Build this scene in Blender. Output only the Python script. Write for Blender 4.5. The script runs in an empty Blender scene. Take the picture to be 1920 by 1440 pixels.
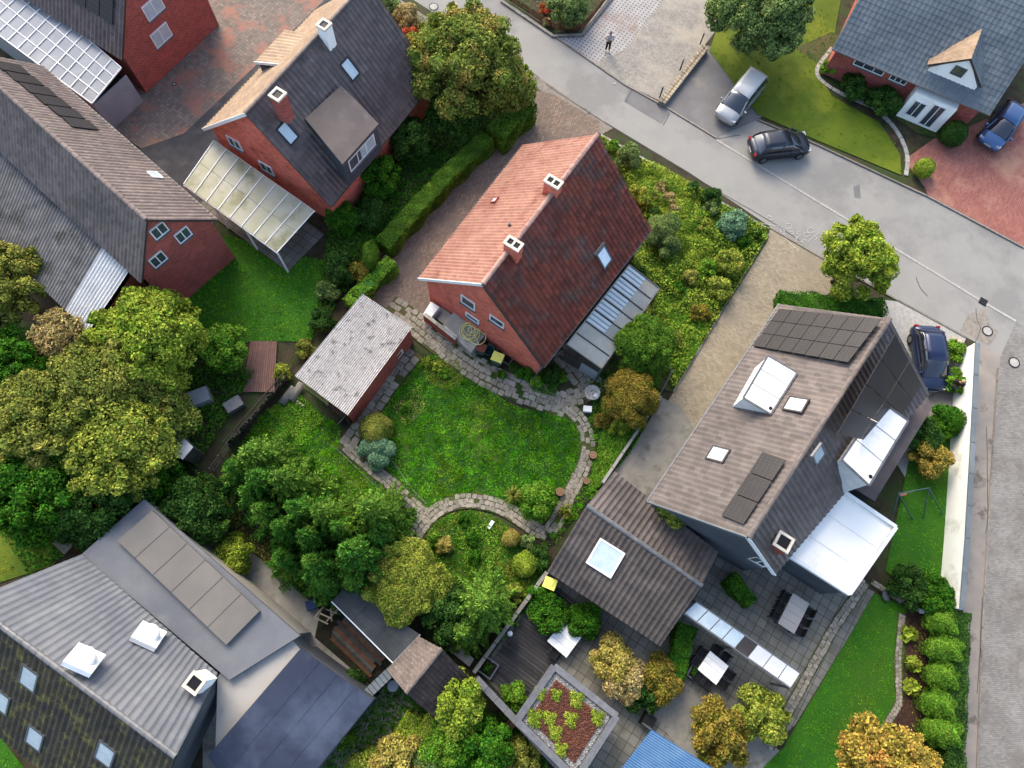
import bpy, math, random
import numpy as np
from mathutils import Vector, Matrix
R = random.Random(7)
NR = np.random.RandomState(11)
scene = bpy.context.scene
COL = scene.collection
PI = math.pi

# ------------------------------------------------------------------ camera
CAM_H = 40.0
FOC = 1300.0                      # focal length in pixels of the 1920 px wide photograph
NADIR = (900.0, 1150.0)           # where plumb lines meet in the photograph
_n = Vector((NADIR[0] - 960.0, -(NADIR[1] - 720.0), -FOC)).normalized()
_Z = -_n
_Y = (Vector((0, 1, 0)) - _Z * _Z.y).normalized()
_X = _Y.cross(_Z)
RM = Matrix((_X, _Y, _Z))         # camera space -> world space
cam_d = bpy.data.cameras.new('camera')
cam = bpy.data.objects.new('camera', cam_d)
COL.objects.link(cam)
cam_d.sensor_width = 36.0
cam_d.lens = 36.0 * FOC / 1920.0
cam_d.clip_start = 0.5
cam_d.clip_end = 2000.0
cam.matrix_world = Matrix.Translation((0, 0, CAM_H)) @ RM.to_4x4()
scene.camera = cam

def P(px, py, z=0.0):
    """point of the place at height z that the photograph shows at (px, py)"""
    d = RM @ Vector((px - 960.0, -(py - 720.0), -FOC))
    t = (z - CAM_H) / d.z
    return Vector((d.x * t, d.y * t, z))

def PP(px, py, o, n):
    """point on the plane (o, n) seen at (px, py)"""
    d = RM @ Vector((px - 960.0, -(py - 720.0), -FOC))
    c = Vector((0, 0, CAM_H))
    return c + d * ((o - c).dot(n) / d.dot(n))

# ------------------------------------------------------------------ light
SUN_EL = math.radians(39)
SUN_TO = Vector((-0.345, 0.938, 0)).normalized()       # horizontal direction towards the sun
world = bpy.data.worlds.new("World")
scene.world = world
world.use_nodes = True
wn = world.node_tree
sky = wn.nodes.new('ShaderNodeTexSky')
sky.sky_type = 'NISHITA'
sky.sun_disc = False
sky.sun_elevation = SUN_EL
sky.sun_rotation = math.atan2(SUN_TO.x, SUN_TO.y)
sky.dust_density = 3.0
sky.air_density = 0.8
sky.ozone_density = 0.6
sky.altitude = 50
wn.links.new(sky.outputs[0], wn.nodes['Background'].inputs[0])
wn.nodes['Background'].inputs[1].default_value = 0.15
sd = bpy.data.lights.new('sun', 'SUN')
sd.energy = 0.75
sd.angle = math.radians(35)
sd.color = (1.0, 0.90, 0.76)
sun = bpy.data.objects.new('sun', sd)
COL.objects.link(sun)
sl = (SUN_TO * math.cos(SUN_EL) + Vector((0, 0, math.sin(SUN_EL)))).normalized()
sun.rotation_euler = sl.to_track_quat('Z', 'Y').to_euler()
sun.location = sl * 60
vs = scene.view_settings
vs.view_transform = 'Standard'
vs.look = 'None'
vs.gamma = 1.0
vs.use_curve_mapping = False
vs.exposure = 2.0
scene.cycles.max_bounces = 6
scene.cycles.transparent_max_bounces = 12

# ------------------------------------------------------------------ materials
KALB = 2.3
def lin(c):
    c /= 255.0
    return c / 12.92 if c <= 0.04045 else ((c + 0.055) / 1.055) ** 2.4
def A(r, g, b, k=1.0):
    """base colour of a surface that the sunlit photograph shows as sRGB (r, g, b)"""
    return tuple(min(0.86, max(0.004, lin(v) / KALB * k * w)) for v, w in ((r, 1.0), (g, 1.0), (b, 0.92))) + (1.0,)

MATS = {}
def mat(name, c1, c2=None, scale=3.0, c3=None, s3=0.6, t3=(0.52, 0.62), rough=0.85, metal=0.0, var=0.25,
        bump=0.0, bscale=20.0, detail=5.0, c4=None, s4=1.2, t4=(0.55, 0.7), alpha=None, trans=0.0, spec=0.16, pattern=None, hue=0.0):
    """c1/c2 mixed by noise, c3 and c4 in patches, var = piece to piece change; pattern = (kind, angle, params)"""
    if name in MATS:
        return MATS[name]
    m = bpy.data.materials.new(name)
    m.use_nodes = True
    nt = m.node_tree
    N, L = nt.nodes, nt.links
    b = N['Principled BSDF']
    b.inputs['Roughness'].default_value = rough
    b.inputs['Metallic'].default_value = metal
    b.inputs['Specular IOR Level'].default_value = spec
    geo = N.new('ShaderNodeNewGeometry')
    pos = geo.outputs['Position']
    def noise(sc, det=detail, ro=0.6, off=0.0):
        n = N.new('ShaderNodeTexNoise')
        n.inputs['Scale'].default_value = sc
        n.inputs['Detail'].default_value = det
        n.inputs['Roughness'].default_value = ro
        if off:
            mp = N.new('ShaderNodeMapping')
            mp.inputs['Location'].default_value = (off, off * 1.7, off * 0.6)
            L.new(pos, mp.inputs[0]); L.new(mp.outputs[0], n.inputs['Vector'])
        else:
            L.new(pos, n.inputs['Vector'])
        return n.outputs[0]
    def ramp(v, a, z):
        r = N.new('ShaderNodeMapRange')
        r.inputs['From Min'].default_value = a
        r.inputs['From Max'].default_value = z
        L.new(v, r.inputs['Value'])
        return r.outputs[0]
    def mix(f, a, z, mode='MIX'):
        x = N.new('ShaderNodeMix'); x.data_type = 'RGBA'; x.blend_type = mode
        for s, v in ((x.inputs[0], f), (x.inputs[6], a), (x.inputs[7], z)):
            if hasattr(v, 'links') or hasattr(v, 'is_linked'):
                L.new(v, s)
            else:
                s.default_value = v
        return x.outputs[2]
    col = c1
    if c2:
        col = mix(ramp(noise(scale), 0.36, 0.64), c1, c2)
    hgt = None
    if pattern:
        kind, ang, prm = pattern
        vm = N.new('ShaderNodeMapping'); vm.vector_type = 'POINT'
        vm.inputs['Rotation'].default_value = (0, 0, -ang)
        L.new(pos, vm.inputs[0])
        vec = vm.outputs[0]
        if prm.get('wall'):
            sp = N.new('ShaderNodeSeparateXYZ'); L.new(vec, sp.inputs[0])
            ad = N.new('ShaderNodeMath'); ad.operation = 'ADD'
            L.new(sp.outputs[0], ad.inputs[0]); L.new(sp.outputs[1], ad.inputs[1])
            cb = N.new('ShaderNodeCombineXYZ'); L.new(ad.outputs[0], cb.inputs[0]); L.new(sp.outputs[2], cb.inputs[1])
            vec = cb.outputs[0]
        if kind == 'brick':
            t = N.new('ShaderNodeTexBrick')
            t.inputs['Scale'].default_value = 1.0
            t.inputs['Brick Width'].default_value = prm['w']
            t.inputs['Row Height'].default_value = prm['h']
            t.inputs['Mortar Size'].default_value = prm.get('m', 0.012)
            t.inputs['Mortar Smooth'].default_value = 0.3
            t.offset = prm.get('off', 0.5)
            t.inputs['Color1'].default_value = (0.72, 0.72, 0.72, 1)
            t.inputs['Color2'].default_value = (1.2, 1.2, 1.2, 1)
            t.inputs['Mortar'].default_value = (1, 1, 1, 1)
            L.new(vec, t.inputs['Vector'])
            col = mix(prm.get('str', 0.8), col, t.outputs['Color'], 'MULTIPLY')
            f = t.outputs['Fac']
            col = mix(f, col, prm['mortar'])
            hgt = f
        elif kind == 'dots':
            sp = N.new('ShaderNodeSeparateXYZ'); L.new(vec, sp.inputs[0])
            outs = []
            for k in (0, 1):
                q = N.new('ShaderNodeMath'); q.operation = 'PINGPONG'; q.inputs[1].default_value = prm['w'] / 2
                L.new(sp.outputs[k], q.inputs[0])
                c = N.new('ShaderNodeMath'); c.operation = 'LESS_THAN'; c.inputs[1].default_value = prm['r']
                L.new(q.outputs[0], c.inputs[0]); outs.append(c.outputs[0])
            mm = N.new('ShaderNodeMath'); mm.operation = 'MULTIPLY'
            L.new(outs[0], mm.inputs[0]); L.new(outs[1], mm.inputs[1])
            col = mix(mm.outputs[0], col, prm['mortar'])
            hgt = mm.outputs[0]
        elif kind == 'voronoi':
            t = N.new('ShaderNodeTexVoronoi'); t.feature = 'DISTANCE_TO_EDGE'
            t.inputs['Scale'].default_value = prm['s']
            t.inputs['Randomness'].default_value = prm.get('rnd', 1.0)
            L.new(vec, t.inputs['Vector'])
            t2 = N.new('ShaderNodeTexVoronoi'); t2.inputs['Scale'].default_value = prm['s']
            t2.inputs['Randomness'].default_value = prm.get('rnd', 1.0)
            L.new(vec, t2.inputs['Vector'])
            bw = N.new('ShaderNodeRGBToBW'); L.new(t2.outputs['Color'], bw.inputs[0])
            mr = N.new('ShaderNodeMapRange'); mr.inputs['To Min'].default_value = 0.72; mr.inputs['To Max'].default_value = 1.2
            L.new(bw.outputs[0], mr.inputs['Value'])
            cc = N.new('ShaderNodeCombineColor')
            for k in range(3): L.new(mr.outputs[0], cc.inputs[k])
            col = mix(1.0, col, cc.outputs[0], 'MULTIPLY')
            lt = ramp(t.outputs['Distance'], prm.get('m', 0.04), prm.get('m', 0.04) * 0.4)
            col = mix(lt, col, prm['mortar'])
            hgt = lt
    if c3:
        col = mix(ramp(noise(s3, 6, 0.65, 13.1), *t3), col, c3)
    if c4:
        col = mix(ramp(noise(s4, 8, 0.7, 31.7), *t4), col, c4)
    if var:
        at = N.new('ShaderNodeAttribute'); at.attribute_name = 'var'
        oi = N.new('ShaderNodeObjectInfo')
        ad = N.new('ShaderNodeMath'); ad.operation = 'ADD'
        L.new(at.outputs['Fac'], ad.inputs[0]); L.new(oi.outputs['Random'], ad.inputs[1])
        fr = N.new('ShaderNodeMath'); fr.operation = 'FRACT'; L.new(ad.outputs[0], fr.inputs[0])
        mr = N.new('ShaderNodeMapRange'); mr.inputs['To Min'].default_value = 1 - var; mr.inputs['To Max'].default_value = 1 + var
        L.new(fr.outputs[0], mr.inputs['Value'])
        cc = N.new('ShaderNodeCombineColor')
        for k in range(3): L.new(mr.outputs[0], cc.inputs[k])
        col = mix(1.0, col, cc.outputs[0], 'MULTIPLY')
        if hue:
            hs = N.new('ShaderNodeHueSaturation')
            m2 = N.new('ShaderNodeMapRange'); m2.inputs['To Min'].default_value = 0.5 - hue; m2.inputs['To Max'].default_value = 0.5 + hue
            ms = N.new('ShaderNodeMath'); ms.operation = 'MULTIPLY'; ms.inputs[1].default_value = 7.31
            L.new(fr.outputs[0], ms.inputs[0])
            f2 = N.new('ShaderNodeMath'); f2.operation = 'FRACT'; L.new(ms.outputs[0], f2.inputs[0])
            L.new(f2.outputs[0], m2.inputs['Value']); L.new(m2.outputs[0], hs.inputs['Hue']); L.new(col, hs.inputs['Color'])
            col = hs.outputs[0]
    if hasattr(col, 'links'):
        L.new(col, b.inputs['Base Color'])
    else:
        b.inputs['Base Color'].default_value = col
    if bump or hgt is not None:
        bp = N.new('ShaderNodeBump')
        bp.inputs['Strength'].default_value = 0.6
        bp.inputs['Distance'].default_value = bump or 0.01
        hv = noise(bscale, 4)
        if hgt is not None:
            sb = N.new('ShaderNodeMath'); sb.operation = 'SUBTRACT'
            L.new(hv, sb.inputs[0]); L.new(hgt, sb.inputs[1]); hv = sb.outputs[0]
        L.new(hv, bp.inputs['Height']); L.new(bp.outputs[0], b.inputs['Normal'])
    if trans:
        b.inputs['Transmission Weight'].default_value = trans
    if alpha is not None:
        b.inputs['Alpha'].default_value = alpha
    MATS[name] = m
    return m

def leafmat(name, c1, c2, scale=1.2, var=0.62, hue=0.022, c3=None, t3=(0.55, 0.62), s3=0.9, tr=0.25):
    f = lambda c: None if c is None else (min(.6, c[0] * 2.1), min(.6, c[1] * 2.05), c[2] * 1.35, 1)
    m = mat(name, f(c1), f(c2), scale=scale, var=var, hue=hue, rough=0.8, c3=f(c3), t3=t3, s3=s3, spec=0.08)
    if not m.get('leaf'):
        m['leaf'] = 1
        nt = m.node_tree
        b = nt.nodes['Principled BSDF']
        src = b.inputs['Base Color'].links[0].from_socket
        tl = nt.nodes.new('ShaderNodeBsdfTranslucent')
        nt.links.new(src, tl.inputs[0])
        mx = nt.nodes.new('ShaderNodeMixShader'); mx.inputs[0].default_value = tr
        nt.links.new(b.outputs[0], mx.inputs[1]); nt.links.new(tl.outputs[0], mx.inputs[2])
        nt.links.new(mx.outputs[0], nt.nodes['Material Output'].inputs[0])
    return m

# ------------------------------------------------------------------ objects
ORG = {}
def worg(o):
    return ORG.get(o.name, Vector((0, 0, 0))) if o else Vector((0, 0, 0))
def tag(o, label=None, cat=None, group=None, kind=None):
    if label: o['label'] = label
    if cat: o['category'] = cat
    if group: o['group'] = group
    if kind: o['kind'] = kind
    return o
def empty(name, loc, label=None, cat=None, group=None, rz=0.0):
    o = bpy.data.objects.new(name, None)
    COL.objects.link(o)
    o.location = loc
    o.rotation_euler = (0, 0, rz)
    o.empty_display_size = 0.3
    ORG[o.name] = Vector(loc)
    return tag(o, label, cat, group)

class MB:
    """collects polygons in world coordinates"""
    def __init__(s):
        s.v = []; s.f = []; s.m = []; s.var = []
    def poly(s, pts, m=0, var=None):
        i = len(s.v)
        s.v.extend([tuple(p) for p in pts])
        s.f.append(tuple(range(i, i + len(pts))))
        s.m.append(m); s.var.append(R.random() if var is None else var)
        return s
    def prism(s, pts, h, m=0, up=None, var=None, bottom=True):
        """extrude polygon (world points, counter-clockwise seen from outside) by vector h"""
        var = R.random() if var is None else var
        h = h if isinstance(h, Vector) else Vector((0, 0, h))
        a = [Vector(p) for p in pts]
        t = [p + h for p in a]
        nrm = Vector((0, 0, 0))
        for k in range(len(a)):
            p, q = a[k], a[(k + 1) % len(a)]
            nrm += (p - a[0]).cross(q - a[0])
        if nrm.dot(h) < 0:
            a.reverse(); t.reverse()
        s.poly(t, m, var)
        if bottom: s.poly(a[::-1], m, var)
        for k in range(len(a)):
            j = (k + 1) % len(a)
            s.poly([a[k], a[j], t[j], t[k]], m, var)
        return s
    def box(s, c, x, y, z, m=0, var=None):
        c = Vector(c)
        return s.prism([c - x - y - z, c + x - y - z, c + x + y - z, c - x + y - z], z * 2, m, var=var)
    def abox(s, c, sx, sy, sz, ang=0.0, m=0, var=None):
        """box standing on c, rotated by ang about z"""
        X = Vector((math.cos(ang), math.sin(ang), 0)) * sx / 2
        Y = Vector((-math.sin(ang), math.cos(ang), 0)) * sy / 2
        Z = Vector((0, 0, sz / 2))
        return s.box(Vector(c) + Z, X, Y, Z, m, var)
    def bar(s, a, b, w, h=None, m=0, up=Vector((0, 0, 1)), var=None):
        a, b = Vector(a), Vector(b); h = w if h is None else h
        d = b - a
        if d.length < 1e-6: return s
        dn = d.normalized()
        sd_ = dn.cross(up)
        if sd_.length < 1e-3: sd_ = dn.cross(Vector((1, 0, 0)))
        sd_.normalize(); u = sd_.cross(dn).normalized()
        return s.box((a + b) / 2, d / 2, sd_ * w / 2, u * h / 2, m, var)
    def tube(s, pts, r, n=8, m=0, closed=False, caps=True):
        pts = [Vector(p) for p in pts]
        rs = r if isinstance(r, (list, tuple)) else [r] * len(pts)
        i0 = len(s.v); var = R.random()
        for k, p in enumerate(pts):
            a = pts[k - 1] if (k or closed) else pts[0]
            b = pts[(k + 1) % len(pts)] if (k < len(pts) - 1 or closed) else pts[-1]
            d = (b - a).normalized() if (b - a).length > 1e-9 else Vector((0, 0, 1))
            x = d.cross(Vector((0, 0, 1)))
            if x.length < 0.05: x = d.cross(Vector((1, 0, 0)))
            x.normalize(); y = d.cross(x)
            for q in range(n):
                t = 2 * PI * q / n
                s.v.append(tuple(p + (x * math.cos(t) + y * math.sin(t)) * rs[k]))
        K = len(pts)
        for k in range(K if closed else K - 1):
            for q in range(n):
                a = i0 + k * n + q; b = i0 + k * n + (q + 1) % n
                k2 = (k + 1) % K
                s.f.append((a, b, i0 + k2 * n + (q + 1) % n, i0 + k2 * n + q)); s.m.append(m); s.var.append(var)
        if caps and not closed:
            s.f.append(tuple(range(i0 + n - 1, i0 - 1, -1))); s.m.append(m); s.var.append(var)
            s.f.append(tuple(range(i0 + (K - 1) * n, i0 + K * n))); s.m.append(m); s.var.append(var)
        return s
    def lathe(s, c, prof, n=16, m=0, sx=1.0, sy=1.0):
        c = Vector(c); i0 = len(s.v); var = R.random()
        for (r, z) in prof:
            for q in range(n):
                t = 2 * PI * q / n
                s.v.append((c.x + r * sx * math.cos(t), c.y + r * sy * math.sin(t), c.z + z))
        for k in range(len(prof) - 1):
            for q in range(n):
                s.f.append((i0 + k * n + q, i0 + k * n + (q + 1) % n, i0 + (k + 1) * n + (q + 1) % n, i0 + (k + 1) * n + q))
                s.m.append(m); s.var.append(var)
        if prof[0][0] > 1e-4:
            s.f.append(tuple(range(i0 + n - 1, i0 - 1, -1))); s.m.append(m); s.var.append(var)
        if prof[-1][0] > 1e-4:
            s.f.append(tuple(range(i0 + (len(prof) - 1) * n, i0 + len(prof) * n))); s.m.append(m); s.var.append(var)
        return s
    def blob(s, c, rx, ry, rz, n=10, k=6, jit=0.12, m=0, flat=0.0):
        c = Vector(c); ph = R.random() * 9
        prof = []
        i0 = len(s.v); var = R.random()
        for a in range(k + 1):
            la = -PI / 2 + PI * a / k
            for q in range(n):
                t = 2 * PI * q / n
                j = 1 + jit * math.sin(3.1 * t + ph + 2 * la) + jit * (R.random() - .5)
                if a in (0, k): j = 1
                z = math.sin(la) * rz
                s.v.append((c.x + rx * math.cos(la) * math.cos(t) * j, c.y + ry * math.cos(la) * math.sin(t) * j, c.z + max(z, -rz * (1 - flat))))
        for a in range(k):
            for q in range(n):
                s.f.append((i0 + a * n + q, i0 + a * n + (q + 1) % n, i0 + (a + 1) * n + (q + 1) % n, i0 + (a + 1) * n + q))
                s.m.append(m); s.var.append(var)
        return s
    def build(s, name, mats, parent=None, smooth=False, bevel=0.0):
        org = worg(parent)
        me = bpy.data.meshes.new(name)
        me.from_pydata([(x - org.x, y - org.y, z - org.z) for x, y, z in s.v], [], s.f)
        mats = mats if isinstance(mats, (list, tuple)) else [mats]
        for mm in mats: me.materials.append(mm)
        me.polygons.foreach_set('material_index', s.m)
        at = me.attributes.new('var', 'FLOAT', 'FACE')
        at.data.foreach_set('value', s.var)
        if smooth:
            me.polygons.foreach_set('use_smooth', [True] * len(s.f))
        me.update()
        o = bpy.data.objects.new(name, me)
        COL.objects.link(o)
        if parent: o.parent = parent
        ORG[o.name] = org
        if bevel:
            bv = o.modifiers.new('bevel', 'BEVEL'); bv.width = bevel; bv.segments = 2; bv.limit_method = 'ANGLE'
        return o

def top(o, loc, *a, **k):
    """make a mesh built in world coordinates a top-level thing with its origin at loc"""
    loc = Vector(loc)
    o.data.transform(Matrix.Translation(-loc))
    o.location = loc
    ORG[o.name] = loc
    return tag(o, *a, **k)

def fastmesh(name, V, k, mat_, var=None, parent=None, org=None):
    """V: (n, k, 3) array of polygons of k corners"""
    n = V.shape[0]
    org = worg(parent) if org is None else Vector(org)
    V = V - np.array([org.x, org.y, org.z])
    me = bpy.data.meshes.new(name)
    me.vertices.add(n * k); me.loops.add(n * k); me.polygons.add(n)
    me.vertices.foreach_set('co', V.astype(np.float32).ravel())
    me.loops.foreach_set('vertex_index', np.arange(n * k, dtype=np.int32))
    me.polygons.foreach_set('loop_start', np.arange(0, n * k, k, dtype=np.int32))
    me.polygons.foreach_set('loop_total', np.full(n, k, dtype=np.int32))
    me.materials.append(mat_)
    at = me.attributes.new('var', 'FLOAT', 'FACE')
    at.data.foreach_set('value', (NR.rand(n) if var is None else var).astype(np.float32))
    me.update(calc_edges=True)
    return me
def fastobj(name, V, k, mat_, var=None, parent=None, org=None):
    me = fastmesh(name, V, k, mat_, var, parent, org)
    o = bpy.data.objects.new(name, me)
    COL.objects.link(o)
    if parent: o.parent = parent
    elif org is not None: o.location = org
    ORG[o.name] = worg(parent) if parent else (Vector(org) if org is not None else Vector((0, 0, 0)))
    return o

def smoothline(pts, n=6, closed=False):
    """catmull-rom through pixel points"""
    out = []; K = len(pts)
    for i in range(K if closed else K - 1):
        g = lambda j: pts[j % K] if closed else pts[min(max(j, 0), K - 1)]
        p0, p1, p2, p3 = g(i - 1), g(i), g(i + 1), g(i + 2)
        for q in range(n):
            t = q / n
            out.append(tuple(0.5 * (2 * p1[c] + (p2[c] - p0[c]) * t + (2 * p0[c] - 5 * p1[c] + 4 * p2[c] - p3[c]) * t * t
                       + (3 * p1[c] - p0[c] - 3 * p2[c] + p3[c]) * t ** 3) for c in range(2)))
    if not closed: out.append(pts[-1])
    return out
LAYER = [0.004]
def sheet(name, px, z, m, kind='structure', cat=None, label=None, parent=None):
    LAYER[0] += 0.0018
    z = LAYER[0]
    o = MB().poly([P(x, y, z) for x, y in px]).build(name, m, parent)
    # face up
    if o.data.polygons[0].normal.z < 0: o.data.flip_normals()
    if kind: o['kind'] = kind
    return o
def inpoly(X, Y, poly):
    c = np.zeros(len(X), bool)
    n = len(poly)
    for i in range(n):
        x1, y1 = poly[i][0], poly[i][1]; x2, y2 = poly[(i + 1) % n][0], poly[(i + 1) % n][1]
        if y1 == y2: continue
        k = ((y1 > Y) != (y2 > Y)) & (X < (x2 - x1) * (Y - y1) / (y2 - y1) + x1)
        c ^= k
    return c
def scatter(px, n, z=0.0):
    """n random ground points inside a polygon of pixels"""
    w = [P(x, y, z) for x, y in px]
    xs = [p.x for p in w]; ys = [p.y for p in w]
    out = np.zeros((0, 2))
    while len(out) < n:
        X = NR.uniform(min(xs), max(xs), n * 2); Y = NR.uniform(min(ys), max(ys), n * 2)
        k = inpoly(X, Y, w)
        out = np.vstack([out, np.stack([X[k], Y[k]], 1)])
    return out[:n]
def area(px):
    w = [P(x, y) for x, y in px]
    return abs(sum(w[i - 1].x * w[i].y - w[i].x * w[i - 1].y for i in range(len(w)))) / 2

def blades(pts, z, h, w, lean=0.5, hv=0.5):
    """upright leaning triangles, array (n,3,3)"""
    n = len(pts)
    a = NR.uniform(0, 2 * PI, n); b = NR.uniform(0, 2 * PI, n)
    hh = h * (1 - hv + 2 * hv * NR.rand(n))
    if isinstance(w, float): w = np.full(n, w)
    V = np.zeros((n, 3, 3))
    dx = np.cos(a) * w / 2; dy = np.sin(a) * w / 2
    V[:, 0, 0] = pts[:, 0] - dx; V[:, 0, 1] = pts[:, 1] - dy; V[:, 0, 2] = z
    V[:, 1, 0] = pts[:, 0] + dx; V[:, 1, 1] = pts[:, 1] + dy; V[:, 1, 2] = z
    V[:, 2, 0] = pts[:, 0] + np.cos(b) * hh * lean; V[:, 2, 1] = pts[:, 1] + np.sin(b) * hh * lean; V[:, 2, 2] = z + hh
    return V
def leaves(c, nrm, size, asp=0.6, spread=0.8, droop=0.0):
    """diamond leaves centred at c (n,3) facing roughly nrm (n,3): (n,4,3)"""
    n = len(c)
    N_ = nrm + NR.normal(0, spread, (n, 3))
    N_ /= np.linalg.norm(N_, axis=1)[:, None] + 1e-9
    t = NR.normal(0, 1, (n, 3))
    t -= N_ * (t * N_).sum(1)[:, None]
    t /= np.linalg.norm(t, axis=1)[:, None] + 1e-9
    b = np.cross(N_, t)
    s = (size * (0.6 + 0.8 * NR.rand(n)))[:, None]
    V = np.stack([c - t * s / 2, c + b * s * asp / 2 - N_ * s * 0.08, c + t * s / 2, c - b * s * asp / 2 - N_ * s * 0.08], 1)
    return V
def blobpts(c, r, n, shell=0.35, low=-0.5):
    """points in the outer shell of an ellipsoid and their outward directions"""
    d = NR.normal(0, 1, (int(n * 2.2), 3))
    d /= np.linalg.norm(d, axis=1)[:, None]
    d = d[d[:, 2] > low][:n]
    rr = 1 - shell * NR.rand(len(d)) ** 1.6
    return np.array(c) + d * rr[:, None] * np.array(r), d
# ================================================================== ground, roads, paving, lawns
GA = math.radians(55.4)                                  # direction of the house ridges and drives
UA = Vector((math.cos(GA), math.sin(GA), 0))
WA = Vector((math.sin(GA), -math.cos(GA), 0))            # across, to the lower right
M = {}
M['soil'] = mat('soil', A(92, 82, 62), A(62, 58, 42), 1.5, A(70, 88, 45), 0.5, (0.48, 0.6), bump=0.04, bscale=14, var=0)
M['asphalt'] = mat('asphalt', A(184, 182, 178), A(176, 174, 171), 0.5, A(162, 160, 158), 0.22, (0.5, 0.62), rough=0.9, bump=0.004, bscale=160, var=0, c4=A(200, 197, 192), s4=26, t4=(0.56, 0.7))
M['dark_asphalt'] = mat('dark_asphalt', A(98, 98, 102), A(84, 84, 88), 1.3, A(120, 118, 118), 0.5, (0.55, 0.7), rough=0.9, bump=0.004, bscale=120, var=0)
M['grey_asphalt'] = mat('grey_asphalt', A(150, 148, 150), A(138, 136, 138), 0.8, A(165, 160, 156), 0.5, (0.55, 0.7), rough=0.9, bump=0.004, bscale=120, var=0)
M['walk_asphalt'] = mat('walk_asphalt', A(188, 176, 166), A(168, 160, 154), 0.8, A(130, 120, 112), 0.9, (0.56, 0.66), bump=0.004, bscale=120, var=0)
M['kerb'] = mat('kerb', A(176, 166, 156), A(150, 142, 134), 4, A(110, 104, 94), 2, (0.55, 0.7), bump=0.01, var=0.18)
M['gutter'] = mat('gutter', A(214, 210, 206), A(190, 186, 182), 5, bump=0.005, var=0.12)
M['drive'] = mat('drive', A(176, 154, 138), A(158, 138, 124), 1.4, A(132, 120, 112), 0.5, (0.5, 0.66), var=0, bump=0.008,
                 pattern=('brick', GA, dict(w=0.21, h=0.11, m=0.012, mortar=A(96, 88, 80), str=0.9)))
M['setts'] = mat('setts', A(178, 174, 170), A(158, 154, 150), 0.7, A(140, 132, 126), 0.4, (0.52, 0.66), var=0, bump=0.006,
                 pattern=('brick', 0.03, dict(w=0.2, h=0.1, m=0.008, mortar=A(132, 126, 122), str=0.6)))
M['grid_pave'] = mat('grid_pave', A(208, 204, 204), A(188, 184, 184), 0.9, A(170, 150, 140), 0.35, (0.55, 0.68), var=0,
                     pattern=('dots', GA, dict(w=0.27, r=0.05, mortar=A(105, 100, 98))), bump=0.01)
M['apron'] = mat('apron', A(192, 186, 178), A(176, 170, 164), 1.0, A(205, 195, 180), 0.35, (0.5, 0.65), var=0, bump=0.006,
                 pattern=('voronoi', 0, dict(s=9, m=0.05, rnd=0.8, mortar=A(150, 144, 136))))
M['hex'] = mat('hex', A(166, 150, 140), A(148, 138, 130), 1.0, A(190, 138, 122), 0.6, (0.5, 0.62), var=0, bump=0.006,
               pattern=('voronoi', GA, dict(s=4.2, m=0.05, rnd=0.25, mortar=A(112, 104, 98))))
M['red_pave'] = mat('red_pave', A(205, 138, 124), A(190, 122, 112), 0.8, A(214, 160, 138), 0.35, (0.5, 0.66), var=0,
                    pattern=('brick', GA, dict(w=0.24, h=0.12, m=0.012, mortar=A(150, 100, 90), str=0.7)), bump=0.008)
M['beige_drive'] = mat('beige_drive', A(204, 190, 166), A(190, 176, 154), 0.9, A(172, 160, 142), 0.4, (0.52, 0.66), var=0,
                       pattern=('brick', GA + PI / 2, dict(w=0.2, h=0.1, m=0.01, mortar=A(128, 118, 104), str=0.8)), bump=0.008)
M['patio'] = mat('patio', A(160, 156, 148), A(138, 136, 128), 0.9, A(118, 116, 100), 0.6, (0.55, 0.68), var=0,
                 pattern=('brick', GA, dict(w=0.5, h=0.5, m=0.02, off=0.0, mortar=A(92, 92, 78), str=0.6)), bump=0.01)
M['deck'] = mat('deck', A(92, 90, 92), A(74, 74, 78), 2.0, A(110, 106, 100), 0.7, (0.55, 0.7), var=0.3, bump=0.006)
M['concrete'] = mat('concrete', A(176, 172, 164), A(156, 152, 146), 1.5, A(128, 124, 112), 0.9, (0.54, 0.68), bump=0.006, bscale=40, var=0.15, c4=A(105, 108, 86), s4=2.2, t4=(0.62, 0.72))
M['slab'] = mat('slab', A(196, 186, 172), A(160, 152, 140), 5.5, A(118, 112, 98), 7.0, (0.56, 0.66), bump=0.02, bscale=26, var=0.22, c4=A(196, 190, 178), s4=9, t4=(0.6, 0.68))
M['lawn'] = mat('lawn', A(62, 112, 26), A(40, 88, 16), 1.6, A(92, 118, 40), 0.35, (0.54, 0.66), var=0, bump=0.05, bscale=7)
M['lawn_neat'] = mat('lawn_neat', A(70, 130, 16), A(54, 114, 12), 0.5, A(70, 118, 20), 0.2, (0.5, 0.62), var=0, bump=0.02, bscale=22)
M['lawn_yellow'] = mat('lawn_yellow', A(112, 132, 30), A(92, 116, 26), 0.5, A(132, 146, 40), 0.25, (0.5, 0.62), var=0, bump=0.02, bscale=22)
M['moss_earth'] = mat('moss_earth', A(84, 98, 46), A(110, 100, 72), 1.4, A(58, 92, 30), 0.8, (0.5, 0.6), var=0, bump=0.05, bscale=9)
M['mulch'] = mat('mulch', A(96, 68, 56), A(66, 48, 42), 6, A(122, 92, 74), 9, (0.56, 0.66), var=0, bump=0.04, bscale=40)
M['dark_earth'] = mat('dark_earth', A(58, 52, 42), A(42, 40, 32), 2.5, A(50, 66, 32), 1.0, (0.52, 0.62), var=0, bump=0.04, bscale=16)

gm = MB().poly([(-260, -160, 0), (260, -160, 0), (260, 340, 0), (-260, 340, 0)]).build('ground', M['soil'])
gm['kind'] = 'structure'

def strip(name, px, z, m): return sheet(name, px, z, m)

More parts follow.
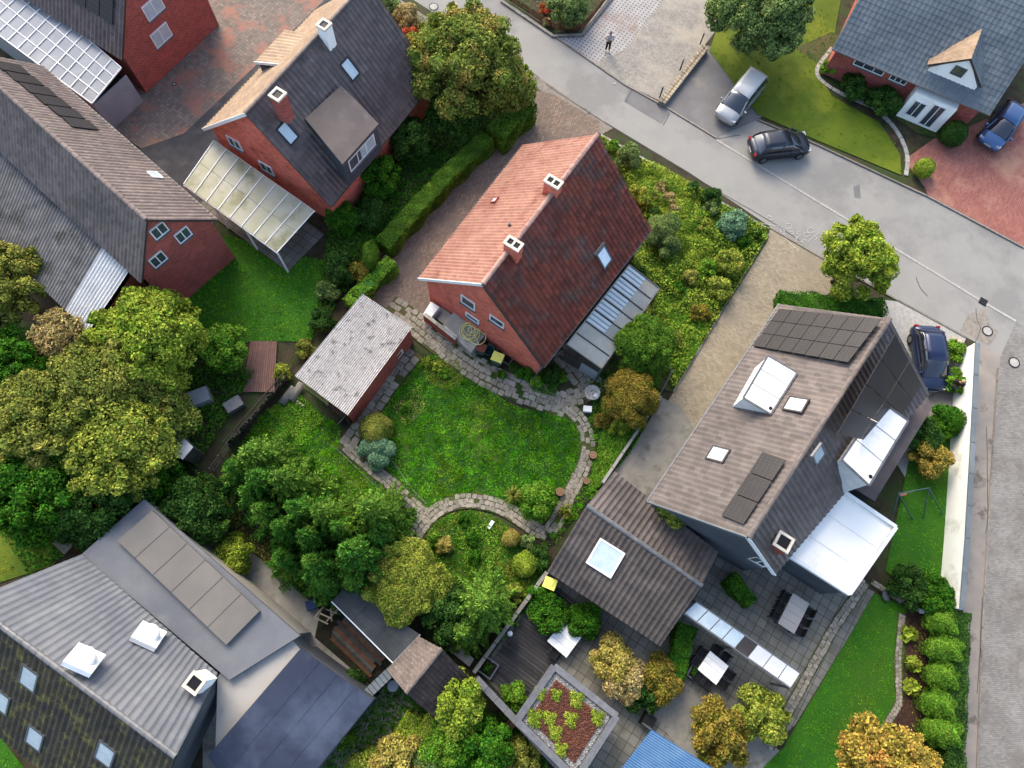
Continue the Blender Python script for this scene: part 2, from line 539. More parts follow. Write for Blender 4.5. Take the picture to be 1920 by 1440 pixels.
# --- street along the front, widening to the parking side, and the side street on the right
strip('road', [(700, -60), (760, -10), (870, 60), (993, 131), (1060, 182), (1150, 238), (1290, 322), (1443, 424), (1560, 492), (1684, 562), (1812, 632), (1876, 668),
               (1905, 604), (2060, 690), (2060, 500), (1920, 462), (1740, 366), (1690, 345), (1530, 268), (1420, 222), (1343, 258), (1243, 196), (1173, 158), (1100, 109), (1037, 66), (975, 22), (940, 0), (880, -60)], 0.012, M['asphalt'])
strip('side_street', [(1876, 668), (1905, 604), (2060, 690), (2100, 1560), (1822, 1560), (1832, 1440), (1840, 1200), (1858, 900), (1869, 720)], 0.014, M['setts'])
strip('pavement', [(1833, 640), (1876, 668), (1869, 720), (1858, 900), (1840, 1200), (1832, 1440), (1822, 1560), (1795, 1560), (1806, 1140), (1818, 900), (1830, 700)], 0.016, M['walk_asphalt'])
strip('pavement', [(745, -5), (793, 27), (993, 133), (1125, 222), (1150, 240), (1128, 252), (1000, 160), (780, 40), (720, 0)], 0.018, M['kerb'])
# repaired patches of the asphalt
for nm, q in (('road_patch', [(1815, 590), (1848, 578), (1858, 610), (1872, 622), (1855, 650), (1800, 620)]), ('road_patch', [(1180, 165), (1243, 197), (1255, 212), (1240, 232), (1170, 190)]), ('road_patch', [(1600, 350), (1612, 345), (1614, 372), (1602, 370)])):
    strip(nm, q, 0.0165, M['grey_asphalt'] if q[0][0] != 1815 else M['kerb'])

def line_pieces(parent, name, pts, step, w, h, z, m, gap=0.02, jit=0.0):
    """row of stones along a line of pixels, each a part"""
    W = [P(x, y, z) for x, y in pts]
    me = None
    for a, b in zip(W[:-1], W[1:]):
        n = max(1, int((b - a).length / step)); ang = math.atan2(b.y - a.y, b.x - a.x)
        for i in range(n):
            c = a.lerp(b, (i + 0.5) / n)
            if me is None:
                o = MB().abox((0, 0, 0), step - gap, w, h).build(name, m); me = o.data
            else:
                o = bpy.data.objects.new(name, me); COL.objects.link(o)
            o.parent = parent
            o.location = c - worg(parent) + Vector((R.uniform(-jit, jit), R.uniform(-jit, jit), R.uniform(-jit, jit) * 0.5))
            o.rotation_euler = (0, 0, ang + R.uniform(-jit, jit))
            o.scale = ((b - a).length / n / step, 1, 1)

g = MB()
for a, b in (((1343, 262), (1843, 566)), ((1843, 566), (1905, 602))):
    g.bar(P(*a, 0.022), P(*b, 0.022), 0.16, 0.012)
o = g.build('gutter_line', M['gutter']); o['kind'] = 'structure'
# kerbs
def kerb(pts, h=0.05, w=0.12, m='kerb'):
    g = MB()
    W = [P(x, y, h / 2 + 0.03) for x, y in pts]
    for a, b in zip(W[:-1], W[1:]): g.bar(a, b, w, h)
    o = g.build('kerb', M[m]); o['kind'] = 'structure'; return o
kerb([(940, 0), (975, 22), (1037, 66), (1100, 109), (1173, 159), (1243, 197), (1343, 258)], 0.06)
kerb([(1690, 345), (1740, 368), (1920, 464)], 0.08)
kerb([(1443, 426), (1560, 494), (1684, 563), (1812, 633)], 0.05)
kerb([(1871, 690), (1858, 900), (1841, 1200), (1832, 1450)], 0.03, 0.09)
kerb([(1420, 224), (1530, 270), (1690, 345)], 0.08)

# --- driveways and yards
strip('grid_paving', [(1037, 67), (1090, 62), (1150, -20), (1260, -20), (1172, 92), (1116, 118)], 0.02, M['grid_pave'])
strip('forecourt', [(1116, 118), (1172, 92), (1260, -20), (1400, -20), (1325, 80), (1235, 188), (1173, 158)], 0.019, M['apron'])
strip('parking_bay', [(1235, 192), (1325, 85), (1370, 95), (1450, 130), (1445, 210), (1420, 224), (1343, 258)], 0.018, M['grey_asphalt'])
strip('driveway', [(1003, 168), (1040, 178), (1125, 228), (1122, 256), (1110, 300), (1000, 560), (900, 660), (800, 640), (735, 580), (660, 560), (700, 500), (780, 420), (900, 270)], 0.018, M['drive'])
strip('red_driveway', [(1695, 300), (1765, 250), (1850, 215), (2060, 150), (2060, 480), (1920, 462), (1740, 366), (1733, 350)], 0.02, M['red_pave'])
strip('beige_driveway', [(1445, 428), (1480, 446), (1560, 494), (1600, 520), (1480, 600), (1300, 860), (1210, 900), (1190, 850), (1260, 740)], 0.018, M['beige_drive'])
strip('hex_driveway', [(530, -40), (650, -30), (345, 250), (265, 278), (170, 215), (300, 90), (400, -20)], 0.02, M['hex'])
strip('asphalt_lane', [(640, -30), (760, -40), (470, 260), (400, 420), (330, 500), (250, 540), (260, 280), (345, 250)], 0.016, M['dark_asphalt'])
strip('concrete_yard', [(380, 930), (430, 1000), (620, 1160), (760, 1290), (620, 1440), (380, 1470), (380, 1200), (270, 960)], 0.008, M['concrete'])
strip('planting_strip', [(600, 1150), (625, 1130), (740, 1240), (700, 1290), (590, 1195)], 0.014, M['dark_earth'])
strip('terrace', [(1215, 940), (1420, 1000), (1640, 1110), (1600, 1180), (1490, 1360), (1400, 1440), (1100, 1480), (900, 1260), (1030, 1070)], 0.008, M['patio'])
strip('neighbour_path', [(1125, 1480), (1300, 1440), (1150, 1240), (1190, 1215), (1480, 1420), (1540, 1480)], 0.014, M['concrete'])
strip('concrete_strip', [(1240, 745), (1275, 762), (1300, 800), (1285, 870), (1215, 945), (1120, 900)], 0.022, M['concrete'])
strip('car_space', [(1640, 560), (1690, 566), (1812, 634), (1790, 680), (1776, 760), (1700, 900), (1640, 800)], 0.017, M['gutter'])
strip('garden_path_right', [(1700, 780), (1790, 700), (1785, 800), (1760, 830)], 0.02, M['concrete'])

# --- lawns: name, outline (pixels), material, tuft density per m2, blade height
LAWN_MAIN = smoothline([(800, 668), (850, 672), (905, 722), (960, 758), (1010, 772), (1055, 775), (1082, 800), (1092, 835), (1085, 870), (1062, 915), (1035, 965), (1012, 982), (975, 962), (930, 936), (880, 930), (835, 940), (800, 958), (770, 936), (735, 892), (705, 850), (702, 800), (735, 745), (770, 700)], 5, True)
LAWN_LEFT = [(600, 775), (640, 800), (635, 845), (690, 890), (740, 935), (785, 970), (760, 1020), (700, 1060), (560, 1000), (440, 850), (500, 770), (560, 735)]
LAWN_ROUND = smoothline([(800, 1000), (830, 970), (880, 957), (930, 970), (965, 1000), (1000, 1020), (1022, 1050), (1000, 1110), (960, 1170), (870, 1180), (800, 1130), (775, 1060)], 5, True)
STRIP_RIGHT = [(1100, 690), (1150, 680), (1240, 700), (1235, 760), (1180, 850), (1120, 920), (1040, 1020), (1010, 1030), (1035, 985), (1090, 915), (1108, 850), (1100, 790), (1120, 740)]
LAWNS = [
    ('lawn', LAWN_MAIN, 'lawn', 420, 0.10),
    ('lawn', LAWN_LEFT, 'lawn', 380, 0.11),
    ('lawn', LAWN_ROUND, 'lawn', 400, 0.10),
    ('lawn', STRIP_RIGHT, 'dark_earth', 380, 0.10),
    ('lawn', [(300, 560), (425, 440), (520, 470), (610, 490), (600, 560), (585, 640), (470, 640), (400, 660), (330, 620)], 'lawn_neat', 200, 0.06),
    ('lawn', [(-120, 820), (60, 800), (120, 880), (140, 1000), (100, 1060), (-120, 1130)], 'lawn_yellow', 60, 0.07),
    ('lawn', [(-80, 1330), (0, 1380), (90, 1500), (-80, 1500)], 'lawn_neat', 100, 0.07),
    ('lawn', [(1640, 1112), (1700, 1140), (1694, 1310), (1560, 1500), (1430, 1440), (1470, 1400)], 'lawn_neat', 260, 0.05),
    ('lawn', [(1660, 1070), (1720, 790), (1800, 830), (1782, 1110), (1720, 1120)], 'lawn_neat', 70, 0.06),
    ('lawn', [(1330, 95), (1370, -20), (1580, -20), (1560, 90), (1534, 135), (1560, 180), (1650, 230), (1688, 290), (1690, 328), (1530, 262), (1420, 214)], 'lawn_yellow', 60, 0.05),
    ('lawn', [(1490, 90), (1560, 60), (1880, 210), (1760, 260), (1720, 250)], 'moss_earth', 30, 0.08),
]
M['grass_dark'] = leafmat('grass_dark', A(112, 174, 40), A(72, 146, 24), 1.4, 0.65, 0.02, A(126, 160, 52), (0.53, 0.66), 0.4)
M['grass_bright'] = leafmat('grass_bright', A(90, 146, 34), A(62, 116, 24), 0.8, 0.5, 0.02, A(140, 146, 66), (0.55, 0.66), 0.6)
M['grass_dry'] = leafmat('grass_dry', A(112, 128, 48), A(78, 110, 34), 0.9, 0.5, 0.02, A(168, 154, 100), (0.52, 0.62), 0.8)
gmat = {'lawn': 'grass_dark', 'lawn_neat': 'grass_dark', 'lawn_yellow': 'grass_bright', 'moss_earth': 'grass_dry', 'dark_earth': 'grass_dark'}
lawn_labels = ['uneven dark green grass of the big lawn', 'rough grass of the small lawn beside the conifers', 'dry weedy grass of the round lawn', 'green ground cover along the right boundary',
               'short bright grass behind the glazed canopy', 'yellow green grass at the left edge', 'grass in the bottom left corner', 'neat dark green grass of the narrow lawn', 'neat grass beside the white wall', 'yellow green grass by the street', 'low green bed in front of the grey roofed house']
for i, (nm, q, m_, dens, bh) in enumerate(LAWNS):
    sheet(nm, q, 0.009 + 0.001 * i, M[m_])
    n = int(area(q) * dens)
    p = scatter(q, n)
    nt_ = max(4, n // 26)
    tc = p[NR.randint(0, n, nt_)]
    pick = NR.rand(n) < (.62 if i < 4 else .3)
    ti = NR.randint(0, nt_, n)
    p[pick] = tc[ti[pick]] + NR.normal(0, .07, (pick.sum(), 2))
    ph = NR.rand(6) * 6
    # tufts: height follows a lumpy field
    f = np.sin(p[:, 0] * 3.1 + ph[0] + np.sin(p[:, 1] * 1.7 + ph[1]) * 1.5) * np.sin(p[:, 1] * 2.7 + ph[2] + np.sin(p[:, 0] * 2.3 + ph[3]) * 1.4)
    f2 = np.sin(p[:, 0] * 9.1 + ph[4] + 2 * np.sin(p[:, 1] * 5)) * np.sin(p[:, 1] * 8.3 + ph[5] + 2 * np.sin(p[:, 0] * 6))
    k = 1 + (0.45 * f + 0.35 * f2 if i < 4 else 0.1 * f)
    V = blades(p, 0.05, bh, 0.034 if dens > 200 else 0.05, 1.1)
    k = k * np.where(pick, 1.25, .8)
    V[:, 2, 2] = 0.05 + (V[:, 2, 2] - 0.05) * k
    tag(fastobj('grass', V, 3, M[gmat[m_]] if i != 2 else M['grass_bright'], var=np.clip(0.4 + 0.2 * f + 0.2 * (NR.rand(nt_)[ti] - .3) * pick + 0.22 * NR.randn(n), 0, 0.999)), lawn_labels[i], None, None, 'stuff')

# --- paved garden paths of separate slabs
def slab_templates():
    out = []
    for k in range(4):
        pts = []
        base = [(-.5, -.5), (0, -.5), (.5, -.5), (.5, 0), (.5, .5), (0, .5), (-.5, .5), (-.5, 0)]
        for (x, y) in base:
            c = 0.93 if abs(x) == .5 and abs(y) == .5 else 1.0
            pts.append(Vector((x * c + R.uniform(-.03, .03), y * c + R.uniform(-.03, .03), 0)))
        o = MB().prism(pts, 0.05).build('paving_slab', M['slab'])
        out.append(o.data); bpy.data.objects.remove(o)
    return out
SLABS = slab_templates()
def path(label_unused, pts, width, cell, mbase='moss_earth', ragged=0.12, skip=0.04, name='garden_path'):
    """pts: centre line pixels; width m; cell = (along, across) slab size"""
    W = [P(x, y) for x, y in pts]
    L = [0.0]
    for a, b in zip(W[:-1], W[1:]): L.append(L[-1] + (b - a).length)
    def at(s):
        s = min(max(s, 0), L[-1] - 1e-4)
        for i in range(len(W) - 1):
            if L[i + 1] >= s:
                t = (s - L[i]) / max(1e-6, L[i + 1] - L[i])
                # smoothed tangent
                a = W[max(0, i - 1)]; b = W[min(len(W) - 1, i + 2)]
                return W[i].lerp(W[i + 1], t), (b - a).normalized()
    left, right = [], []
    K = max(4, int(L[-1] / 0.5))
    for k in range(K + 1):
        c, t = at(L[-1] * k / K); s = Vector((-t.y, t.x, 0)) * (width / 2 + 0.05)
        left.append(c + s); right.append(c - s)
    PATHZ[0] += 0.0015
    z = PATHZ[0]
    o = MB()
    for k in range(K): o.poly([v + Vector((0, 0, z)) for v in (left[k], right[k], right[k + 1], left[k + 1])][::1])
    o = o.build(name, M[mbase]); o['kind'] = 'structure'
    for p_ in o.data.polygons:
        if p_.normal.z < 0:
            o.data.flip_normals(); break
    n = max(1, round(L[-1] / cell[0])); m_ = max(1, round(width / cell[1]))
    for i in range(n):
        for j in range(m_):
            if R.random() < skip: continue
            off = (0.5 if j % 2 else 0)
            c, t = at(L[-1] * (i + 0.5 + off * 0.9) / n)
            s = Vector((-t.y, t.x, 0))
            c = c + s * ((j + 0.5) / m_ - 0.5) * width
            if j in (0, m_ - 1): c = c + s * R.uniform(-ragged, ragged) * (1 if m_ > 1 else .4)
            ob = bpy.data.objects.new('paving_slab', R.choice(SLABS))
            COL.objects.link(ob); ob.parent = o
            ob.location = (c.x + R.uniform(-.015, .015), c.y + R.uniform(-.015, .015), z - 0.035 + R.uniform(0, 0.012))
            ob.rotation_euler = (R.uniform(-.01, .01), R.uniform(-.01, .01), math.atan2(t.y, t.x) + R.uniform(-.05, .05) + R.choice((0, PI)))
            ob.scale = (L[-1] / n * R.uniform(.90, .985), width / m_ * R.uniform(.90, .98), 1)
    return o
PATHZ = [0.085]
path('', smoothline([(728, 574), (775, 605), (820, 640), (862, 672), (905, 700), (955, 724), (1010, 745), (1062, 762)], 4), 1.5, (0.42, 0.40))
path('', smoothline([(1062, 762), (1085, 785), (1100, 815), (1101, 850), (1088, 888), (1066, 930), (1050, 965), (1032, 995)], 4), 0.8, (0.36, 0.27), ragged=0.04)
path('', smoothline([(1026, 1002), (1000, 990), (965, 965), (930, 948), (885, 939), (845, 944), (810, 964), (785, 995), (770, 1034)], 4), 0.8, (0.3, 0.27), ragged=0.04)
path('', smoothline([(800, 968), (770, 944), (735, 908), (700, 880), (668, 852), (642, 828)], 3), 0.75, (0.34, 0.25), ragged=0.03)
path('', [(780, 662), (745, 704), (712, 750), (680, 795), (650, 836)], 0.95, (0.5, 0.45), ragged=0.03)
path('', [(1052, 650), (1122, 742)], 1.7, (0.45, 0.43), name='terrace_path')
path('', [(1042, 755), (1090, 742)], 1.1, (0.45, 0.37), name='terrace_path')
path('', [(1690, 1150), (1682, 1230), (1684, 1320), (1640, 1390)], 0.35, (0.2, 0.175), ragged=0.0, skip=0, name='edging_path')
path('', [(1622, 1090), (1560, 1180), (1500, 1290), (1440, 1400)], 0.5, (0.25, 0.25), ragged=0.0, skip=0, name='edging_path')
path('', [(1632, 1090), (1690, 1128)], 0.3, (0.2, 0.15), ragged=0.0, skip=0, name='edging_path')
# light kerb strip around the corner lawn of the grey roofed house
kk = sheet('lawn_edging', [(1540, 140), (1580, 165), (1640, 205), (1638, 208), (1578, 170), (1538, 146)], 0, M['soil'])
line_pieces(kk, 'edging_stone', smoothline([(1560, 90), (1532, 128), (1538, 150), (1575, 175), (1640, 205), (1680, 245), (1700, 290), (1698, 330)], 3), 0.5, 0.28, 0.07, 0.01, M['gutter'], 0.03, 0.01)
# thin edging round the lawns
for pts in ([(700, 800), (725, 850), (775, 920), (800, 945)], [(625, 835), (690, 898), (760, 960), (790, 985)]):
    kerb(pts, 0.05, 0.04)
# ================================================================== buildings
def brickmat(name, c1, c2, ang=GA, mortar=None, str_=0.9):
    return mat(name, c1, c2, 1.2, None, var=0.0, rough=0.85, bump=0.006, bscale=60,
               pattern=('brick', ang, dict(w=0.25, h=0.125, m=0.011, wall=True, mortar=mortar or A(204, 140, 120, 1.4), str=str_)), c4=A(160, 80, 62, 1.6), s4=0.9, t4=(0.55, 0.72))
M['brick_red'] = brickmat('brick_red', A(210, 108, 88, 2.3), A(192, 92, 76, 2.3))
M['brick_shed'] = brickmat('brick_shed', A(168, 72, 60, 1.7), A(148, 62, 54, 1.7))
M['brick_dark'] = brickmat('brick_dark', A(174, 86, 80, 1.6), A(154, 76, 74, 1.6))
M['white'] = mat('white', A(236, 236, 236, 1.8), A(220, 222, 224, 1.8), 2, rough=0.5, var=0.05)
M['white_render'] = mat('white_render', A(246, 246, 244, 2), A(236, 236, 234, 2), 0.8, A(214, 212, 204, 1.7), 0.5, (.56, .7), rough=0.8, var=0.0)
M['frame_grey'] = mat('frame_grey', A(120, 126, 130), rough=0.4, metal=0.3, var=0.05)
M['frame_dark'] = mat('frame_dark', A(62, 62, 64), rough=0.45, var=0.05)
M['glass'] = mat('glass', (0.03, 0.04, 0.05, 1), (0.05, 0.06, 0.07, 1), 3, rough=0.06, var=0.0, spec=1.0)
M['glass_sky'] = mat('glass_sky', A(204, 220, 228, 1.45), A(186, 204, 216, 1.45), 2.5, rough=0.08, var=0.0, spec=0.9)
M['lead'] = mat('lead', A(150, 150, 154), A(128, 130, 136), 3, rough=0.5, metal=0.2, var=0.1)
M['gutter_m'] = mat('gutter_m', A(92, 84, 80), rough=0.5, var=0.0)
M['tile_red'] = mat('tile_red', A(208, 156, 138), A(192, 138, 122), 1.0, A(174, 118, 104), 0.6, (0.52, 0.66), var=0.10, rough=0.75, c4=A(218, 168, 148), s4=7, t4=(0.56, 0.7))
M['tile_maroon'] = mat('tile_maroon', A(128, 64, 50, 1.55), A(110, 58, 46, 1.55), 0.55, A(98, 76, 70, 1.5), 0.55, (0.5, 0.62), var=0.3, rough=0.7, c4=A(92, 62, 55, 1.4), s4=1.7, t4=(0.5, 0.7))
M['tile_beige'] = mat('tile_beige', A(206, 178, 152), A(190, 160, 136), 1.0, A(214, 186, 156), 0.4, (0.5, 0.66), var=0.12, rough=0.75)
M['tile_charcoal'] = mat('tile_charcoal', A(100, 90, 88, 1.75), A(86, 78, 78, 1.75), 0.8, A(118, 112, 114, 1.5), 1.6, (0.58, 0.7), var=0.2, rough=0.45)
M['tile_brown'] = mat('tile_brown', A(148, 138, 135, .86), A(136, 126, 123, .86), 0.8, A(160, 146, 142, .9), 0.3, (0.5, 0.66), var=0.18, rough=0.7)
M['tile_taupe'] = mat('tile_taupe', A(156, 140, 136), A(142, 128, 124), 0.5, A(128, 120, 116), 0.3, (0.5, 0.66), var=0.18, rough=0.7)
M['tile_dusk'] = mat('tile_dusk', A(92, 86, 84), A(78, 74, 74), 0.8, A(106, 100, 98), 0.5, (0.5, 0.66), var=0.14, rough=0.6)
M['tile_garage'] = mat('tile_garage', A(112, 104, 101), A(98, 91, 88), 0.8, A(136, 124, 122), 0.5, (0.5, 0.66), var=0.14, rough=0.7)
M['tile_hut_shaded'] = mat('tile_hut_shaded', A(76, 66, 62), A(62, 54, 52), 1.4, A(150, 144, 142), 5, (0.64, 0.7), var=0.25, rough=0.6)  # same hut tiles, with the shade of the right slope painted into the colour
M['tile_hut'] = mat('tile_hut', A(150, 134, 126), A(132, 118, 112), 1.4, A(186, 172, 160), 6, (0.56, 0.66), var=0.16, rough=0.7)
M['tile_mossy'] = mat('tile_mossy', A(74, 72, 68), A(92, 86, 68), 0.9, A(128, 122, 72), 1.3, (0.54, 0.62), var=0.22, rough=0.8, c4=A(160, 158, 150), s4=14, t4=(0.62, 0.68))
M['tile_steel'] = mat('tile_steel', A(152, 154, 164, .85), A(138, 142, 154, .85), 0.35, A(160, 164, 170, .85), 0.5, (0.5, 0.66), var=0.07, rough=0.5)
M['tile_slate'] = mat('tile_slate', A(122, 132, 140, 1.2), A(110, 120, 128, 1.2), 0.35, A(134, 142, 148, 1.2), 0.5, (0.5, 0.66), var=0.1, rough=0.55)
M['roof_blue'] = mat('roof_blue', A(78, 86, 108), A(64, 72, 92), 0.35, A(98, 108, 132), 0.25, (0.5, 0.66), var=0.06, rough=0.35)
M['sheet_blue'] = mat('sheet_blue', A(104, 150, 200), A(86, 134, 188), 0.5, A(124, 164, 206), 0.4, (0.5, 0.66), var=0.06, rough=0.4)
M['felt'] = mat('felt', A(88, 92, 94), A(76, 80, 82), 0.9, A(104, 108, 108), 0.5, (0.5, 0.66), var=0.06, rough=0.7, c4=A(60, 64, 68), s4=1.6, t4=(0.64, 0.68))
M['fibre'] = mat('fibre', A(226, 218, 214, 1.35), A(196, 188, 184, 1.35), 5.0, A(150, 144, 142, 1.1), 2.2, (0.55, 0.66), var=0.06, rough=0.9, c4=A(120, 114, 112), s4=9, t4=(0.6, 0.68))
M['fibre_grey'] = mat('fibre_grey', A(176, 172, 170), A(150, 146, 146), 1.2, A(120, 118, 112), 0.5, (0.52, 0.62), var=0.06, rough=0.85)
M['sheet_white'] = mat('sheet_white', A(230, 230, 232, 1.5), A(214, 216, 220, 1.5), 1.2, rough=0.5, var=0.05)
M['poly_beige'] = mat('poly_beige', A(214, 210, 194, 1.2), A(190, 188, 160, 1.2), 0.6, A(166, 164, 126), 0.45, (0.52, 0.66), var=0.06, rough=0.5)
M['poly_grey'] = mat('poly_grey', A(202, 206, 212), A(184, 188, 196), 0.8, rough=0.3, var=0.05)
M['bitumen'] = mat('bitumen', A(152, 146, 142), A(140, 136, 134), 0.5, rough=0.85, var=0.0)
M['flat_light'] = mat('flat_light', A(214, 210, 206), A(200, 196, 192), 0.4, A(184, 180, 176), 0.5, (0.54, 0.68), rough=0.85, var=0.0)
M['membrane'] = mat('membrane', A(246, 242, 236, 2.0), A(238, 234, 230, 2.0), 0.35, A(226, 222, 214, 1.8), 0.5, (0.56, 0.7), rough=0.6, var=0.0)
M['pv'] = mat('pv', A(58, 54, 56), A(50, 48, 52), 1.0, rough=0.4, var=0.12, spec=0.2, pattern=('brick', GA, dict(w=.17, h=.17, m=.008, off=0, mortar=A(84, 82, 86), str=.3)))
M['cladding'] = mat('cladding', A(92, 96, 104, 1.4), A(80, 84, 92, 1.4), 0.8, rough=0.7, var=0.1)
M['wood_old'] = mat('wood_old', A(108, 104, 98), A(84, 82, 80), 3, A(120, 116, 104), 2, (0.55, 0.7), var=0.3, bump=0.005)
M['wood_warm'] = mat('wood_warm', A(150, 104, 76), A(122, 84, 62), 3, var=0.25, bump=0.004)
M['black'] = mat('black', A(40, 40, 42), rough=0.5, var=0.1)
M['timber_yellow'] = mat('timber_yellow', A(206, 196, 120), A(188, 178, 108), 2, var=0.12)

M['ridge_light'] = mat('ridge_light', A(206, 168, 156, 1.2), A(180, 140, 130, 1.2), 3, var=.15)
M['cap_cream'] = mat('cap_cream', A(228, 218, 200, 1.7), A(206, 196, 180, 1.7), 5, var=.05)
M['conc_light'] = mat('conc_light', A(190, 186, 176, 1.5), A(168, 164, 154, 1.5), 2, A(140, 136, 122, 1.4), 1.2, (.54, .68), var=.1)
def tile_tpl(name, tw, th, m, wave=0.035, lift=0.03, seg=4):
    """one roofing tile: x along the eave, y up the slope, z out of the roof"""
    prof = [(0.0, 0.25), (0.25, 1.0), (0.5, 0.55), (0.75, 0.0), (1.0, 0.2)] if seg == 4 else [(0, 0.1), (0.5, 0.0), (1, 0.1)]
    g = MB()
    X = [p[0] * tw * 0.985 for p in prof]; Z = [p[1] * wave for p in prof]
    y1 = th * 1.08
    for i in range(len(prof) - 1):
        g.poly([(X[i], 0, Z[i] + lift), (X[i + 1], 0, Z[i + 1] + lift), (X[i + 1], y1, Z[i + 1] + 0.004), (X[i], y1, Z[i] + 0.004)], 0, 0.0)
        g.poly([(X[i], 0, Z[i] - 0.01), (X[i + 1], 0, Z[i + 1] - 0.01), (X[i + 1], 0, Z[i + 1] + lift), (X[i], 0, Z[i] + lift)], 0, 0.0)
    k = len(prof) - 1
    g.poly([(X[k], 0, Z[k] - 0.01), (X[k], y1, Z[k] - 0.01), (X[k], y1, Z[k] + 0.004), (X[k], 0, Z[k] + lift)], 0, 0.0)
    g.poly([(X[0], y1, Z[0] - 0.01), (X[0], 0, Z[0] - 0.01), (X[0], 0, Z[0] + lift), (X[0], y1, Z[0] + 0.004)], 0, 0.0)
    return g

def roof_slope(parent, e0, e1, r1, r0, m, tw=0.30, th=0.34, single=0, wave=0.035, lift=0.03, board='gutter_m', seg=4, holes=(), thick=0.10, name='roof_tile'):
    """e0-e1 eave, r0-r1 ridge. Builds the boarding and real tiles on it"""
    e0, e1, r0, r1 = map(Vector, (e0, e1, r0, r1))
    n = (e1 - e0).cross(r0 - e0).normalized()
    if n.z < 0: n = -n
    dn = n * -thick
    bg = MB(); KB = 6
    bq = lambda i, j: e0.lerp(e1, i / KB).lerp(r0.lerp(r1, i / KB), j / KB) - n * 0.012
    for i in range(KB):
        for j in range(KB):
            bg.prism([bq(i, j), bq(i + 1, j), bq(i + 1, j + 1), bq(i, j + 1)], dn, 0, var=.5)
    b = bg.build('roof_board', M[board], parent)
    mt = M[m]
    flip = (e1 - e0).cross(r0 - e0).z < 0
    nu = max(1, round(((e1 - e0).length + (r1 - r0).length) / 2 / tw)); nv = max(1, round(((r0 - e0).length + (r1 - e1).length) / 2 / th))
    tpl = tile_tpl('t', 1.0, 1.0, mt, 1.0, 1.0, seg)
    g = tile_tpl('t', 1.0, 1.0, mt, wave, lift, seg)
    tv = np.array(g.v); faces = [f for f in g.f]
    quads = np.array(faces)                       # all quads
    mats_ = []
    for j in range(nv):
        for i in range(nu):
            u0, u1, v0, v1 = i / nu, (i + 1) / nu, j / nv, (j + 1) / nv
            q = lambda u, v: (e0.lerp(e1, u)).lerp(r0.lerp(r1, u), v)
            a, b_, c = q(u0, v0), q(u1, v0), q(u0, v1)
            if any(inpoly(np.array([a.x + (b_.x - a.x) / 2]), np.array([a.y + (c.y - a.y) / 2]), h)[0] for h in holes): continue
            if flip: a, b_, c = b_, a, q(u1, v1)
            mats_.append((a, b_ - a, c - a))
    if not mats_: return
    o0 = worg(parent)
    cp = Vector((0, 0, CAM_H))
    order = sorted(range(len(mats_)), key=lambda k: (mats_[k][0] - cp).length)
    ones = order[:single]
    rest = order[single:]
    if ones:
        mu = sum(mats_[k][1].length for k in ones) / len(ones); mv = sum(mats_[k][2].length for k in ones) / len(ones)
        tb = tile_tpl('t', mu, mv, mt, wave, lift, seg).build('roof_tile_model', mt); me = tb.data; bpy.data.objects.remove(tb)
        for k in ones:
            a, U, V = mats_[k]
            x = U.normalized(); z = U.cross(V).normalized(); y = z.cross(x)
            ob = bpy.data.objects.new(name, me); COL.objects.link(ob); ob.parent = parent
            jj = R.uniform(-0.006, 0.006)
            mm = Matrix((x, y, z)).transposed().to_4x4()
            ob.matrix_local = Matrix.Translation(a - o0 + z * (0.002 + abs(jj))) @ mm @ Matrix.Rotation(jj * 1.5, 4, 'Z')
            ob.scale = (U.length / mu, V.length / mv, 1)
    if rest:
        T = []
        Z = []
        Aa = np.array([list(mats_[k][0]) for k in rest]); U = np.array([list(mats_[k][1]) for k in rest]); V = np.array([list(mats_[k][2]) for k in rest])
        Nn = np.cross(U, V); Nn /= np.linalg.norm(Nn, axis=1)[:, None]
        jit = NR.uniform(0, 0.008, len(rest))
        W = Aa[:, None, :] + tv[None, :, 0:1] * U[:, None, :] + tv[None, :, 1:2] * V[:, None, :] + (tv[None, :, 2:3] + 0.002 + jit[:, None, None]) * Nn[:, None, :]
        Q = W[:, quads, :].reshape(-1, 4, 3)
        var = np.repeat(NR.rand(len(rest)), len(quads))
        ob = fastobj(name if not ones else 'roof_tiling', Q, 4, mt, var, parent)
        if len(rest) > 40: ob['kind'] = 'stuff'
    return n

def ridge_caps(parent, a, b, m, r=0.11, step=0.4, single=False):
    a, b = Vector(a), Vector(b)
    n = max(1, round((b - a).length / step)); d = (b - a) / n
    x = d.normalized(); y = Vector((0, 0, 1)).cross(x).normalized()
    me = None
    for i in range(n):
        if me is None:
            g = MB()
            K = 5
            for k in range(K):
                t0, t1 = PI * k / K, PI * (k + 1) / K
                p = lambda t, s, e: Vector((s, math.cos(t) * (r + e), math.sin(t) * (r * 0.8 + e)))
                g.poly([p(t0, 0, .015), p(t0, step * 1.04, 0), p(t1, step * 1.04, 0), p(t1, 0, .015)][::-1])
                g.poly([p(t0, 0, .015), p(t1, 0, .015), p(t1, 0, -.03), p(t0, 0, -.03)][::-1])
            t_ = g.build('ridge_tile', M[m]); me = t_.data; bpy.data.objects.remove(t_)
        ob = bpy.data.objects.new('ridge_tile', me); COL.objects.link(ob); ob.parent = parent
        z = x.cross(y).normalized()
        mm = Matrix((x, y, z)).transposed().to_4x4()
        ob.matrix_local = Matrix.Translation(a + d * i - worg(parent) + Vector((0, 0, 0.01))) @ mm
        ob.scale = (d.length / step, 1, 1)

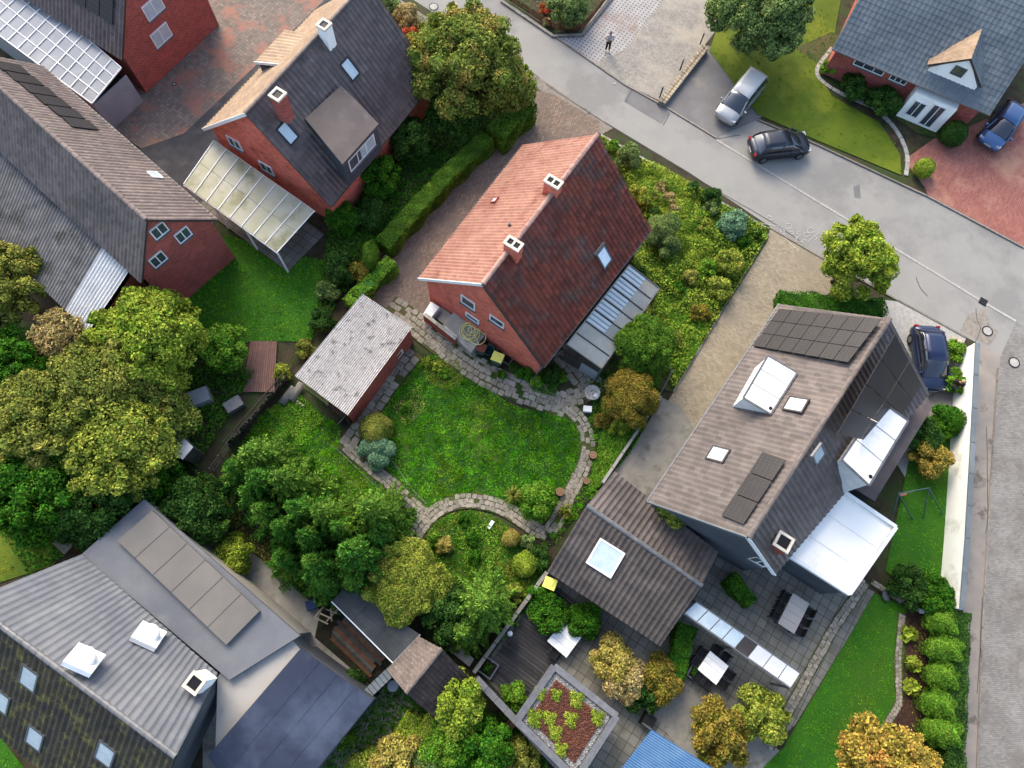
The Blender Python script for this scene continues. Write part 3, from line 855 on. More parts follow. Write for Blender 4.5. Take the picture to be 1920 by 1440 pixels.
def body(parent, nl, na, nr, fl, fa, fr, so, eo, m, name='wall', drop=0.14):
    """solid gable body under the roof, set in from its edges"""
    out = []
    for (l, a, r, s) in ((nl, na, nr, 1), (fl, fa, fr, -1)):
        al = (a - l); ar = (a - r)
        hl = Vector((al.x, al.y, 0)).length; hr = Vector((ar.x, ar.y, 0)).length
        U = (fa - na); U.z = 0; U.normalize()
        L = l + al * (so / hl) + U * eo * s + Vector((0, 0, -drop))
        Rr = r + ar * (so / hr) + U * eo * s + Vector((0, 0, -drop))
        Ap = a + U * eo * s + Vector((0, 0, -drop))
        out.append([Vector((L.x, L.y, 0)), Vector((Rr.x, Rr.y, 0)), Rr, Ap, L])
    a, b = out
    g = MB()
    g.poly(a, 0, .3); g.poly(b[::-1], 0, .3)
    for k in range(5):
        j = (k + 1) % 5
        g.poly([a[j], a[k], b[k], b[j]], 0, .3)
    return g.build(name, m, parent), out

def gplane(ends):
    L, Q = ends[0][0], ends[0][1]
    n = (Q - L).cross(Vector((0, 0, 1))).normalized()
    if n.dot(ends[1][0] - L) > 0: n = -n
    return (L + Q) / 2 + n * .015, n
def window(parent, c, n, w, h, xdir=None, frame='white', glass='glass', depth=0.05, bars=1, sill=True, fw=0.07):
    """c centre on a wall with outward normal n"""
    n = n.normalized()
    x = (xdir or Vector((0, 0, 1)).cross(n)).normalized(); y = n.cross(x)
    f = MB()
    for s in (-1, 1):
        f.box(c + x * s * (w / 2 - fw / 2) + n * 0.01, x * fw / 2, y * h / 2, n * depth)
        f.box(c + y * s * (h / 2 - fw / 2) + n * 0.01, x * (w / 2 - fw), y * fw / 2, n * (depth - .002))
    for k in range(bars):
        f.box(c + x * (-w / 2 + w * (k + 1) / (bars + 1)) + n * 0.008, x * fw / 2.4, y * (h / 2 - fw), n * (depth - .008))
    fo = f.build('window', M[frame], parent)
    MB().box(c + n * 0.012, x * (w / 2 - fw), y * (h / 2 - fw), n * 0.012).build('pane', M[glass], fo)
    if sill:
        MB().box(c - y * (h / 2 + 0.03) + n * 0.05, x * (w / 2 + .05), y * 0.025, n * 0.09).build('sill', M['lead'], fo)
    return fo

def skylight(parent, c, n, up, w, h, frame='frame_dark', glass='glass_sky', t=0.12, name='roof_window', fw=0.09):
    x = up.cross(n).normalized()
    f = MB()
    for s in (-1, 1):
        f.box(c + x * s * (w / 2 - fw / 2) + n * t / 2, x * fw / 2, up * h / 2, n * t / 2)
        f.box(c + up * s * (h / 2 - fw / 2) + n * t / 2, x * (w / 2 - fw), up * fw / 2, n * (t / 2 - .003))
    fo = f.build(name, M[frame], parent)
    MB().box(c + n * (t * 0.55), x * (w / 2 - fw), up * (h / 2 - fw), n * t * 0.3).build('pane', M[glass], fo)
    return fo

def chimney(parent, px, py, zt, zb, sx, sy, m='brick_red', flues=2, cap='cap_cream', ang=GA):
    c = P(px, py, zt)
    ch = MB().abox((c.x, c.y, zb), sx, sy, zt - zb - 0.1, ang).build('chimney', M[m], parent)
    X = Vector((math.cos(ang), math.sin(ang), 0)); Y = Vector((-X.y, X.x, 0))
    g = MB()
    w = 0.13
    z = Vector((0, 0, 0.06)); cc = Vector((c.x, c.y, zt - 0.05))
    for s in (-1, 1):
        g.box(cc + X * s * (sx / 2 + .04 - w / 2), X * w / 2, Y * (sy / 2 + .04), z)
        g.box(cc + Y * s * (sy / 2 + .04 - w / 2), X * (sx / 2 + .04 - w), Y * w / 2, z * .98)
    for k in range(1, flues):
        g.box(cc + Y * (-sy / 2 + sy * k / flues), X * (sx / 2 + .04 - w), Y * 0.05, z * .96)
    g.build('chimney_cap', M[cap], ch)
    MB().box(cc - Vector((0, 0, 0.03)), X * (sx / 2 - .1), Y * (sy / 2 - .1), Vector((0, 0, 0.02))).build('flue', M['black'], ch)
    return ch

def gutterbar(parent, a, b, m='gutter_m', r=0.07, name='gutter'):
    a, b = Vector(a), Vector(b)
    MB().tube([a, b], r, 8).build(name, M[m], parent)

def vframe(pts, z):
    return [P(x, y, z) for x, y in pts]

def squared(a, U, p):
    U = Vector((U.x, U.y, 0)).normalized()
    return p - U * (p - a).dot(U)
# ---------------- the main house
ZR, ZE = 8.3, 3.3
hna, hfa = P(905, 533, ZR), P(1120, 253, ZR)
hnl, hfl = P(785, 522, ZE), P(982, 272, ZE)
hnr, hfr = P(1018, 687, ZE - .3), P(1220, 430, ZE - .3)
house = empty('house', P(960, 600), 'central brick house with one pale red and one dark maroon roof slope', 'house')
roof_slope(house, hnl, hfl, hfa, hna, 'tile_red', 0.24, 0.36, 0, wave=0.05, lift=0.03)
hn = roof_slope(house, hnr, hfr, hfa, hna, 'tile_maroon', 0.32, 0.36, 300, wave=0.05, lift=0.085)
ridge_caps(house, hna + Vector((0, 0, .03)), hfa + Vector((0, 0, .03)), 'ridge_light', 0.13, 0.4)
w_, ends = body(house, hnl, hna, hnr, hfl, hfa, hfr, 0.35, 0.30, M['brick_red'])
gutterbar(house, hnr + WA * .06 - Vector((0, 0, .05)), hfr + WA * .06 - Vector((0, 0, .05)), 'lead')
gutterbar(house, hnl - WA * .06 - Vector((0, 0, .05)), hfl - WA * .06 - Vector((0, 0, .05)))
g = MB()
g.bar(hnl + Vector((0, 0, -.04)) - UA * .03, hna + Vector((0, 0, -.04)) - UA * .03, 0.04, 0.2)
g.build('verge_board', M['white'], house)
g = MB(); g.bar(hnr + Vector((0, 0, -.04)) - UA * .03, hna + Vector((0, 0, -.04)) - UA * .03, 0.04, 0.2)
g.build('verge_board', M['gutter_m'], house)
wp, gn = gplane(ends)
for px, py, w, h in ((878, 567, 1.0, 1.0), (886, 596, 1.0, 0.55), (932, 602, 1.0, 0.75)):
    window(house, PP(px, py, wp, gn), gn, w, h, sill=True, bars=0, fw=.08)
chimney(house, 1038, 340, ZR + 0.75, ZR - 1.0, 0.5, 0.85)
chimney(house, 963, 456, ZR + 0.75, ZR - 1.0, 0.5, 0.85)
up = (hfa - hfr); up = (up - hn * up.dot(hn)); up = (hna - hnr).normalized()
M['glass_bright'] = mat('glass_bright', A(226, 236, 244, 2), A(206, 222, 236, 2), 3, rough=.2, var=0)
sk = skylight(house, PP(1131, 482, hnr, hn), hn, up, 0.85, 1.2, 'lead', 'glass_bright')
c_ = PP(1131, 482, hnr, hn); MB().bar(c_ + up * .68 - up.cross(hn) * .5 + hn * .05, c_ + up * .68 + up.cross(hn) * .5 + hn * .05, .12, .12, up=hn).build('flashing', M['lead'], sk)
ln = (hfl - hnl).cross(hna - hnl).normalized(); ln = ln if ln.z > 0 else -ln
upl = (hna - hnl).normalized()
c = PP(929, 377, hnl, ln)
skylight(house, c, ln, upl, 0.42, 0.5, 'brick_shed', 'glass_sky', t=0.14, name='roof_hatch', fw=0.06)
c = PP(955, 424, hnl, ln)
MB().tube([c, c + Vector((0, 0, .3))], [0.08, 0.07], 8).build('vent_pipe', M['lead'], house)
# downpipe at the near right corner, brick pier
c = P(1012, 690, 0)
MB().tube([hnr + Vector((0, 0, -.1)), hnr + Vector((-.25, -.05, -.6)), Vector((hnr.x - .3, hnr.y + .1, 0.2))], 0.045, 8).build('downpipe', M['lead'], house)

# rear steps and landing along the gable
st = empty('entrance_steps', P(860, 640), 'concrete landing and steps beside the gable of the central house', 'steps')
la = [P(832, 605, 0.8), P(854, 589, 0.8), P(906, 628, 0.8), P(884, 660, 0.8)]
q = [P(829, 610, .9), P(851, 585, .9), P(908, 630, .9), P(883, 661, .9)]
MB().prism([Vector((p.x, p.y, 0)) for p in q], 0.9).build('landing', M['conc_light'], st)
MB().prism([Vector((p.x, p.y, 0)) for p in [P(793, 590, .9), P(808, 566, .9), P(824, 576, .9), P(808, 597, .9)]], 0.95).build('pier', M['white'], st)
for k in range(4):
    a = 806 + k * 7.0; b = 583 + k * 5.3
    z = 0.18 + 0.17 * k
    qq = [P(a, b + 5, z), P(a + 14, b - 13, z), P(a + 21.5, b - 7.6, z), P(a + 7.5, b + 10.4, z)]
    MB().prism([Vector((p.x, p.y, 0)) for p in qq], z).build('step', M['conc_light'], st)
qq = [P(793, 590, 1.05), P(798, 586, 1.05), P(858, 632, 1.05), P(853, 637, 1.05)]
MB().prism([Vector((p.x, p.y, 0.0)) for p in qq], 0.98).build('parapet', M['brick_shed'], st)
MB().prism([Vector((p.x, p.y, 0.98)) for p in qq], 0.06).build('coping', M['conc_light'], st)
g = MB(); a, b = P(834, 612, 1.15), P(856, 630, 1.15)
g.tube([a, b], 0.025, 6); g.build('handrail', M['white'], st)

# cellar light wells beside the wall
lw = empty('light_wells', P(930, 655), 'row of dark grated light wells at the foot of the central gable', 'light wells')
for px, py in ((913, 640), (925, 650), (950, 672)):
    c = P(px, py, 0.12)
    f = MB()
    for s in (-1, 1):
        f.box(c + WA * s * .33, WA * .03, UA * .3, Vector((0, 0, .06))); f.box(c + UA * s * .28, WA * .33, UA * .03, Vector((0, 0, .055)))
    f.build('kerb_frame', M['concrete'], lw)
    gr = MB()
    for k in range(9): gr.box(c + WA * (-.28 + .07 * k) - Vector((0, 0, .02)), WA * .012, UA * .26, Vector((0, 0, .015)))
    gr.build('grating', M['black'], lw)

# ---------------- glazed canopy beside the house
can = empty('glazed_canopy', P(1150, 620), 'lean-to canopy of glass bays against the right eave of the central house', 'canopy')
cz0, cz1 = 2.75, 2.35
c00, c10 = P(1063, 646, cz0), P(1180, 497, cz0)          # house side near, far
c01, c11 = P(1127, 691, cz1), P(1236, 541, cz1)          # outer side near, far
M['pane_t'] = mat('pane_t', A(170, 176, 178), A(150, 158, 160), 0.8, A(176, 172, 150), 0.8, (0.55, 0.66), rough=0.12, var=0.12, alpha=0.86, spec=0.6)
M['blind'] = mat('blind', A(186, 206, 224), A(170, 194, 216), 2, rough=0.5, var=0.05)
M['blind_dark'] = mat('blind_dark', A(132, 158, 186), A(118, 146, 174), 2, rough=0.5, var=0.05)
nb = 7
for k in range(nb):
    u0, u1 = k / nb, (k + 1) / nb
    q = [c00.lerp(c10, u0), c00.lerp(c10, u1), c01.lerp(c11, u1), c01.lerp(c11, u0)]
    mid = 0.56 if k >= 2 else 0.5
    m0, m1 = q[0].lerp(q[3], mid), q[1].lerp(q[2], mid)
    MB().prism([m0, m1, q[2], q[3]], 0.015).build('pane', M['pane_t'], can)
    if k < 2:
        MB().prism([q[0], q[1], m1, m0], 0.015).build('pane', M['pane_t'], can)
    else:
        a0, a1 = q[0], q[1]
        ub = 0.07 / (q[1] - q[0]).length
        pn = MB().prism([a0.lerp(a1, 0.05), a0.lerp(a1, .95), m0.lerp(m1, .95), m0.lerp(m1, .05)], 0.012).build('pane', M['blind_dark'], can)
        g = MB()
        for s0, s1 in ((.1, .28), (.40, .60), (.72, .92)):
            g.prism([a0.lerp(a1, s0) + Vector((0, 0, .014)), a0.lerp(a1, s1) + Vector((0, 0, .014)), m0.lerp(m1, s1) + Vector((0, 0, .014)), m0.lerp(m1, s0) + Vector((0, 0, .014))], 0.02)
        g.build('blind_strip', M['blind'], pn)
for k in range(nb + 1):
    a, b = c00.lerp(c10, k / nb), c01.lerp(c11, k / nb)
    MB().bar(a + Vector((0, 0, .02)), b + Vector((0, 0, .02)), 0.055, 0.09).build('rafter', M['frame_grey'] if k in (0, nb) else M['frame_dark'], can)
MB().bar(c01, c11, 0.09, 0.12).build('gutter', M['lead'], can)
MB().bar(c00, c10, 0.06, 0.1).build('wall_plate', M['lead'], can)
for k in (0, 2.33, 4.66, 7):
    a = c01.lerp(c11, k / nb)
    MB().box((a.x, a.y, cz1 / 2), WA * .04, UA * .04, Vector((0, 0, cz1 / 2 - .06))).build('post', M['frame_grey'], can)
fl = [P(1066, 700, 0), P(1118, 735, 0), P(1236, 580, 0), P(1180, 540, 0)]
MB().prism([Vector((p.x, p.y, 0.02)) for p in (c00 , c01, c11, c10)], 0.13).build('floor', M['concrete'], can)
# low wall with door below the near end
a, b = Vector((c00.x, c00.y, 0)), Vector((c01.x, c01.y, 0))
for t0, t1 in ((0.0, 0.48), (0.5, 0.98)):
    pa, pb = a.lerp(b, t0), a.lerp(b, t1)
    MB().bar(pa + Vector((0, 0, .75)) + UA * .06, pb + Vector((0, 0, .75)) + UA * .06, 0.04, 1.2).build('end_panel', M['poly_grey'] if t0 else M['wood_old'], can)

# ---------------- brick shed with corrugated roof
shed = empty('shed', P(690, 720), 'brick shed under a weathered white corrugated roof, left of the big lawn', 'shed')
s0, s1, s2, s3 = P(553, 705, 2.65), P(680, 551, 2.65), P(773, 613, 2.4), P(652, 779, 2.4)
def corrugated(parent, a, b, c, d, m, nx, ny, pitch=0.15, amp=0.03, name='roof_sheet', mats=None):
    """a-b and d-c run along the corrugations; waves go from a to d. nx sheets across, ny along"""
    n = (b - a).cross(d - a).normalized()
    if n.z < 0: n = -n
    for i in range(nx):
        for j in range(ny):
            g = MB()
            u0, u1 = i / nx, (i + 1) / nx
            v0, v1 = j / ny, min(1.0, (j + 1) / ny + 0.02)
            q = lambda u, v: a.lerp(d, u).lerp(b.lerp(c, u), v)
            W = (q(u1, v0) - q(u0, v0)).length
            K = max(2, round(W / pitch)) * 6
            lift = n * (0.012 * (ny - j if True else 0) + 0.006 * (i % 2))
            pv = None; var = R.random()
            for k in range(K + 1):
                t = u0 + (u1 - u0) * k / K
                zz = n * (amp * math.cos(2 * PI * k / 6))
                p0, p1 = q(t, v0) + zz + lift, q(t, v1) + zz + lift
                if pv: 
                    g.poly([pv[0], p0, p1, pv[1]] if (p0 - pv[0]).cross(p1 - pv[0]).dot(n) > 0 else [pv[1], p1, p0, pv[0]], 0, var)
                pv = (p0, p1)
            mm = M[mats(i, j)] if mats else M[m]
            o = g.build(name, mm, parent)
            sd2 = o.modifiers.new('thickness', 'SOLIDIFY'); sd2.thickness = 0.012; sd2.offset = -1
corrugated(shed, s0, s1, s2, s3, 'fibre', 5, 3, 0.127, 0.03)
fp = []
for p, (du, dw) in zip((s0, s1, s2, s3), ((.25, .12), (-.12, .12), (-.12, -.1), (.12, -.1))):
    fp.append(p + UA * du + WA * dw)
g = MB()
lo = [Vector((p.x, p.y, 0)) for p in fp]; hi = [p - Vector((0, 0, .1)) for p in fp]
for k in range(4):
    j = (k + 1) % 4
    g.poly([lo[j], lo[k], hi[k], hi[j]][::-1] if False else [lo[k], lo[j], hi[j], hi[k]], 0, .3)
g.poly(hi, 0, .3)
g.build('wall', M['brick_shed'], shed)
window(shed, PP(745, 668, fp[2], WA), WA, 0.95, 0.6, sill=True, bars=1)
c = PP(690, 741, fp[2], WA); c.z = 0.98
dr = MB().box(c + WA * .03, UA * .42, WA * .03, Vector((0, 0, .95))).build('door', mat('door_blue', A(150, 176, 204), A(132, 158, 188), 2, rough=0.5, var=0), shed)
MB().tube([c + WA * .09 + UA * .3, c + WA * .09 + UA * .18], 0.018, 6).build('handle', M['lead'], dr)
for k in range(4):
    a = s0.lerp(s3, 0.14) - UA * (.02 + .05 * k); b = s0.lerp(s3, 0.62) - UA * (.02 + .05 * k)
    z = 2.2 - .16 * k
    MB().bar((a.x, a.y, z), (b.x, b.y, z), 0.03, 0.12).build('board', M['timber_yellow'] if k < 3 else M['wood_old'], shed)
# stacked poles under the end of the roof
g0 = empty('pole_stack', P(640, 772), 'stack of old poles and bricks under the near end of the corrugated shed roof', 'pole stack')
for k in range(9):
    a = P(618 + k * 4, 756 + k * 3, .5); MB().tube([a, a + Vector((0.12, -.5, 0)) + UA * .1], 0.05, 6).build('pole', M['wood_warm'] if k % 2 else M['wood_old'], g0)
# leaning concrete slab
ls = MB().prism([P(638, 792, 0.05), P(667, 762, 0.05), P(668, 757, 1.0), P(634, 795, 1.0)], UA * -0.06 + WA * -0.03).build('leaning_slab', M['concrete'])
top(ls, P(645, 785), 'grey concrete slab standing on edge at the near corner of the corrugated shed', 'slab')

# ---------------- black felt flat roof
fs = empty('flat_shed', P(700, 1170), 'low shed under a flat dark grey felt roof beside the yellow green bush', 'shed')
q = vframe([(622, 1128), (650, 1097), (788, 1190), (737, 1243)], 2.2)
N = 3
for k in range(N):
    for j in range(2):
        qq = [q[0].lerp(q[3], k / N).lerp(q[1].lerp(q[2], k / N), j / 2), q[0].lerp(q[3], k / N).lerp(q[1].lerp(q[2], k / N), (j + 1) / 2 - .006),
              q[0].lerp(q[3], (k + 1) / N - .004).lerp(q[1].lerp(q[2], (k + 1) / N - .004), (j + 1) / 2 - .006), q[0].lerp(q[3], (k + 1) / N - .004).lerp(q[1].lerp(q[2], (k + 1) / N - .004), j / 2)]
        MB().prism(qq, 0.03).build('felt_sheet', M['felt'], fs)
MB().prism([v - Vector((0, 0, .14)) for v in q], 0.135).build('roof_deck', M['frame_dark'], fs)
cc = sum(q, Vector()) / 4
lo = [Vector((p.x + (cc.x - p.x) * .05, p.y + (cc.y - p.y) * .05, 0)) for p in q]
MB().prism(lo, 2.06).build('wall', M['wood_old'], fs)
MB().bar(q[0] + Vector((0, 0, .02)), q[3] + Vector((0, 0, .02)), 0.05, 0.14).build('fascia', M['white'], fs)
MB().bar(q[3] + Vector((0, 0, .02)), q[2] + Vector((0, 0, .02)), 0.05, 0.14).build('fascia', M['poly_grey'], fs)

# ---------------- small tiled hut
hut = empty('garden_hut', P(805, 1290), 'small garden hut with a brown tiled gable roof between flat roof and shrubs', 'hut')
hr, he = 3.5, 2.3
ta, tf = P(761, 1299, hr), P(828, 1216, hr)
tl, tlf = P(726, 1257, he), P(786, 1193, he)
tr, trf = P(818, 1348, he), P(881, 1272, he)
roof_slope(hut, tl, tlf, tf, ta, 'tile_hut', 0.21, 0.30, 300, wave=0.03, lift=0.03)
roof_slope(hut, tr, trf, tf, ta, 'tile_hut_shaded', 0.21, 0.30, 0, wave=0.03, lift=0.035)
ridge_caps(hut, ta + Vector((0, 0, .03)), tf + Vector((0, 0, .03)), 'tile_hut', 0.1, 0.33)
body(hut, tl, ta, tr, tlf, tf, trf, 0.2, 0.15, M['wood_old'])
gutterbar(hut, tr - Vector((0, 0, .03)), trf - Vector((0, 0, .03)), 'black', 0.05)
bb = MB().prism([P(853, 1205, .5), P(889, 1236, .5), P(880, 1250, .5), P(841, 1219, .5)], -0.5).build('storage_box', M['concrete'])
top(bb, P(865, 1230), 'pale grey flat topped box beside the tiled garden hut', 'box')
bn = MB().lathe(P(740, 1283, 0), [(.3, 0), (.3, .8), (.26, .84), (0, .86)], 18).build('rain_barrel', M['poly_grey'])
top(bn, P(740, 1283), 'grey lidded barrel at the near left corner of the garden hut', 'barrel')

# ---------------- neighbour's dark and beige roofed house, upper left
n2 = empty('house', P(560, 320), 'house with beige left roof slope and charcoal right slope, behind the tall hedge', 'house')
za, ze = 8.3, 3.4
a0, a1 = P(460, 214, za), P(690, -35, za)
l0 = P(377, 247, ze); r0_ = P(602, 409, ze - .4)
l0 = squared(a0, a1 - a0, l0); r0_ = squared(a0, a1 - a0, r0_)
l1 = l0 + (a1 - a0); r1_ = r0_ + (a1 - a0)
l1.z = ze; r1_.z = ze - .4
roof_slope(n2, l0, l1, a1, a0, 'tile_beige', 0.28, 0.36, 0, wave=0.04)
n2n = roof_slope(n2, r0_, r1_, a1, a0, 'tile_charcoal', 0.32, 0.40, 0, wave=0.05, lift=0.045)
ridge_caps(n2, a0 + Vector((0, 0, .03)), a1 + Vector((0, 0, .03)), 'tile_charcoal', 0.12, 0.45)
_, e2 = body(n2, l0, a0, r0_, l1, a1, r1_, 0.4, 0.35, M['brick_red'])
MB().bar(l0 - UA * .03, a0 - UA * .03, 0.04, 0.2).build('verge_board', M['white'], n2)
gutterbar(n2, l0 - WA * .05, l1 - WA * .05)
gutterbar(n2, r0_ + WA * .05, r1_ + WA * .05)
for px, py in ((440, 268), (500, 315)):
    gp = gplane(e2); window(n2, PP(px, py, *gp), gp[1], 1.0, 0.9)
chimney(n2, 607, 45, za + .8, za - 1, .6, .6, 'white_render', 1)
chimney(n2, 520, 176, za + .9, za - 1, .65, .65, 'brick_dark', 1)
upn = (a0 - r0_).normalized()
for px, py in ((655, 130), (538, 250)):
    skylight(n2, PP(px, py, r0_, n2n), n2n, upn, 0.8, 1.2, 'frame_dark', 'glass_sky')
# big flat dormer on the charcoal slope
dz = 6.0
dq = [P(572, 222, dz + .5), P(640, 160, dz + .5), P(710, 232, dz), P(642, 308, dz)]
MB().prism(dq, -0.22).build('dormer_roof', M['tile_charcoal'], n2)
lo = [Vector((p.x, p.y, 3.6)) for p in dq]; cc = sum(lo, Vector()) / 4
lo = [p + (Vector((cc.x, cc.y, 3.6)) - p) * 0.06 for p in lo]
dd = MB().prism(lo, dz - .23 - 3.6).build('dormer', M['cladding'], n2)
fc = (dq[2] + dq[3]) / 2; fc.z = 5.0
window(n2, Vector((fc.x, fc.y, 5.1)) - WA * .12, WA, 2.4, 1.0, bars=2, glass='glass_sky')
# left dormer, beige
dz = 5.9
dq = [P(478, 117, 5.3), P(535, 57, 5.3), P(592, 66, 6.3), P(529, 122, 6.3)]
nn = roof_slope(n2, dq[0], dq[1], dq[2], dq[3], 'tile_beige', 0.28, 0.36, 0, wave=0.04)
lo = [Vector((p.x, p.y, 3.8)) for p in dq]; cc = sum(lo, Vector()) / 4
lo = [p + (Vector((cc.x, cc.y, 3.8)) - p) * 0.1 for p in lo]
MB().prism(lo, 1.35).build('dormer', M['cladding'], n2)
MB().bar(dq[0] - UA * .02, dq[3] - UA * .02, .05, .18).build('verge_board', M['white'], n2)
# its veranda roof of clear sheets
ver = empty('veranda', P(460, 420), 'beige translucent veranda roof below the gable of the charcoal roofed house', 'veranda')
v0, v1, v2, v3 = P(345, 346, 2.5), P(402, 264, 2.8), P(590, 396, 2.8), P(520, 474, 2.5)
nx = 8
for i in range(nx):
    for j in range(2):
        q = lambda u, v: v0.lerp(v3, u).lerp(v1.lerp(v2, u), v)
        a, b = i / nx + .004, (i + 1) / nx - .004; c_, d_ = j / 2 + .004, (j + 1) / 2 - .004
        MB().prism([q(a, c_), q(b, c_), q(b, d_), q(a, d_)], 0.03).build('roof_sheet', M['poly_beige'], ver)
for i in range(nx + 1):
    MB().bar(v0.lerp(v3, i / nx) + Vector((0, 0, .05)), v1.lerp(v2, i / nx) + Vector((0, 0, .05)), 0.05, 0.05).build('rafter', M['white'], ver)
for t in (0, .5, 1):
    q = lambda u, v: v0.lerp(v3, u).lerp(v1.lerp(v2, u), v)
    MB().bar(q(0, t) - Vector((0, 0, .05)), q(1, t) - Vector((0, 0, .05)), 0.07, 0.07).build('beam', M['white'], ver)
for i in (0, .33, .66, 1):
    p = v0.lerp(v3, i); MB().box((p.x, p.y, 1.2), WA * .05, UA * .05, Vector((0, 0, 1.2))).build('post', M['white'], ver)
MB().prism([Vector((p.x, p.y, .02)) for p in (v0, v1, v2, v3)], .1).build('floor', M['patio'], ver)

# ---------------- brick house, top left corner
n3 = empty('house', P(330, 130), 'red brick house in the top left corner with solar panels on its roof', 'house')
WX = -WA
l0 = P(229, 113, 3.4); a0 = P(274, -75, 8.6)
across = a0 - l0; across.z = 0
hw = across.dot(UA)
a0 = Vector((l0.x, l0.y, 8.6)) + UA * hw
r0_ = l0 + UA * 2 * hw
dl = WX * 12
roof_slope(n3, l0, l0 + dl, a0 + dl, a0, 'tile_charcoal', 0.33, 0.40, 0, wave=0.05)
roof_slope(n3, r0_, r0_ + dl, a0 + dl, a0, 'tile_charcoal', 0.33, 0.40, 0, wave=0.05)
_, e3 = body(n3, l0, a0, r0_, l0 + dl, a0 + dl, r0_ + dl, 0.3, 0.25, M['brick_dark'])
sn = (dl).cross(a0 - l0).normalized(); sn = sn if sn.z > 0 else -sn
ups = (a0 - l0).normalized()
for k in range(5):
    c = l0 + WX * (1.3 + 1.12 * k) + ups * 2.7 + sn * .12
    for j in range(2):
        MB().box(c + ups * (j * 1.75), WX * .52, ups * .84, sn * .025).build('solar_panel', M['pv'], n3)
for px, py in ((287, 14), (302, 66), (208, 186)):
    gp = gplane(e3); window(n3, PP(px, py, *gp), gp[1], 1.5 if py < 150 else 1.1, 1.1 if py < 150 else .8, glass='glass_sky', bars=1)
# glass roofed lean-to
lt = empty('conservatory', P(110, 120), 'white gridded glass lean-to roof below the solar panels in the top left corner', 'conservatory')
v0, v1, v2, v3 = P(-62, 22, 2.5), P(20, -52, 3.0), P(228, 128, 3.0), P(173, 195, 2.5)
nx, ny = 12, 4
q = lambda u, v: v0.lerp(v3, u).lerp(v1.lerp(v2, u), v)
for i in range(nx):
    for j in range(ny):
        MB().prism([q((i + .04) / nx, (j + .04) / ny), q((i + .96) / nx, (j + .04) / ny), q((i + .96) / nx, (j + .96) / ny), q((i + .04) / nx, (j + .96) / ny)], .02).build('pane', M['poly_grey'], lt)
for i in range(nx + 1): MB().bar(q(i / nx, 0) + Vector((0, 0, .04)), q(i / nx, 1) + Vector((0, 0, .04)), .07, .07).build('rafter', M['white'], lt)
for j in range(ny + 1): MB().bar(q(0, j / ny) + Vector((0, 0, .045)), q(1, j / ny) + Vector((0, 0, .045)), .06, .07).build('glazing_bar', M['white'], lt)
lo = [Vector((p.x, p.y, 0)) for p in (v0, v1, v2, v3)]
MB().bar(lo[0] + Vector((0, 0, 1.2)), lo[3] + Vector((0, 0, 1.2)), .1, 2.4).build('wall', M['poly_grey'], lt)
MB().bar(lo[3] + Vector((0, 0, 1.2)), lo[2] + Vector((0, 0, 1.2)), .1, 2.4).build('wall', M['poly_grey'], lt)

# ---------------- long house at the left edge
n4 = empty('house', P(280, 500), 'long house at the left edge with taupe tiled roof and brick gable end', 'house')
a0 = P(275, 413, 8.0); r0_ = P(376, 385, 4.4); l0 = P(243, 510, 4.4)
dl = P(-80, 92, 8.0) - a0; dl.z = 0
r0_ = squared(a0, dl, r0_); l0 = squared(a0, dl, l0)
roof_slope(n4, r0_, r0_ + dl, a0 + dl, a0, 'tile_taupe', 0.3, 0.36, 0, wave=0.05)
roof_slope(n4, l0, l0 + dl, a0 + dl, a0, 'tile_taupe', 0.3, 0.36, 0, wave=0.05)
ridge_caps(n4, a0 + Vector((0, 0, .03)), a0 + dl + Vector((0, 0, .03)), 'tile_taupe', .12, .45)
_, e4 = body(n4, r0_, a0, l0, r0_ + dl, a0 + dl, l0 + dl, 0.3, 0.25, M['brick_dark'])
for px, py in ((298, 432), (343, 440), (296, 486)):
    gp = gplane(e4); window(n4, PP(px, py, *gp), gp[1], .9, .9)
c = P(288, 330, 6.5)
gutterbar(n4, r0_ , r0_ + dl, 'lead')
n4n = dl.cross(a0 - r0_).normalized(); n4n = n4n if n4n.z > 0 else -n4n
c = PP(290, 330, r0_, n4n)
skylight(n4, c, n4n, (a0 - r0_).normalized(), .6, .7, 'white', 'glass_sky')
for k in range(6):
    c = PP(20 + 26 * k, 130 + 21 * k, r0_, n4n) + n4n * .12
    MB().box(c, dl.normalized() * .5, (a0 - r0_).normalized() * .8, n4n * .025).build('solar_panel', M['pv'], n4)
# corrugated annex
ax = empty('annex', P(120, 600), 'corrugated grey annex roof with white sheets below the long house at the left edge', 'annex')
b0, b1 = P(246, 504, 3.9), P(166, 624, 3.0)
dn_ = dl.normalized()
top_f = b0 + dn_ * 15; bot_f = b1 + dn_ * 13
corrugated(ax, b1, b0, top_f, bot_f, 'fibre_grey', 13, 2, 0.2, 0.04, mats=lambda i, j: 'sheet_white' if i in (0, 1) else 'fibre_grey')
lo = [b1 - Vector((0, 0, .3)), b0 - Vector((0, 0, .3)), top_f - Vector((0, 0, .3)), bot_f - Vector((0, 0, .3))]
g = MB()
base = [Vector((p.x, p.y, 0)) for p in lo]
for k in range(4):
    j = (k + 1) % 4
    g.poly([base[k], base[j], lo[j], lo[k]], 0, .3)
g.build('wall', M['brick_dark'], ax)
e0_ = b1 + dn_ * .2
pk = [e0_, e0_ + dn_ * 1.5, e0_ + dn_ * 1.5 - (b0 - b1).normalized() * .9 - Vector((0, 0, .2)), e0_ - (b0 - b1).normalized() * .9 - Vector((0, 0, .2))]
MB().prism(pk, .03).build('porch_roof', M['poly_beige'], ax)

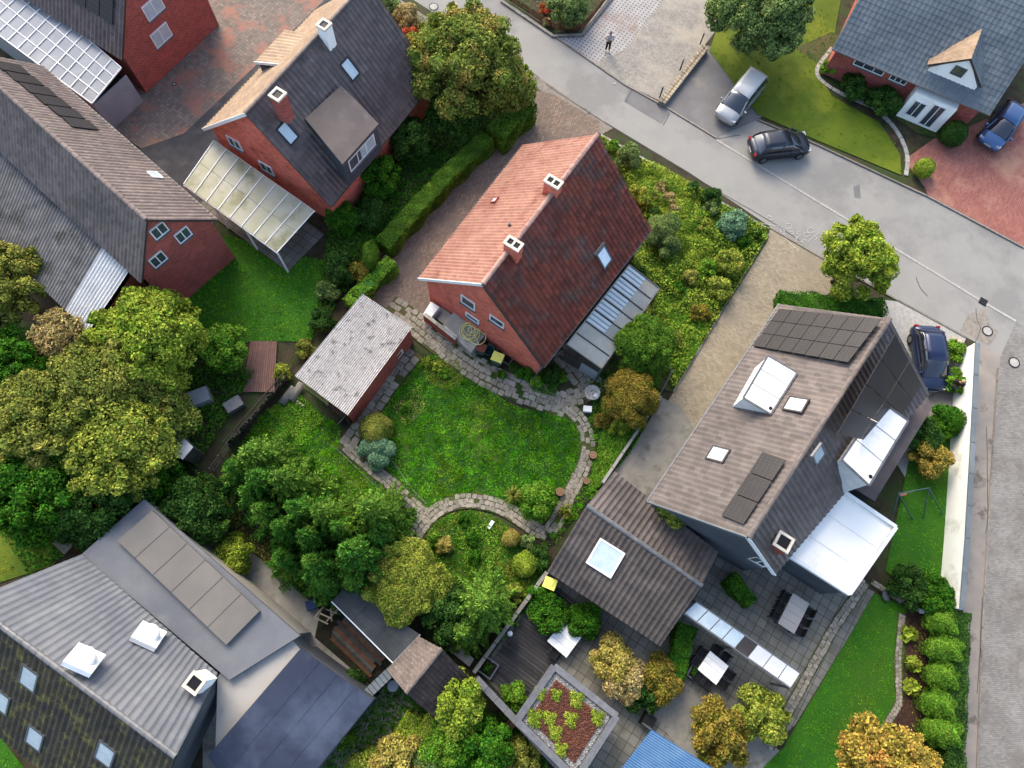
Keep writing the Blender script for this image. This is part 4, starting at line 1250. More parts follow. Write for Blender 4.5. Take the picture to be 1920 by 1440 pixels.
# ---------------- big grey roofed building, bottom left
n5 = empty('house', P(250, 1250), 'large house in the bottom left corner with steel grey and mossy black slopes', 'house')
r0_, r1_ = P(330, 1418, 7.6), P(-60, 1126, 7.6)
e0_, e1_ = P(408, 1264, 3.5), P(152, 1040, 3.5)
N5 = roof_slope(n5, e0_, e1_, r1_, r0_, 'tile_steel', 0.34, 0.4, 0, wave=0.035, lift=0.02)
_u = (r1_ - r0_).normalized(); _p = Vector((-_u.y, _u.x, 0)); _m = P(30, 1404, 3.3)
_o = _p * (_m - r0_).dot(_p) - Vector((0, 0, 4.3))
m0_, m1_ = r0_ + _o, r1_ + _o
N5b = roof_slope(n5, m0_, m1_, r1_, r0_, 'tile_mossy', 0.3, 0.36, 300, wave=0.06, lift=0.03)
ridge_caps(n5, r0_ + Vector((0, 0, .03)), r1_ + Vector((0, 0, .03)), 'lead', .12, .4)
for px, py in ((276, 1196), (155, 1241), (364, 1281)):
    c = PP(px, py, r0_, N5); upv = (r0_ - e0_).normalized()
    upv = (upv - N5 * upv.dot(N5)).normalized()
    if px != 364:
        g = MB(); x = upv.cross(N5)
        dm = g.box(c + N5 * .12, x * .62, upv * .62, N5 * .12).build('rooflight', M['white'], n5)
        MB().blob(c + N5 * .22, .5, .5, .26, 12, 6, 0).build('dome', M['membrane'], dm, True)
    else:
        chimney(n5, px, py, c.z + 1.0, c.z - .5, .7, .7, 'white_render', 1)
upv = (r0_ - m0_).normalized(); upv = (upv - N5b * upv.dot(N5b)).normalized()
for px, py in ((57, 1270), (5, 1313), (68, 1382), (200, 1412)):
    skylight(n5, PP(px, py, r0_, N5b), N5b, upv, .95, 1.25, 'frame_grey', 'glass_sky')
q = vframe([(152, 1040), (270, 936), (562, 1192), (430, 1275)], 3.35)
MB().prism(q, -.3).build('flat_roof', M['tile_steel'], n5)
q2 = vframe([(220, 1014), (285, 957), (486, 1146), (424, 1209)], 3.62)
MB().prism(q2, -.28).build('raised_roof', M['bitumen'], n5)
for k in range(1, 6):
    MB().bar(q2[0].lerp(q2[3], k / 6) + Vector((0, 0, .01)), q2[1].lerp(q2[2], k / 6) + Vector((0, 0, .01)), .03, .03).build('roof_seam', M['bitumen'], n5)
cc = sum(q, Vector()) / 4
MB().prism([Vector((p.x, p.y, 0)) + (Vector((cc.x, cc.y, 0)) - Vector((p.x, p.y, 0))) * .04 for p in q], 3.05).build('wall', M['flat_light'], n5)
low = [e0_, r0_, m0_]
def gwall(parent, pts, thick, m, name='wall'):
    return MB().prism([Vector(p) for p in pts], thick).build(name, m, parent)
dd = (r1_ - r0_).normalized()
gwall(n5, [Vector((e0_.x, e0_.y, 0)) + dd * .3, Vector((m0_.x, m0_.y, 0)) + dd * .3, m0_ + dd * .3 - Vector((0, 0, .2)), r0_ + dd * .3 - Vector((0, 0, .2)), e0_ + dd * .3 - Vector((0, 0, .2))], dd * 2, M['cladding'])
ad = MB().prism(vframe([(408, 1268), (518, 1163), (566, 1222), (436, 1405), (404, 1400)], 3.0), -.25).build('terrace_roof', M['flat_light'], n5)
MB().prism([Vector((p.x, p.y, 0)) for p in vframe([(408, 1264), (516, 1168), (560, 1222), (436, 1395), (408, 1390)], 3.0)], 2.74).build('wall', M['flat_light'], n5)
bl = empty('annex', P(560, 1330), 'dark blue roofed annex at the bottom left beside the planted path', 'annex')
q = vframe([(566, 1218), (700, 1312), (500, 1560), (398, 1400)], 2.9)
q = [P(566, 1218, 3.3), P(700, 1312, 2.7), P(490, 1570, 2.7), P(392, 1420, 3.3)]
roof_slope(bl, q[2], q[1], q[0], q[3], 'roof_blue', 0.5, 1.2, 0, wave=0.03, lift=0.02, seg=2)
MB().prism([Vector((p.x, p.y, 0)) for p in (q[0], q[1], q[2], q[3])], 2.6).build('wall', M['cladding'], bl)
# long tile-capped boundary wall beside it
bw = empty('boundary_wall', P(640, 1350), 'boundary wall with slate blue tile capping beside the blue roofed annex', 'wall')
a, b = P(757, 1236, 1.9), P(480, 1500, 1.9)
MB().bar(Vector((a.x, a.y, .92)), Vector((b.x, b.y, .92)), .22, 1.84).build('wall_body', M['cladding'], bw)
K = round((b - a).length / .24)
me = None
for k in range(K):
    c = a.lerp(b, (k + .5) / K)
    if me is None:
        o = MB().abox((0, 0, 0), .21, .5, .05).build('coping_tile', M['tile_slate'], None); me = o.data
    else:
        o = bpy.data.objects.new('coping_tile', me); COL.objects.link(o)
    o.parent = bw; o.location = c - worg(bw); o.rotation_euler = (0, 0, math.atan2((b - a).y, (b - a).x) + R.uniform(-.03, .03))

# ---------------- the big house on the right
n6 = empty('house', P(1450, 900), 'large taupe tiled house on the right with white box dormers and solar panels', 'house')
za, ze = 8.4, 4.0
a0, a1 = P(1403, 1008, za), P(1668, 598, za)
l0, l1 = P(1215, 941, ze), P(1462, 571, ze)
r0_, r1_ = P(1452, 1077, ze), P(1742, 737, ze - .2)
N6 = roof_slope(n6, l0, l1, a1, a0, 'tile_brown', 0.3, 0.36, 0, wave=0.05)
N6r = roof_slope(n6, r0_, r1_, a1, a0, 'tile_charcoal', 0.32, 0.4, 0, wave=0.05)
ridge_caps(n6, a0 + Vector((0, 0, .03)), a1 + Vector((0, 0, .03)), 'tile_brown', .13, .45)
_, e6 = body(n6, l0, a0, r0_, l1, a1, r1_, .35, .3, M['cladding'], drop=.6)
MB().bar(l0 - UA * .03, a0 - UA * .03, .05, .22).build('verge_board', M['tile_slate'], n6)
MB().bar(r0_ - UA * .03, a0 - UA * .03, .05, .22).build('verge_board', M['white'], n6)
gutterbar(n6, l0 - WA * .05, l1 - WA * .05, 'lead')
gp = gplane(e6); window(n6, PP(1425, 1052, *gp), gp[1], .9, 1.2)
window(n6, PP(1330, 1040, *gp), gp[1], 1.2, 1.2, frame='frame_dark')
chimney(n6, 1470, 1016, 6.6, 4.2, .75, .75, 'brick_shed', 1)
up6 = (a0 - l0).normalized(); up6 = (up6 - N6 * up6.dot(N6)).normalized()
u6 = (a1 - a0).normalized()
def pvfield(parent, o, n, corners, nx, ny, gap=.03):
    q = [PP(x, y, o, n) + n * .14 for x, y in corners]
    for i in range(nx):
        for j in range(ny):
            f = lambda u, v: q[0].lerp(q[1], u).lerp(q[3].lerp(q[2], u), v)
            g_ = .02
            pts = [f((i + g_) / nx, (j + g_) / ny), f((i + 1 - g_) / nx, (j + g_) / ny), f((i + 1 - g_) / nx, (j + 1 - g_) / ny), f((i + g_) / nx, (j + 1 - g_) / ny)]
            MB().prism(pts, n * .04).build('solar_panel', M['pv'], parent)
pvfield(n6, l0, N6, [(1463, 582), (1655, 602), (1592, 684), (1413, 652)], 7, 3)
pvfield(n6, l0, N6, [(1432, 850), (1477, 866), (1397, 988), (1354, 970)], 1, 3)
pvfield(n6, r0_, N6r, [(1672, 622), (1722, 720), (1650, 830), (1562, 812)], 2, 4)
def boxdormer(parent, px, zt, zb, m='membrane', side='white', name='dormer'):
    q = vframe(px, zt)
    d = MB().prism([Vector((p.x, p.y, zb)) for p in q], zt - zb - .12).build(name, M[side], parent)
    cc = sum(q, Vector()) / 4
    qq = [p + (p - cc) * .03 for p in q]
    rf = MB().prism([p - Vector((0, 0, .12)) for p in qq], .12).build('dormer_roof', M[m], d)
    for t_ in (.35, .68): MB().bar(qq[0].lerp(qq[1], t_) + Vector((0, 0, .008)), qq[3].lerp(qq[2], t_) + Vector((0, 0, .008)), .05, .014).build('seam', M['poly_grey'], d)
    for k in range(4): MB().bar(qq[k] + Vector((0, 0, .01)), qq[(k + 1) % 4] + Vector((0, 0, .01)), .09 + .003 * k, .05 + .004 * k).build('edge_trim', M['lead'], d)
    MB().lathe(qq[3].lerp(cc, .2) + Vector((0, 0, .0)), [(.1, 0), (.1, .03), (0, .035)], 10).build('roof_drain', M['black'], d)
    return d
boxdormer(n6, [(1395, 745), (1440, 668), (1493, 699), (1445, 775)], 6.6, 4.2)
boxdormer(n6, [(1580, 861), (1651, 755), (1701, 790), (1630, 908)], 6.6, 3.4)
for px, py, w, h in ((1347, 853, .9, 1.1), (1493, 760, .9, 1.1)):
    skylight(n6, PP(px, py, l0, N6), N6, up6, w, h, 'tile_dusk', 'glass_sky')
skylight(n6, PP(1532, 851, r0_, N6r), N6r, (a0 - r0_).normalized(), .8, 1.1, 'lead', 'glass_sky')
q = vframe([(1473, 1040), (1556, 903), (1681, 988), (1592, 1116)], 3.2)
ex = empty('extension', P(1570, 1010), 'flat white roofed extension at the near right corner of the big taupe house', 'extension')
MB().prism([v - Vector((0, 0, .2)) for v in q], .14).build('roof', M['membrane'], ex)
cc = sum(q, Vector()) / 4
for k in range(4):
    a, b = q[k], q[(k + 1) % 4]
    MB().bar(a + (cc - a) * .02, b + (cc - b) * .02, .2 - .004 * k, .24 + .004 * k).build('parapet', M['white'], ex)
MB().prism([Vector((p.x, p.y, 0)) + (Vector((cc.x, cc.y, 0)) - Vector((p.x, p.y, 0))) * .05 for p in q], 2.98).build('wall', M['cladding'], ex)
for t_ in (.33, .66): MB().bar(q[0].lerp(q[1], t_) - Vector((0, 0, .05)), q[3].lerp(q[2], t_) - Vector((0, 0, .05)), .05, .02).build('roof_seam', M['white'], ex)
MB().lathe(P(1549, 925, 3.05), [(.14, 0), (.14, .06), (0, .07)], 12).build('roof_drain', M['black'], ex)
sr = MB().prism(vframe([(1738, 742), (1748, 764), (1640, 940), (1600, 915)], 2.6), -.2)
sr.build('side_roof', M['tile_charcoal'], n6)
MB().prism([Vector((p.x, p.y, 0)) for p in vframe([(1732, 748), (1744, 764), (1640, 932), (1606, 915)], 2.6)], 2.38).build('wall', M['cladding'], n6)

# ---------------- dark tiled garages between the lawn and the big house
n7 = empty('garage', P(1180, 1060), 'low garage block with dark and brown tiled roof along the right boundary', 'garage')
ra, rb = P(1100, 948, 3.3), P(1316, 1098, 3.3)
ea, eb = P(1152, 884, 2.7), P(1346, 1036, 2.7)
fa_, fb_ = P(1026, 1072, 2.6), P(1238, 1212, 2.6)
roof_slope(n7, ea, eb, rb, ra, 'tile_garage', .3, .36, 0, wave=.055)
N7 = roof_slope(n7, fa_, fb_, rb, ra, 'tile_dusk', .3, .36, 300, wave=.055)
ridge_caps(n7, ra + Vector((0, 0, .03)), rb + Vector((0, 0, .03)), 'lead', .12, .4)
body(n7, ea, ra, fa_, eb, rb, fb_, .25, .2, M['concrete'])
skylight(n7, PP(1135, 1046, ra, N7), N7, (ra - fa_).normalized(), 1.5, 1.5, 'white', 'glass_sky', .2)
n7b = MB().prism(vframe([(1262, 985), (1300, 1000), (1262, 1060), (1225, 1040)], 4.2), -.15)
# small annex roof
cv = empty('glass_canopy', P(1400, 1200), 'narrow white glass canopy strip across the terrace at the bottom right', 'canopy')
a, b, c, d = vframe([(1282, 1150), (1305, 1128), (1500, 1262), (1482, 1290)], 2.5)
cols = [0, .12, .24, .36, .48, .60, .74, .88, 1.0]
for k in range(8):
    m_ = 'glass_sky' if k < 4 else ('tile_dusk' if k == 4 else 'sheet_white')
    u0, u1 = cols[k] + .004, cols[k + 1] - .004
    MB().prism([a.lerp(d, u0), a.lerp(d, u1), b.lerp(c, u1), b.lerp(c, u0)], .04).build('roof_panel', M[m_], cv)
for k in (0, 4, 8):
    for p in (a.lerp(d, cols[k]), b.lerp(c, cols[k])):
        MB().box((p.x, p.y, 1.24), UA * .05, WA * .05, Vector((0, 0, 1.24))).build('post', M['frame_grey'], cv)
MB().bar(a, d, .08, .1).build('beam', M['lead'], cv); MB().bar(b, c, .08, .1).build('beam', M['lead'], cv)

# ---------------- green roofed garage
gr = empty('garage', P(1060, 1360), 'garage with a sedum green roof and grey metal rim, bottom centre right', 'garage')
q = vframe([(1039, 1249), (1156, 1342), (1080, 1460), (969, 1351)], 2.9)
cc = sum(q, Vector()) / 4
def inset(q, t): 
    cc = sum(q, Vector()) / len(q)
    out = []
    for i, p in enumerate(q):
        a = (q[i - 1] - p).normalized(); b = (q[(i + 1) % len(q)] - p).normalized()
        out.append(p + (a + b) * t)
    return out
MB().prism([Vector((p.x, p.y, 0)) for p in inset(q, .1)], 2.7).build('wall', M['cladding'], gr)
MB().prism([p - Vector((0, 0, .2)) for p in inset(q, .02)], .06).build('roof_deck', M['flat_light'], gr)
for k in range(4):
    MB().bar(q[k], q[(k + 1) % 4], .32 + .004 * k, .2 + .004 * k).build('parapet', M['lead'] if k != 5 else M['lead'], gr)
M['gravel_white'] = mat('gravel_white', A(206, 204, 202), A(150, 150, 154), 18, rough=0.9, var=0.3, bump=0.03, bscale=30)
M['sedum_red'] = mat('sedum_red', A(132, 84, 66), A(108, 72, 62), 2.5, A(146, 98, 78), 9, (0.5, 0.6), rough=0.95, var=0.3, bump=0.04, bscale=30)
MB().prism([p - Vector((0, 0, .13)) for p in inset(q, .2)], .06).build('gravel_bed', M['gravel_white'], gr)
MB().prism([p - Vector((0, 0, .06)) for p in inset(q, .44)], .05).build('substrate', M['sedum_red'], gr)
def stones(parent, poly, n, z, m, s=(0.03, 0.07), name='gravel'):
    """heaps of pebbles inside a world polygon"""
    xs = [p.x for p in poly]; ys = [p.y for p in poly]
    X = NR.uniform(min(xs), max(xs), n * 4); Y = NR.uniform(min(ys), max(ys), n * 4)
    k = inpoly(X, Y, poly); X, Y = X[k][:n], Y[k][:n]; n = len(X)
    r = NR.uniform(*s, n)
    T = []
    for t in range(4):
        a = 2 * PI * t / 4 + NR.rand(n) * .3; b = a + PI / 2
        T.append(np.stack([np.stack([X + np.cos(a) * r, Y + np.sin(a) * r, np.full(n, z)], 1), np.stack([X + np.cos(b) * r, Y + np.sin(b) * r, np.full(n, z)], 1), np.stack([X, Y, z + r * .9], 1)], 1))
    V = np.concatenate(T)
    o = fastobj(name, V, 3, m, np.tile(NR.rand(n), 4), parent); o['kind'] = 'stuff'
    return o
stones(gr, inset(q, .2), 2600, 2.83, M['gravel_white'])
stones(gr, inset(q, .5), 2600, 2.89, M['sedum_red'], (.03, .08), 'sedum')
# long low grey wall cap leading up to it
gw = empty('boundary_wall', P(930, 1300), 'low wall with grey blue metal capping left of the green roofed garage', 'wall')
for (a, b) in (((893, 1272), (968, 1352)), ((968, 1352), (1068, 1460))):
    a, b = P(*a, 2.2), P(*b, 2.2)
    d = b - a
    MB().bar(Vector((a.x, a.y, 1.05)), Vector((b.x, b.y, 1.05)), .2, 2.1).build('wall_body', M['cladding'], gw)
    for k in range(4):
        MB().bar(a + d * (k / 4 + .004), a + d * ((k + 1) / 4 - .004), .34, .06).build('coping', M['lead'], gw)

# ---------------- blue sheet roof at the bottom edge
bs = empty('carport', P(1260, 1430), 'bright blue ribbed sheet roof cut off by the bottom edge', 'carport')
a, b, c, d = P(1222, 1368, 2.6), P(1345, 1446, 2.6), P(1255, 1560, 2.4), P(1135, 1478, 2.4)
corrugated(bs, a, b, c, d, 'sheet_blue', 2, 1, .12, .02)
for p in (a, b, c, d): MB().box((p.x * .99 + a.x * .01, p.y, 1.2), UA * .05, WA * .05, Vector((0, 0, 1.15))).build('post', M['frame_grey'], bs)

# ---------------- grey roofed house, top right
n8 = empty('house', P(1760, 150), 'brick house with slate grey roof and small gabled dormer in the top right corner', 'house')
e0_, e1_ = P(1560, 92, 2.9), P(1856, 216, 2.9)
ee = (e1_ - e0_).normalized(); up = Vector((-ee.y, ee.x, 0))
rz = 5.4
r0_, r1_ = e0_ + up * 6.5 + Vector((0, 0, rz)), e1_ + up * 6.5 + Vector((0, 0, rz))
N8 = roof_slope(n8, e0_, e1_, r1_, r0_, 'tile_slate', .32, .36, 0, wave=.03)
b0, b1 = e0_ + up * 13, e1_ + up * 13
roof_slope(n8, b0, b1, r1_, r0_, 'tile_slate', .32, .36, 0, wave=.03)
body(n8, e0_, r0_, b0, e1_, r1_, b1, .9, .4, M['brick_dark'])
wn_ = -up
w0 = Vector((e0_.x, e0_.y, 0)) + up * .9
for px, py, w, h, f in ((1635, 118, 2.2, 1.3, 'white'), (1690, 142, 1.2, 1.2, 'white')):
    window(n8, PP(px, py, w0, wn_), wn_, w, h, bars=2, frame=f)
c = PP(1745, 190, w0, wn_)
c.z = 1.2
MB().box(c + wn_ * .5, ee * 1.5, wn_ * .5, Vector((0, 0, 1.2))).build('porch', M['white_render'], n8)
window(n8, c + wn_ * 1.0 + ee * .5, wn_, .9, 2.0, frame='white', sill=False)
window(n8, c + wn_ * 1.0 - ee * .7, wn_, .9, 1.4, frame='white', sill=False)
gutterbar(n8, e0_, e1_, 'lead')
# gabled dormer: front triangle and two small slopes
fb = PP(1745, 122, e0_, N8); fr_ = PP(1832, 160, e0_, N8)
fb = fb + wn_ * .3; mid = (fb + fr_) / 2
wid = (fr_ - fb).dot(ee)
fr_ = fb + ee * wid
zt = fb.z + 1.9
ap = (fb + fr_) / 2; ap.z = zt
bk = up * 3.6
lowz = fb.z + .15
roof_slope(n8, Vector((fb.x, fb.y, lowz)) - ee * .25, Vector((fb.x, fb.y, lowz)) - ee * .25 + bk * .35, ap + bk, ap - up * .25, 'tile_beige', .3, .34, 0, wave=.03)
roof_slope(n8, Vector((fr_.x, fr_.y, lowz)) + ee * .25, Vector((fr_.x, fr_.y, lowz)) + ee * .25 + bk * .35, ap + bk, ap - up * .25, 'tile_slate', .3, .34, 0, wave=.03)
dmf = MB().prism([Vector((fb.x, fb.y, fb.z - .3)), Vector((fr_.x, fr_.y, fb.z - .3)), Vector((fr_.x, fr_.y, lowz - .1)), ap - Vector((0, 0, .15)), Vector((fb.x, fb.y, lowz - .1))], up * .3).build('dormer', M['white_render'], n8)
window(n8, (fb + fr_) / 2 + Vector((0, 0, .6)), wn_, .8, .7, frame='frame_grey', sill=False)

# ---------------- white garden wall with grey coping
ww = empty('garden_wall', P(1800, 900), 'long white rendered garden wall with blue grey coping beside the side street', 'wall')
pts = [(1833, 643), (1824, 830), (1814, 1010), (1804, 1142)]
W = [P(x, y, 1.95) for x, y in pts]
for a, b in zip(W[:-1], W[1:]):
    MB().bar(Vector((a.x, a.y, .94)), Vector((b.x, b.y, .94)), .22, 1.88).build('wall_body', M['white_render'], ww)
tot = [(a, b, (b - a).length) for a, b in zip(W[:-1], W[1:])]
for a, b, l in tot:
    n = round(l / 1.95)
    for k in range(n):
        MB().bar(a.lerp(b, k / n + .003), a.lerp(b, (k + 1) / n - .003), .3, .07).build('coping', M['tile_slate'], ww)

# ---------------- boundary walls and kerbs of the plot
bw2 = empty('boundary_wall', P(960, 1170), 'pale concrete boundary wall between the round lawn and the terrace deck', 'wall')
a, b = P(1026, 1072, .9), P(888, 1262, .9)
n = 7
for k in range(n):
    p, q_ = a.lerp(b, k / n + .003), a.lerp(b, (k + 1) / n - .003)
    MB().bar(Vector((p.x, p.y, .45)), Vector((q_.x, q_.y, .45)), .2, .9).build('wall_panel', M['concrete'], bw2)
bw3 = empty('low_wall', P(1180, 850), 'low light concrete wall right of the brown shrub', 'wall')
a, b = P(1240, 742, .5), P(1130, 905, .5)
for k in range(6):
    p, q_ = a.lerp(b, k / 6 + .003), a.lerp(b, (k + 1) / 6 - .003)
    MB().bar(Vector((p.x, p.y, .25)), Vector((q_.x, q_.y, .25)), .16, .5).build('wall_panel', M['flat_light'], bw3)
bed = sheet('garden_bed', [(1122, 256), (1443, 428), (1440, 450), (1262, 735), (1140, 700), (1050, 720), (1000, 700), (1010, 560)], 0, M['moss_earth'])
line_pieces(bed, 'edging_stone', [(1126, 254), (1440, 430)], .32, .12, .1, 0.02, mat('edge_white', A(222, 222, 218), A(190, 190, 186), 3, var=.15), .03, .015)
line_pieces(bed, 'edging_stone', [(1440, 440), (1262, 735)], .5, .08, .12, 0.02, M['concrete'], .03, .01)
# stone topped retaining wall with three posts
rw = empty('retaining_wall', P(1280, 140), 'low retaining wall topped with buff stones and three dark posts by the forecourt', 'wall')
q = vframe([(1234, 190), (1318, 82), (1328, 92), (1247, 196)], .35)
MB().prism([Vector((p.x, p.y, 0)) for p in q], .3).build('wall_body', M['concrete'], rw)
buff = mat('buff_stone', A(212, 196, 172), A(190, 172, 148), 4, var=.22, bump=.01)
for i in range(22):
    for j in range(2):
        f = lambda u, v: q[0].lerp(q[1], u).lerp(q[3].lerp(q[2], u), v)
        a_, b_ = i / 22, (i + 1) / 22
        o_ = R.uniform(-.005, .005)
        MB().prism([f(a_ + .003, j / 2 + .04), f(b_ - .003, j / 2 + .04), f(b_ - .003, j / 2 + .46), f(a_ + .003, j / 2 + .46)], .07 + o_).build('stone', buff, rw)
for px, py in ((1237, 182), (1275, 131), (1313, 82)):
    c = P(px, py, .3)
    MB().box(c + Vector((0, 0, .45)), UA * .04, WA * .04, Vector((0, 0, .5))).build('post', M['black'], rw)
# ================================================================== trees, shrubs, hedges
LM = {}
def lm(key, *a, **k):
    LM[key] = leafmat('leaf_' + key, *a, **k)
lm('green', A(70, 118, 36), A(44, 88, 26), 1.2)
lm('bright', A(112, 150, 58), A(76, 122, 42), 1.2)
lm('lime', A(150, 164, 74), A(110, 138, 52), 1.2)
lm('dark', A(60, 94, 46), A(42, 72, 36), 1.2)
lm('olive', A(130, 136, 74), A(94, 108, 54), 0.8, c3=A(150, 148, 88), t3=(.52, .64), s3=.6)
lm('gold', A(168, 156, 100), A(138, 132, 78), 1.5, hue=.03)
lm('yellowgreen', A(152, 158, 80), A(106, 128, 56), 2.5, c3=A(184, 178, 98), t3=(.58, .7), s3=1.4)
lm('rust', A(142, 124, 66), A(108, 104, 52), 1.6, c3=A(98, 112, 46), t3=(.54, .64), s3=1.6)
lm('orange', A(172, 148, 84), A(146, 136, 72), 1.0, c3=A(172, 124, 80), t3=(.56, .66), s3=.8, hue=.02)
lm('blue', A(120, 152, 142), A(86, 124, 116), 2.0, hue=.01)
lm('grey', A(118, 138, 96), A(84, 108, 72), 1.6)
lm('pale', A(176, 162, 132), A(154, 138, 110), 2.0, hue=.03)
lm('autumn', A(128, 140, 76), A(92, 114, 56), 0.9, c3=A(146, 134, 82), t3=(.52, .62), s3=.7, hue=.03)
lm('red', A(190, 84, 74), A(150, 92, 60), 3.0, hue=.02)
lm('spruce', A(92, 142, 64), A(62, 112, 50), 0.7, c3=A(126, 160, 72), t3=(.54, .66), s3=.5)
lm('spruce_light', A(116, 152, 72), A(84, 124, 56), 0.8)
lm('hedge', A(92, 128, 50), A(66, 102, 36), 1.6, c3=A(126, 150, 60), t3=(.58, .68), s3=1.1)
lm('thuja', A(110, 150, 60), A(78, 122, 42), 2.0)
M['bark'] = mat('bark', A(104, 88, 70), A(78, 66, 54), 6, var=.1, bump=.02)

def tri_area(s, asp): return s * s * asp * .5
def foliage(name, blobs, key, size, cover=2.2, asp=.62, shell=.4, spread=.7, low=-.45, parent=None, org=None, fill=True):
    """blobs: list of (centre, (rx, ry, rz))"""
    VV = []
    for c, r in blobs:
        a = 4 * PI * ((r[0] * r[1]) ** 1.6 / 3 + 2 * (r[0] * r[2]) ** 1.6 / 3) ** (1 / 1.6) * .72
        n = int(a * cover / tri_area(size, asp) * .62)
        n = max(30, min(n, 16000))
        p, d = blobpts(c, r, n, shell, low)
        VV.append(leaves(p, d + np.array([0, 0, .35]), size, asp, spread))
        if fill:
            n2 = max(10, n // 14)
            p, d = blobpts(c, [v * .72 for v in r], n2, .5, -.8)
            VV.append(leaves(p, d, size * 3.0, .9, .5))
    V = np.concatenate(VV)
    return fastobj(name, V, 4, LM[key], None, parent, org)

def clumps(c, r, k, rel=.45, flat=1.0, jit=.24):
    """k sub-blobs spread over an ellipsoid"""
    out = []
    for i in range(k):
        t = i / k
        z = 1 - 1.45 * (i + .5) / k
        a = i * 2.39996 + R.random() * .5
        s = math.sqrt(max(0, 1 - z * z))
        m = rel * R.uniform(.55, 1.35)
        q = 1 - rel * .8
        out.append(((c.x + r[0] * q * s * math.cos(a) * R.uniform(1 - jit, 1 + jit * .8), c.y + r[1] * q * s * math.sin(a) * R.uniform(1 - jit, 1 + jit), c.z + r[2] * q * z), (r[0] * m, r[1] * m, r[2] * m * flat)))
    return out

def tree(px, py, r, key, label, cat='tree', name='tree', zc=None, h=None, size=None, k=None, rel=.42, cover=2.0, group=None, ry=None, rz=None, spread=.7, shell=.45):
    """px, py: where the photo shows the middle of the crown"""
    rz = rz or r * .85
    zc = zc if zc is not None else rz * 1.0
    c = P(px, py, zc)
    size = size or (.09 + .024 * r)
    k = k or (7 if r < 1 else 12 if r < 2 else 26)
    ry = ry or r
    root = empty(name, (c.x, c.y, 0), label, cat, group)
    bl = clumps(c, (r, ry, rz), k, rel)
    bl.append(((c.x, c.y, c.z - rz * .15), (r * .55, ry * .55, rz * .5)))
    if r > 1.6 and cover == 2.0: cover = 1.45
    if r > 1.6:
        for i in range(int(r * 9)):
            a = R.uniform(0, 6.28); e = R.uniform(-.1, 1.0); q = R.uniform(.92, 1.1); m = R.uniform(.10, .19) * r
            bl.append(((c.x + r * q * math.cos(a) * math.cos(e), c.y + ry * q * math.sin(a) * math.cos(e), c.z + rz * q * math.sin(e)), (m, m, m * .7)))
    foliage('crown' if r > 1.3 else 'foliage', bl, key, size, cover, parent=root, spread=spread, shell=shell)
    g = MB()
    tr = .05 + .05 * r
    g.tube([(c.x, c.y, 0), (c.x + .05 * r, c.y, c.z * .5), (c.x, c.y, c.z)], [tr * 1.3, tr, tr * .6], 8)
    g.build('trunk' if r > 1.3 else 'stem', M['bark'], root, True)
    if r > 1.6:
        for i, (bc, br) in enumerate(bl[:10]):
            MB().tube([(c.x, c.y, c.z * R.uniform(.5, .8)), ((c.x + bc[0]) / 2, (c.y + bc[1]) / 2, (c.z + bc[2]) / 2 + .1), bc], [tr * .5, tr * .35, tr * .12], 6).build('limb', M['bark'], root, True)
    return root

def shrub(px, py, r, key, label, **kw):
    kw.setdefault('cat', 'shrub'); kw.setdefault('name', 'shrub')
    kw.setdefault('zc', r * .6); kw.setdefault('rz', r * .8)
    return tree(px, py, r, key, label, **kw)

def ball(px, py, r, key, label, rz=None, size=.07, name='clipped_shrub', group=None, ry=None, zc=None, cover=2.6, rough=.08):
    rz = rz or r
    zc = zc if zc is not None else rz * .9
    c = P(px, py, zc)
    root = empty(name, (c.x, c.y, 0), label, 'shrub', group)
    V = []
    n = int(4 * PI * r * rz * cover / tri_area(size, .6) * .5)
    p, d = blobpts((0, 0, 0), (1, 1, 1), n, .16, -.6)
    f = 1 + rough * np.sin(p[:, 0] * 5 + 1) * np.cos(p[:, 1] * 4.4 + 2) + rough * .6 * np.sin(p[:, 2] * 9 + p[:, 0] * 7)
    p = p * f[:, None] * np.array([r, ry or r, rz]) + np.array(list(c))
    V.append(leaves(p, d * 1.2, size, .6, .55))
    p2, d2 = blobpts(tuple(c), (r * .86, (ry or r) * .86, rz * .86), n // 10, .1, -.9)
    V.append(leaves(p2, d2 * 2, size * 2.8, .9, .2))
    fastobj('foliage', np.concatenate(V), 4, LM[key], None, root)
    MB().tube([(c.x, c.y, 0), (c.x, c.y, c.z)], .05, 6).build('stem', M['bark'], root)
    return root

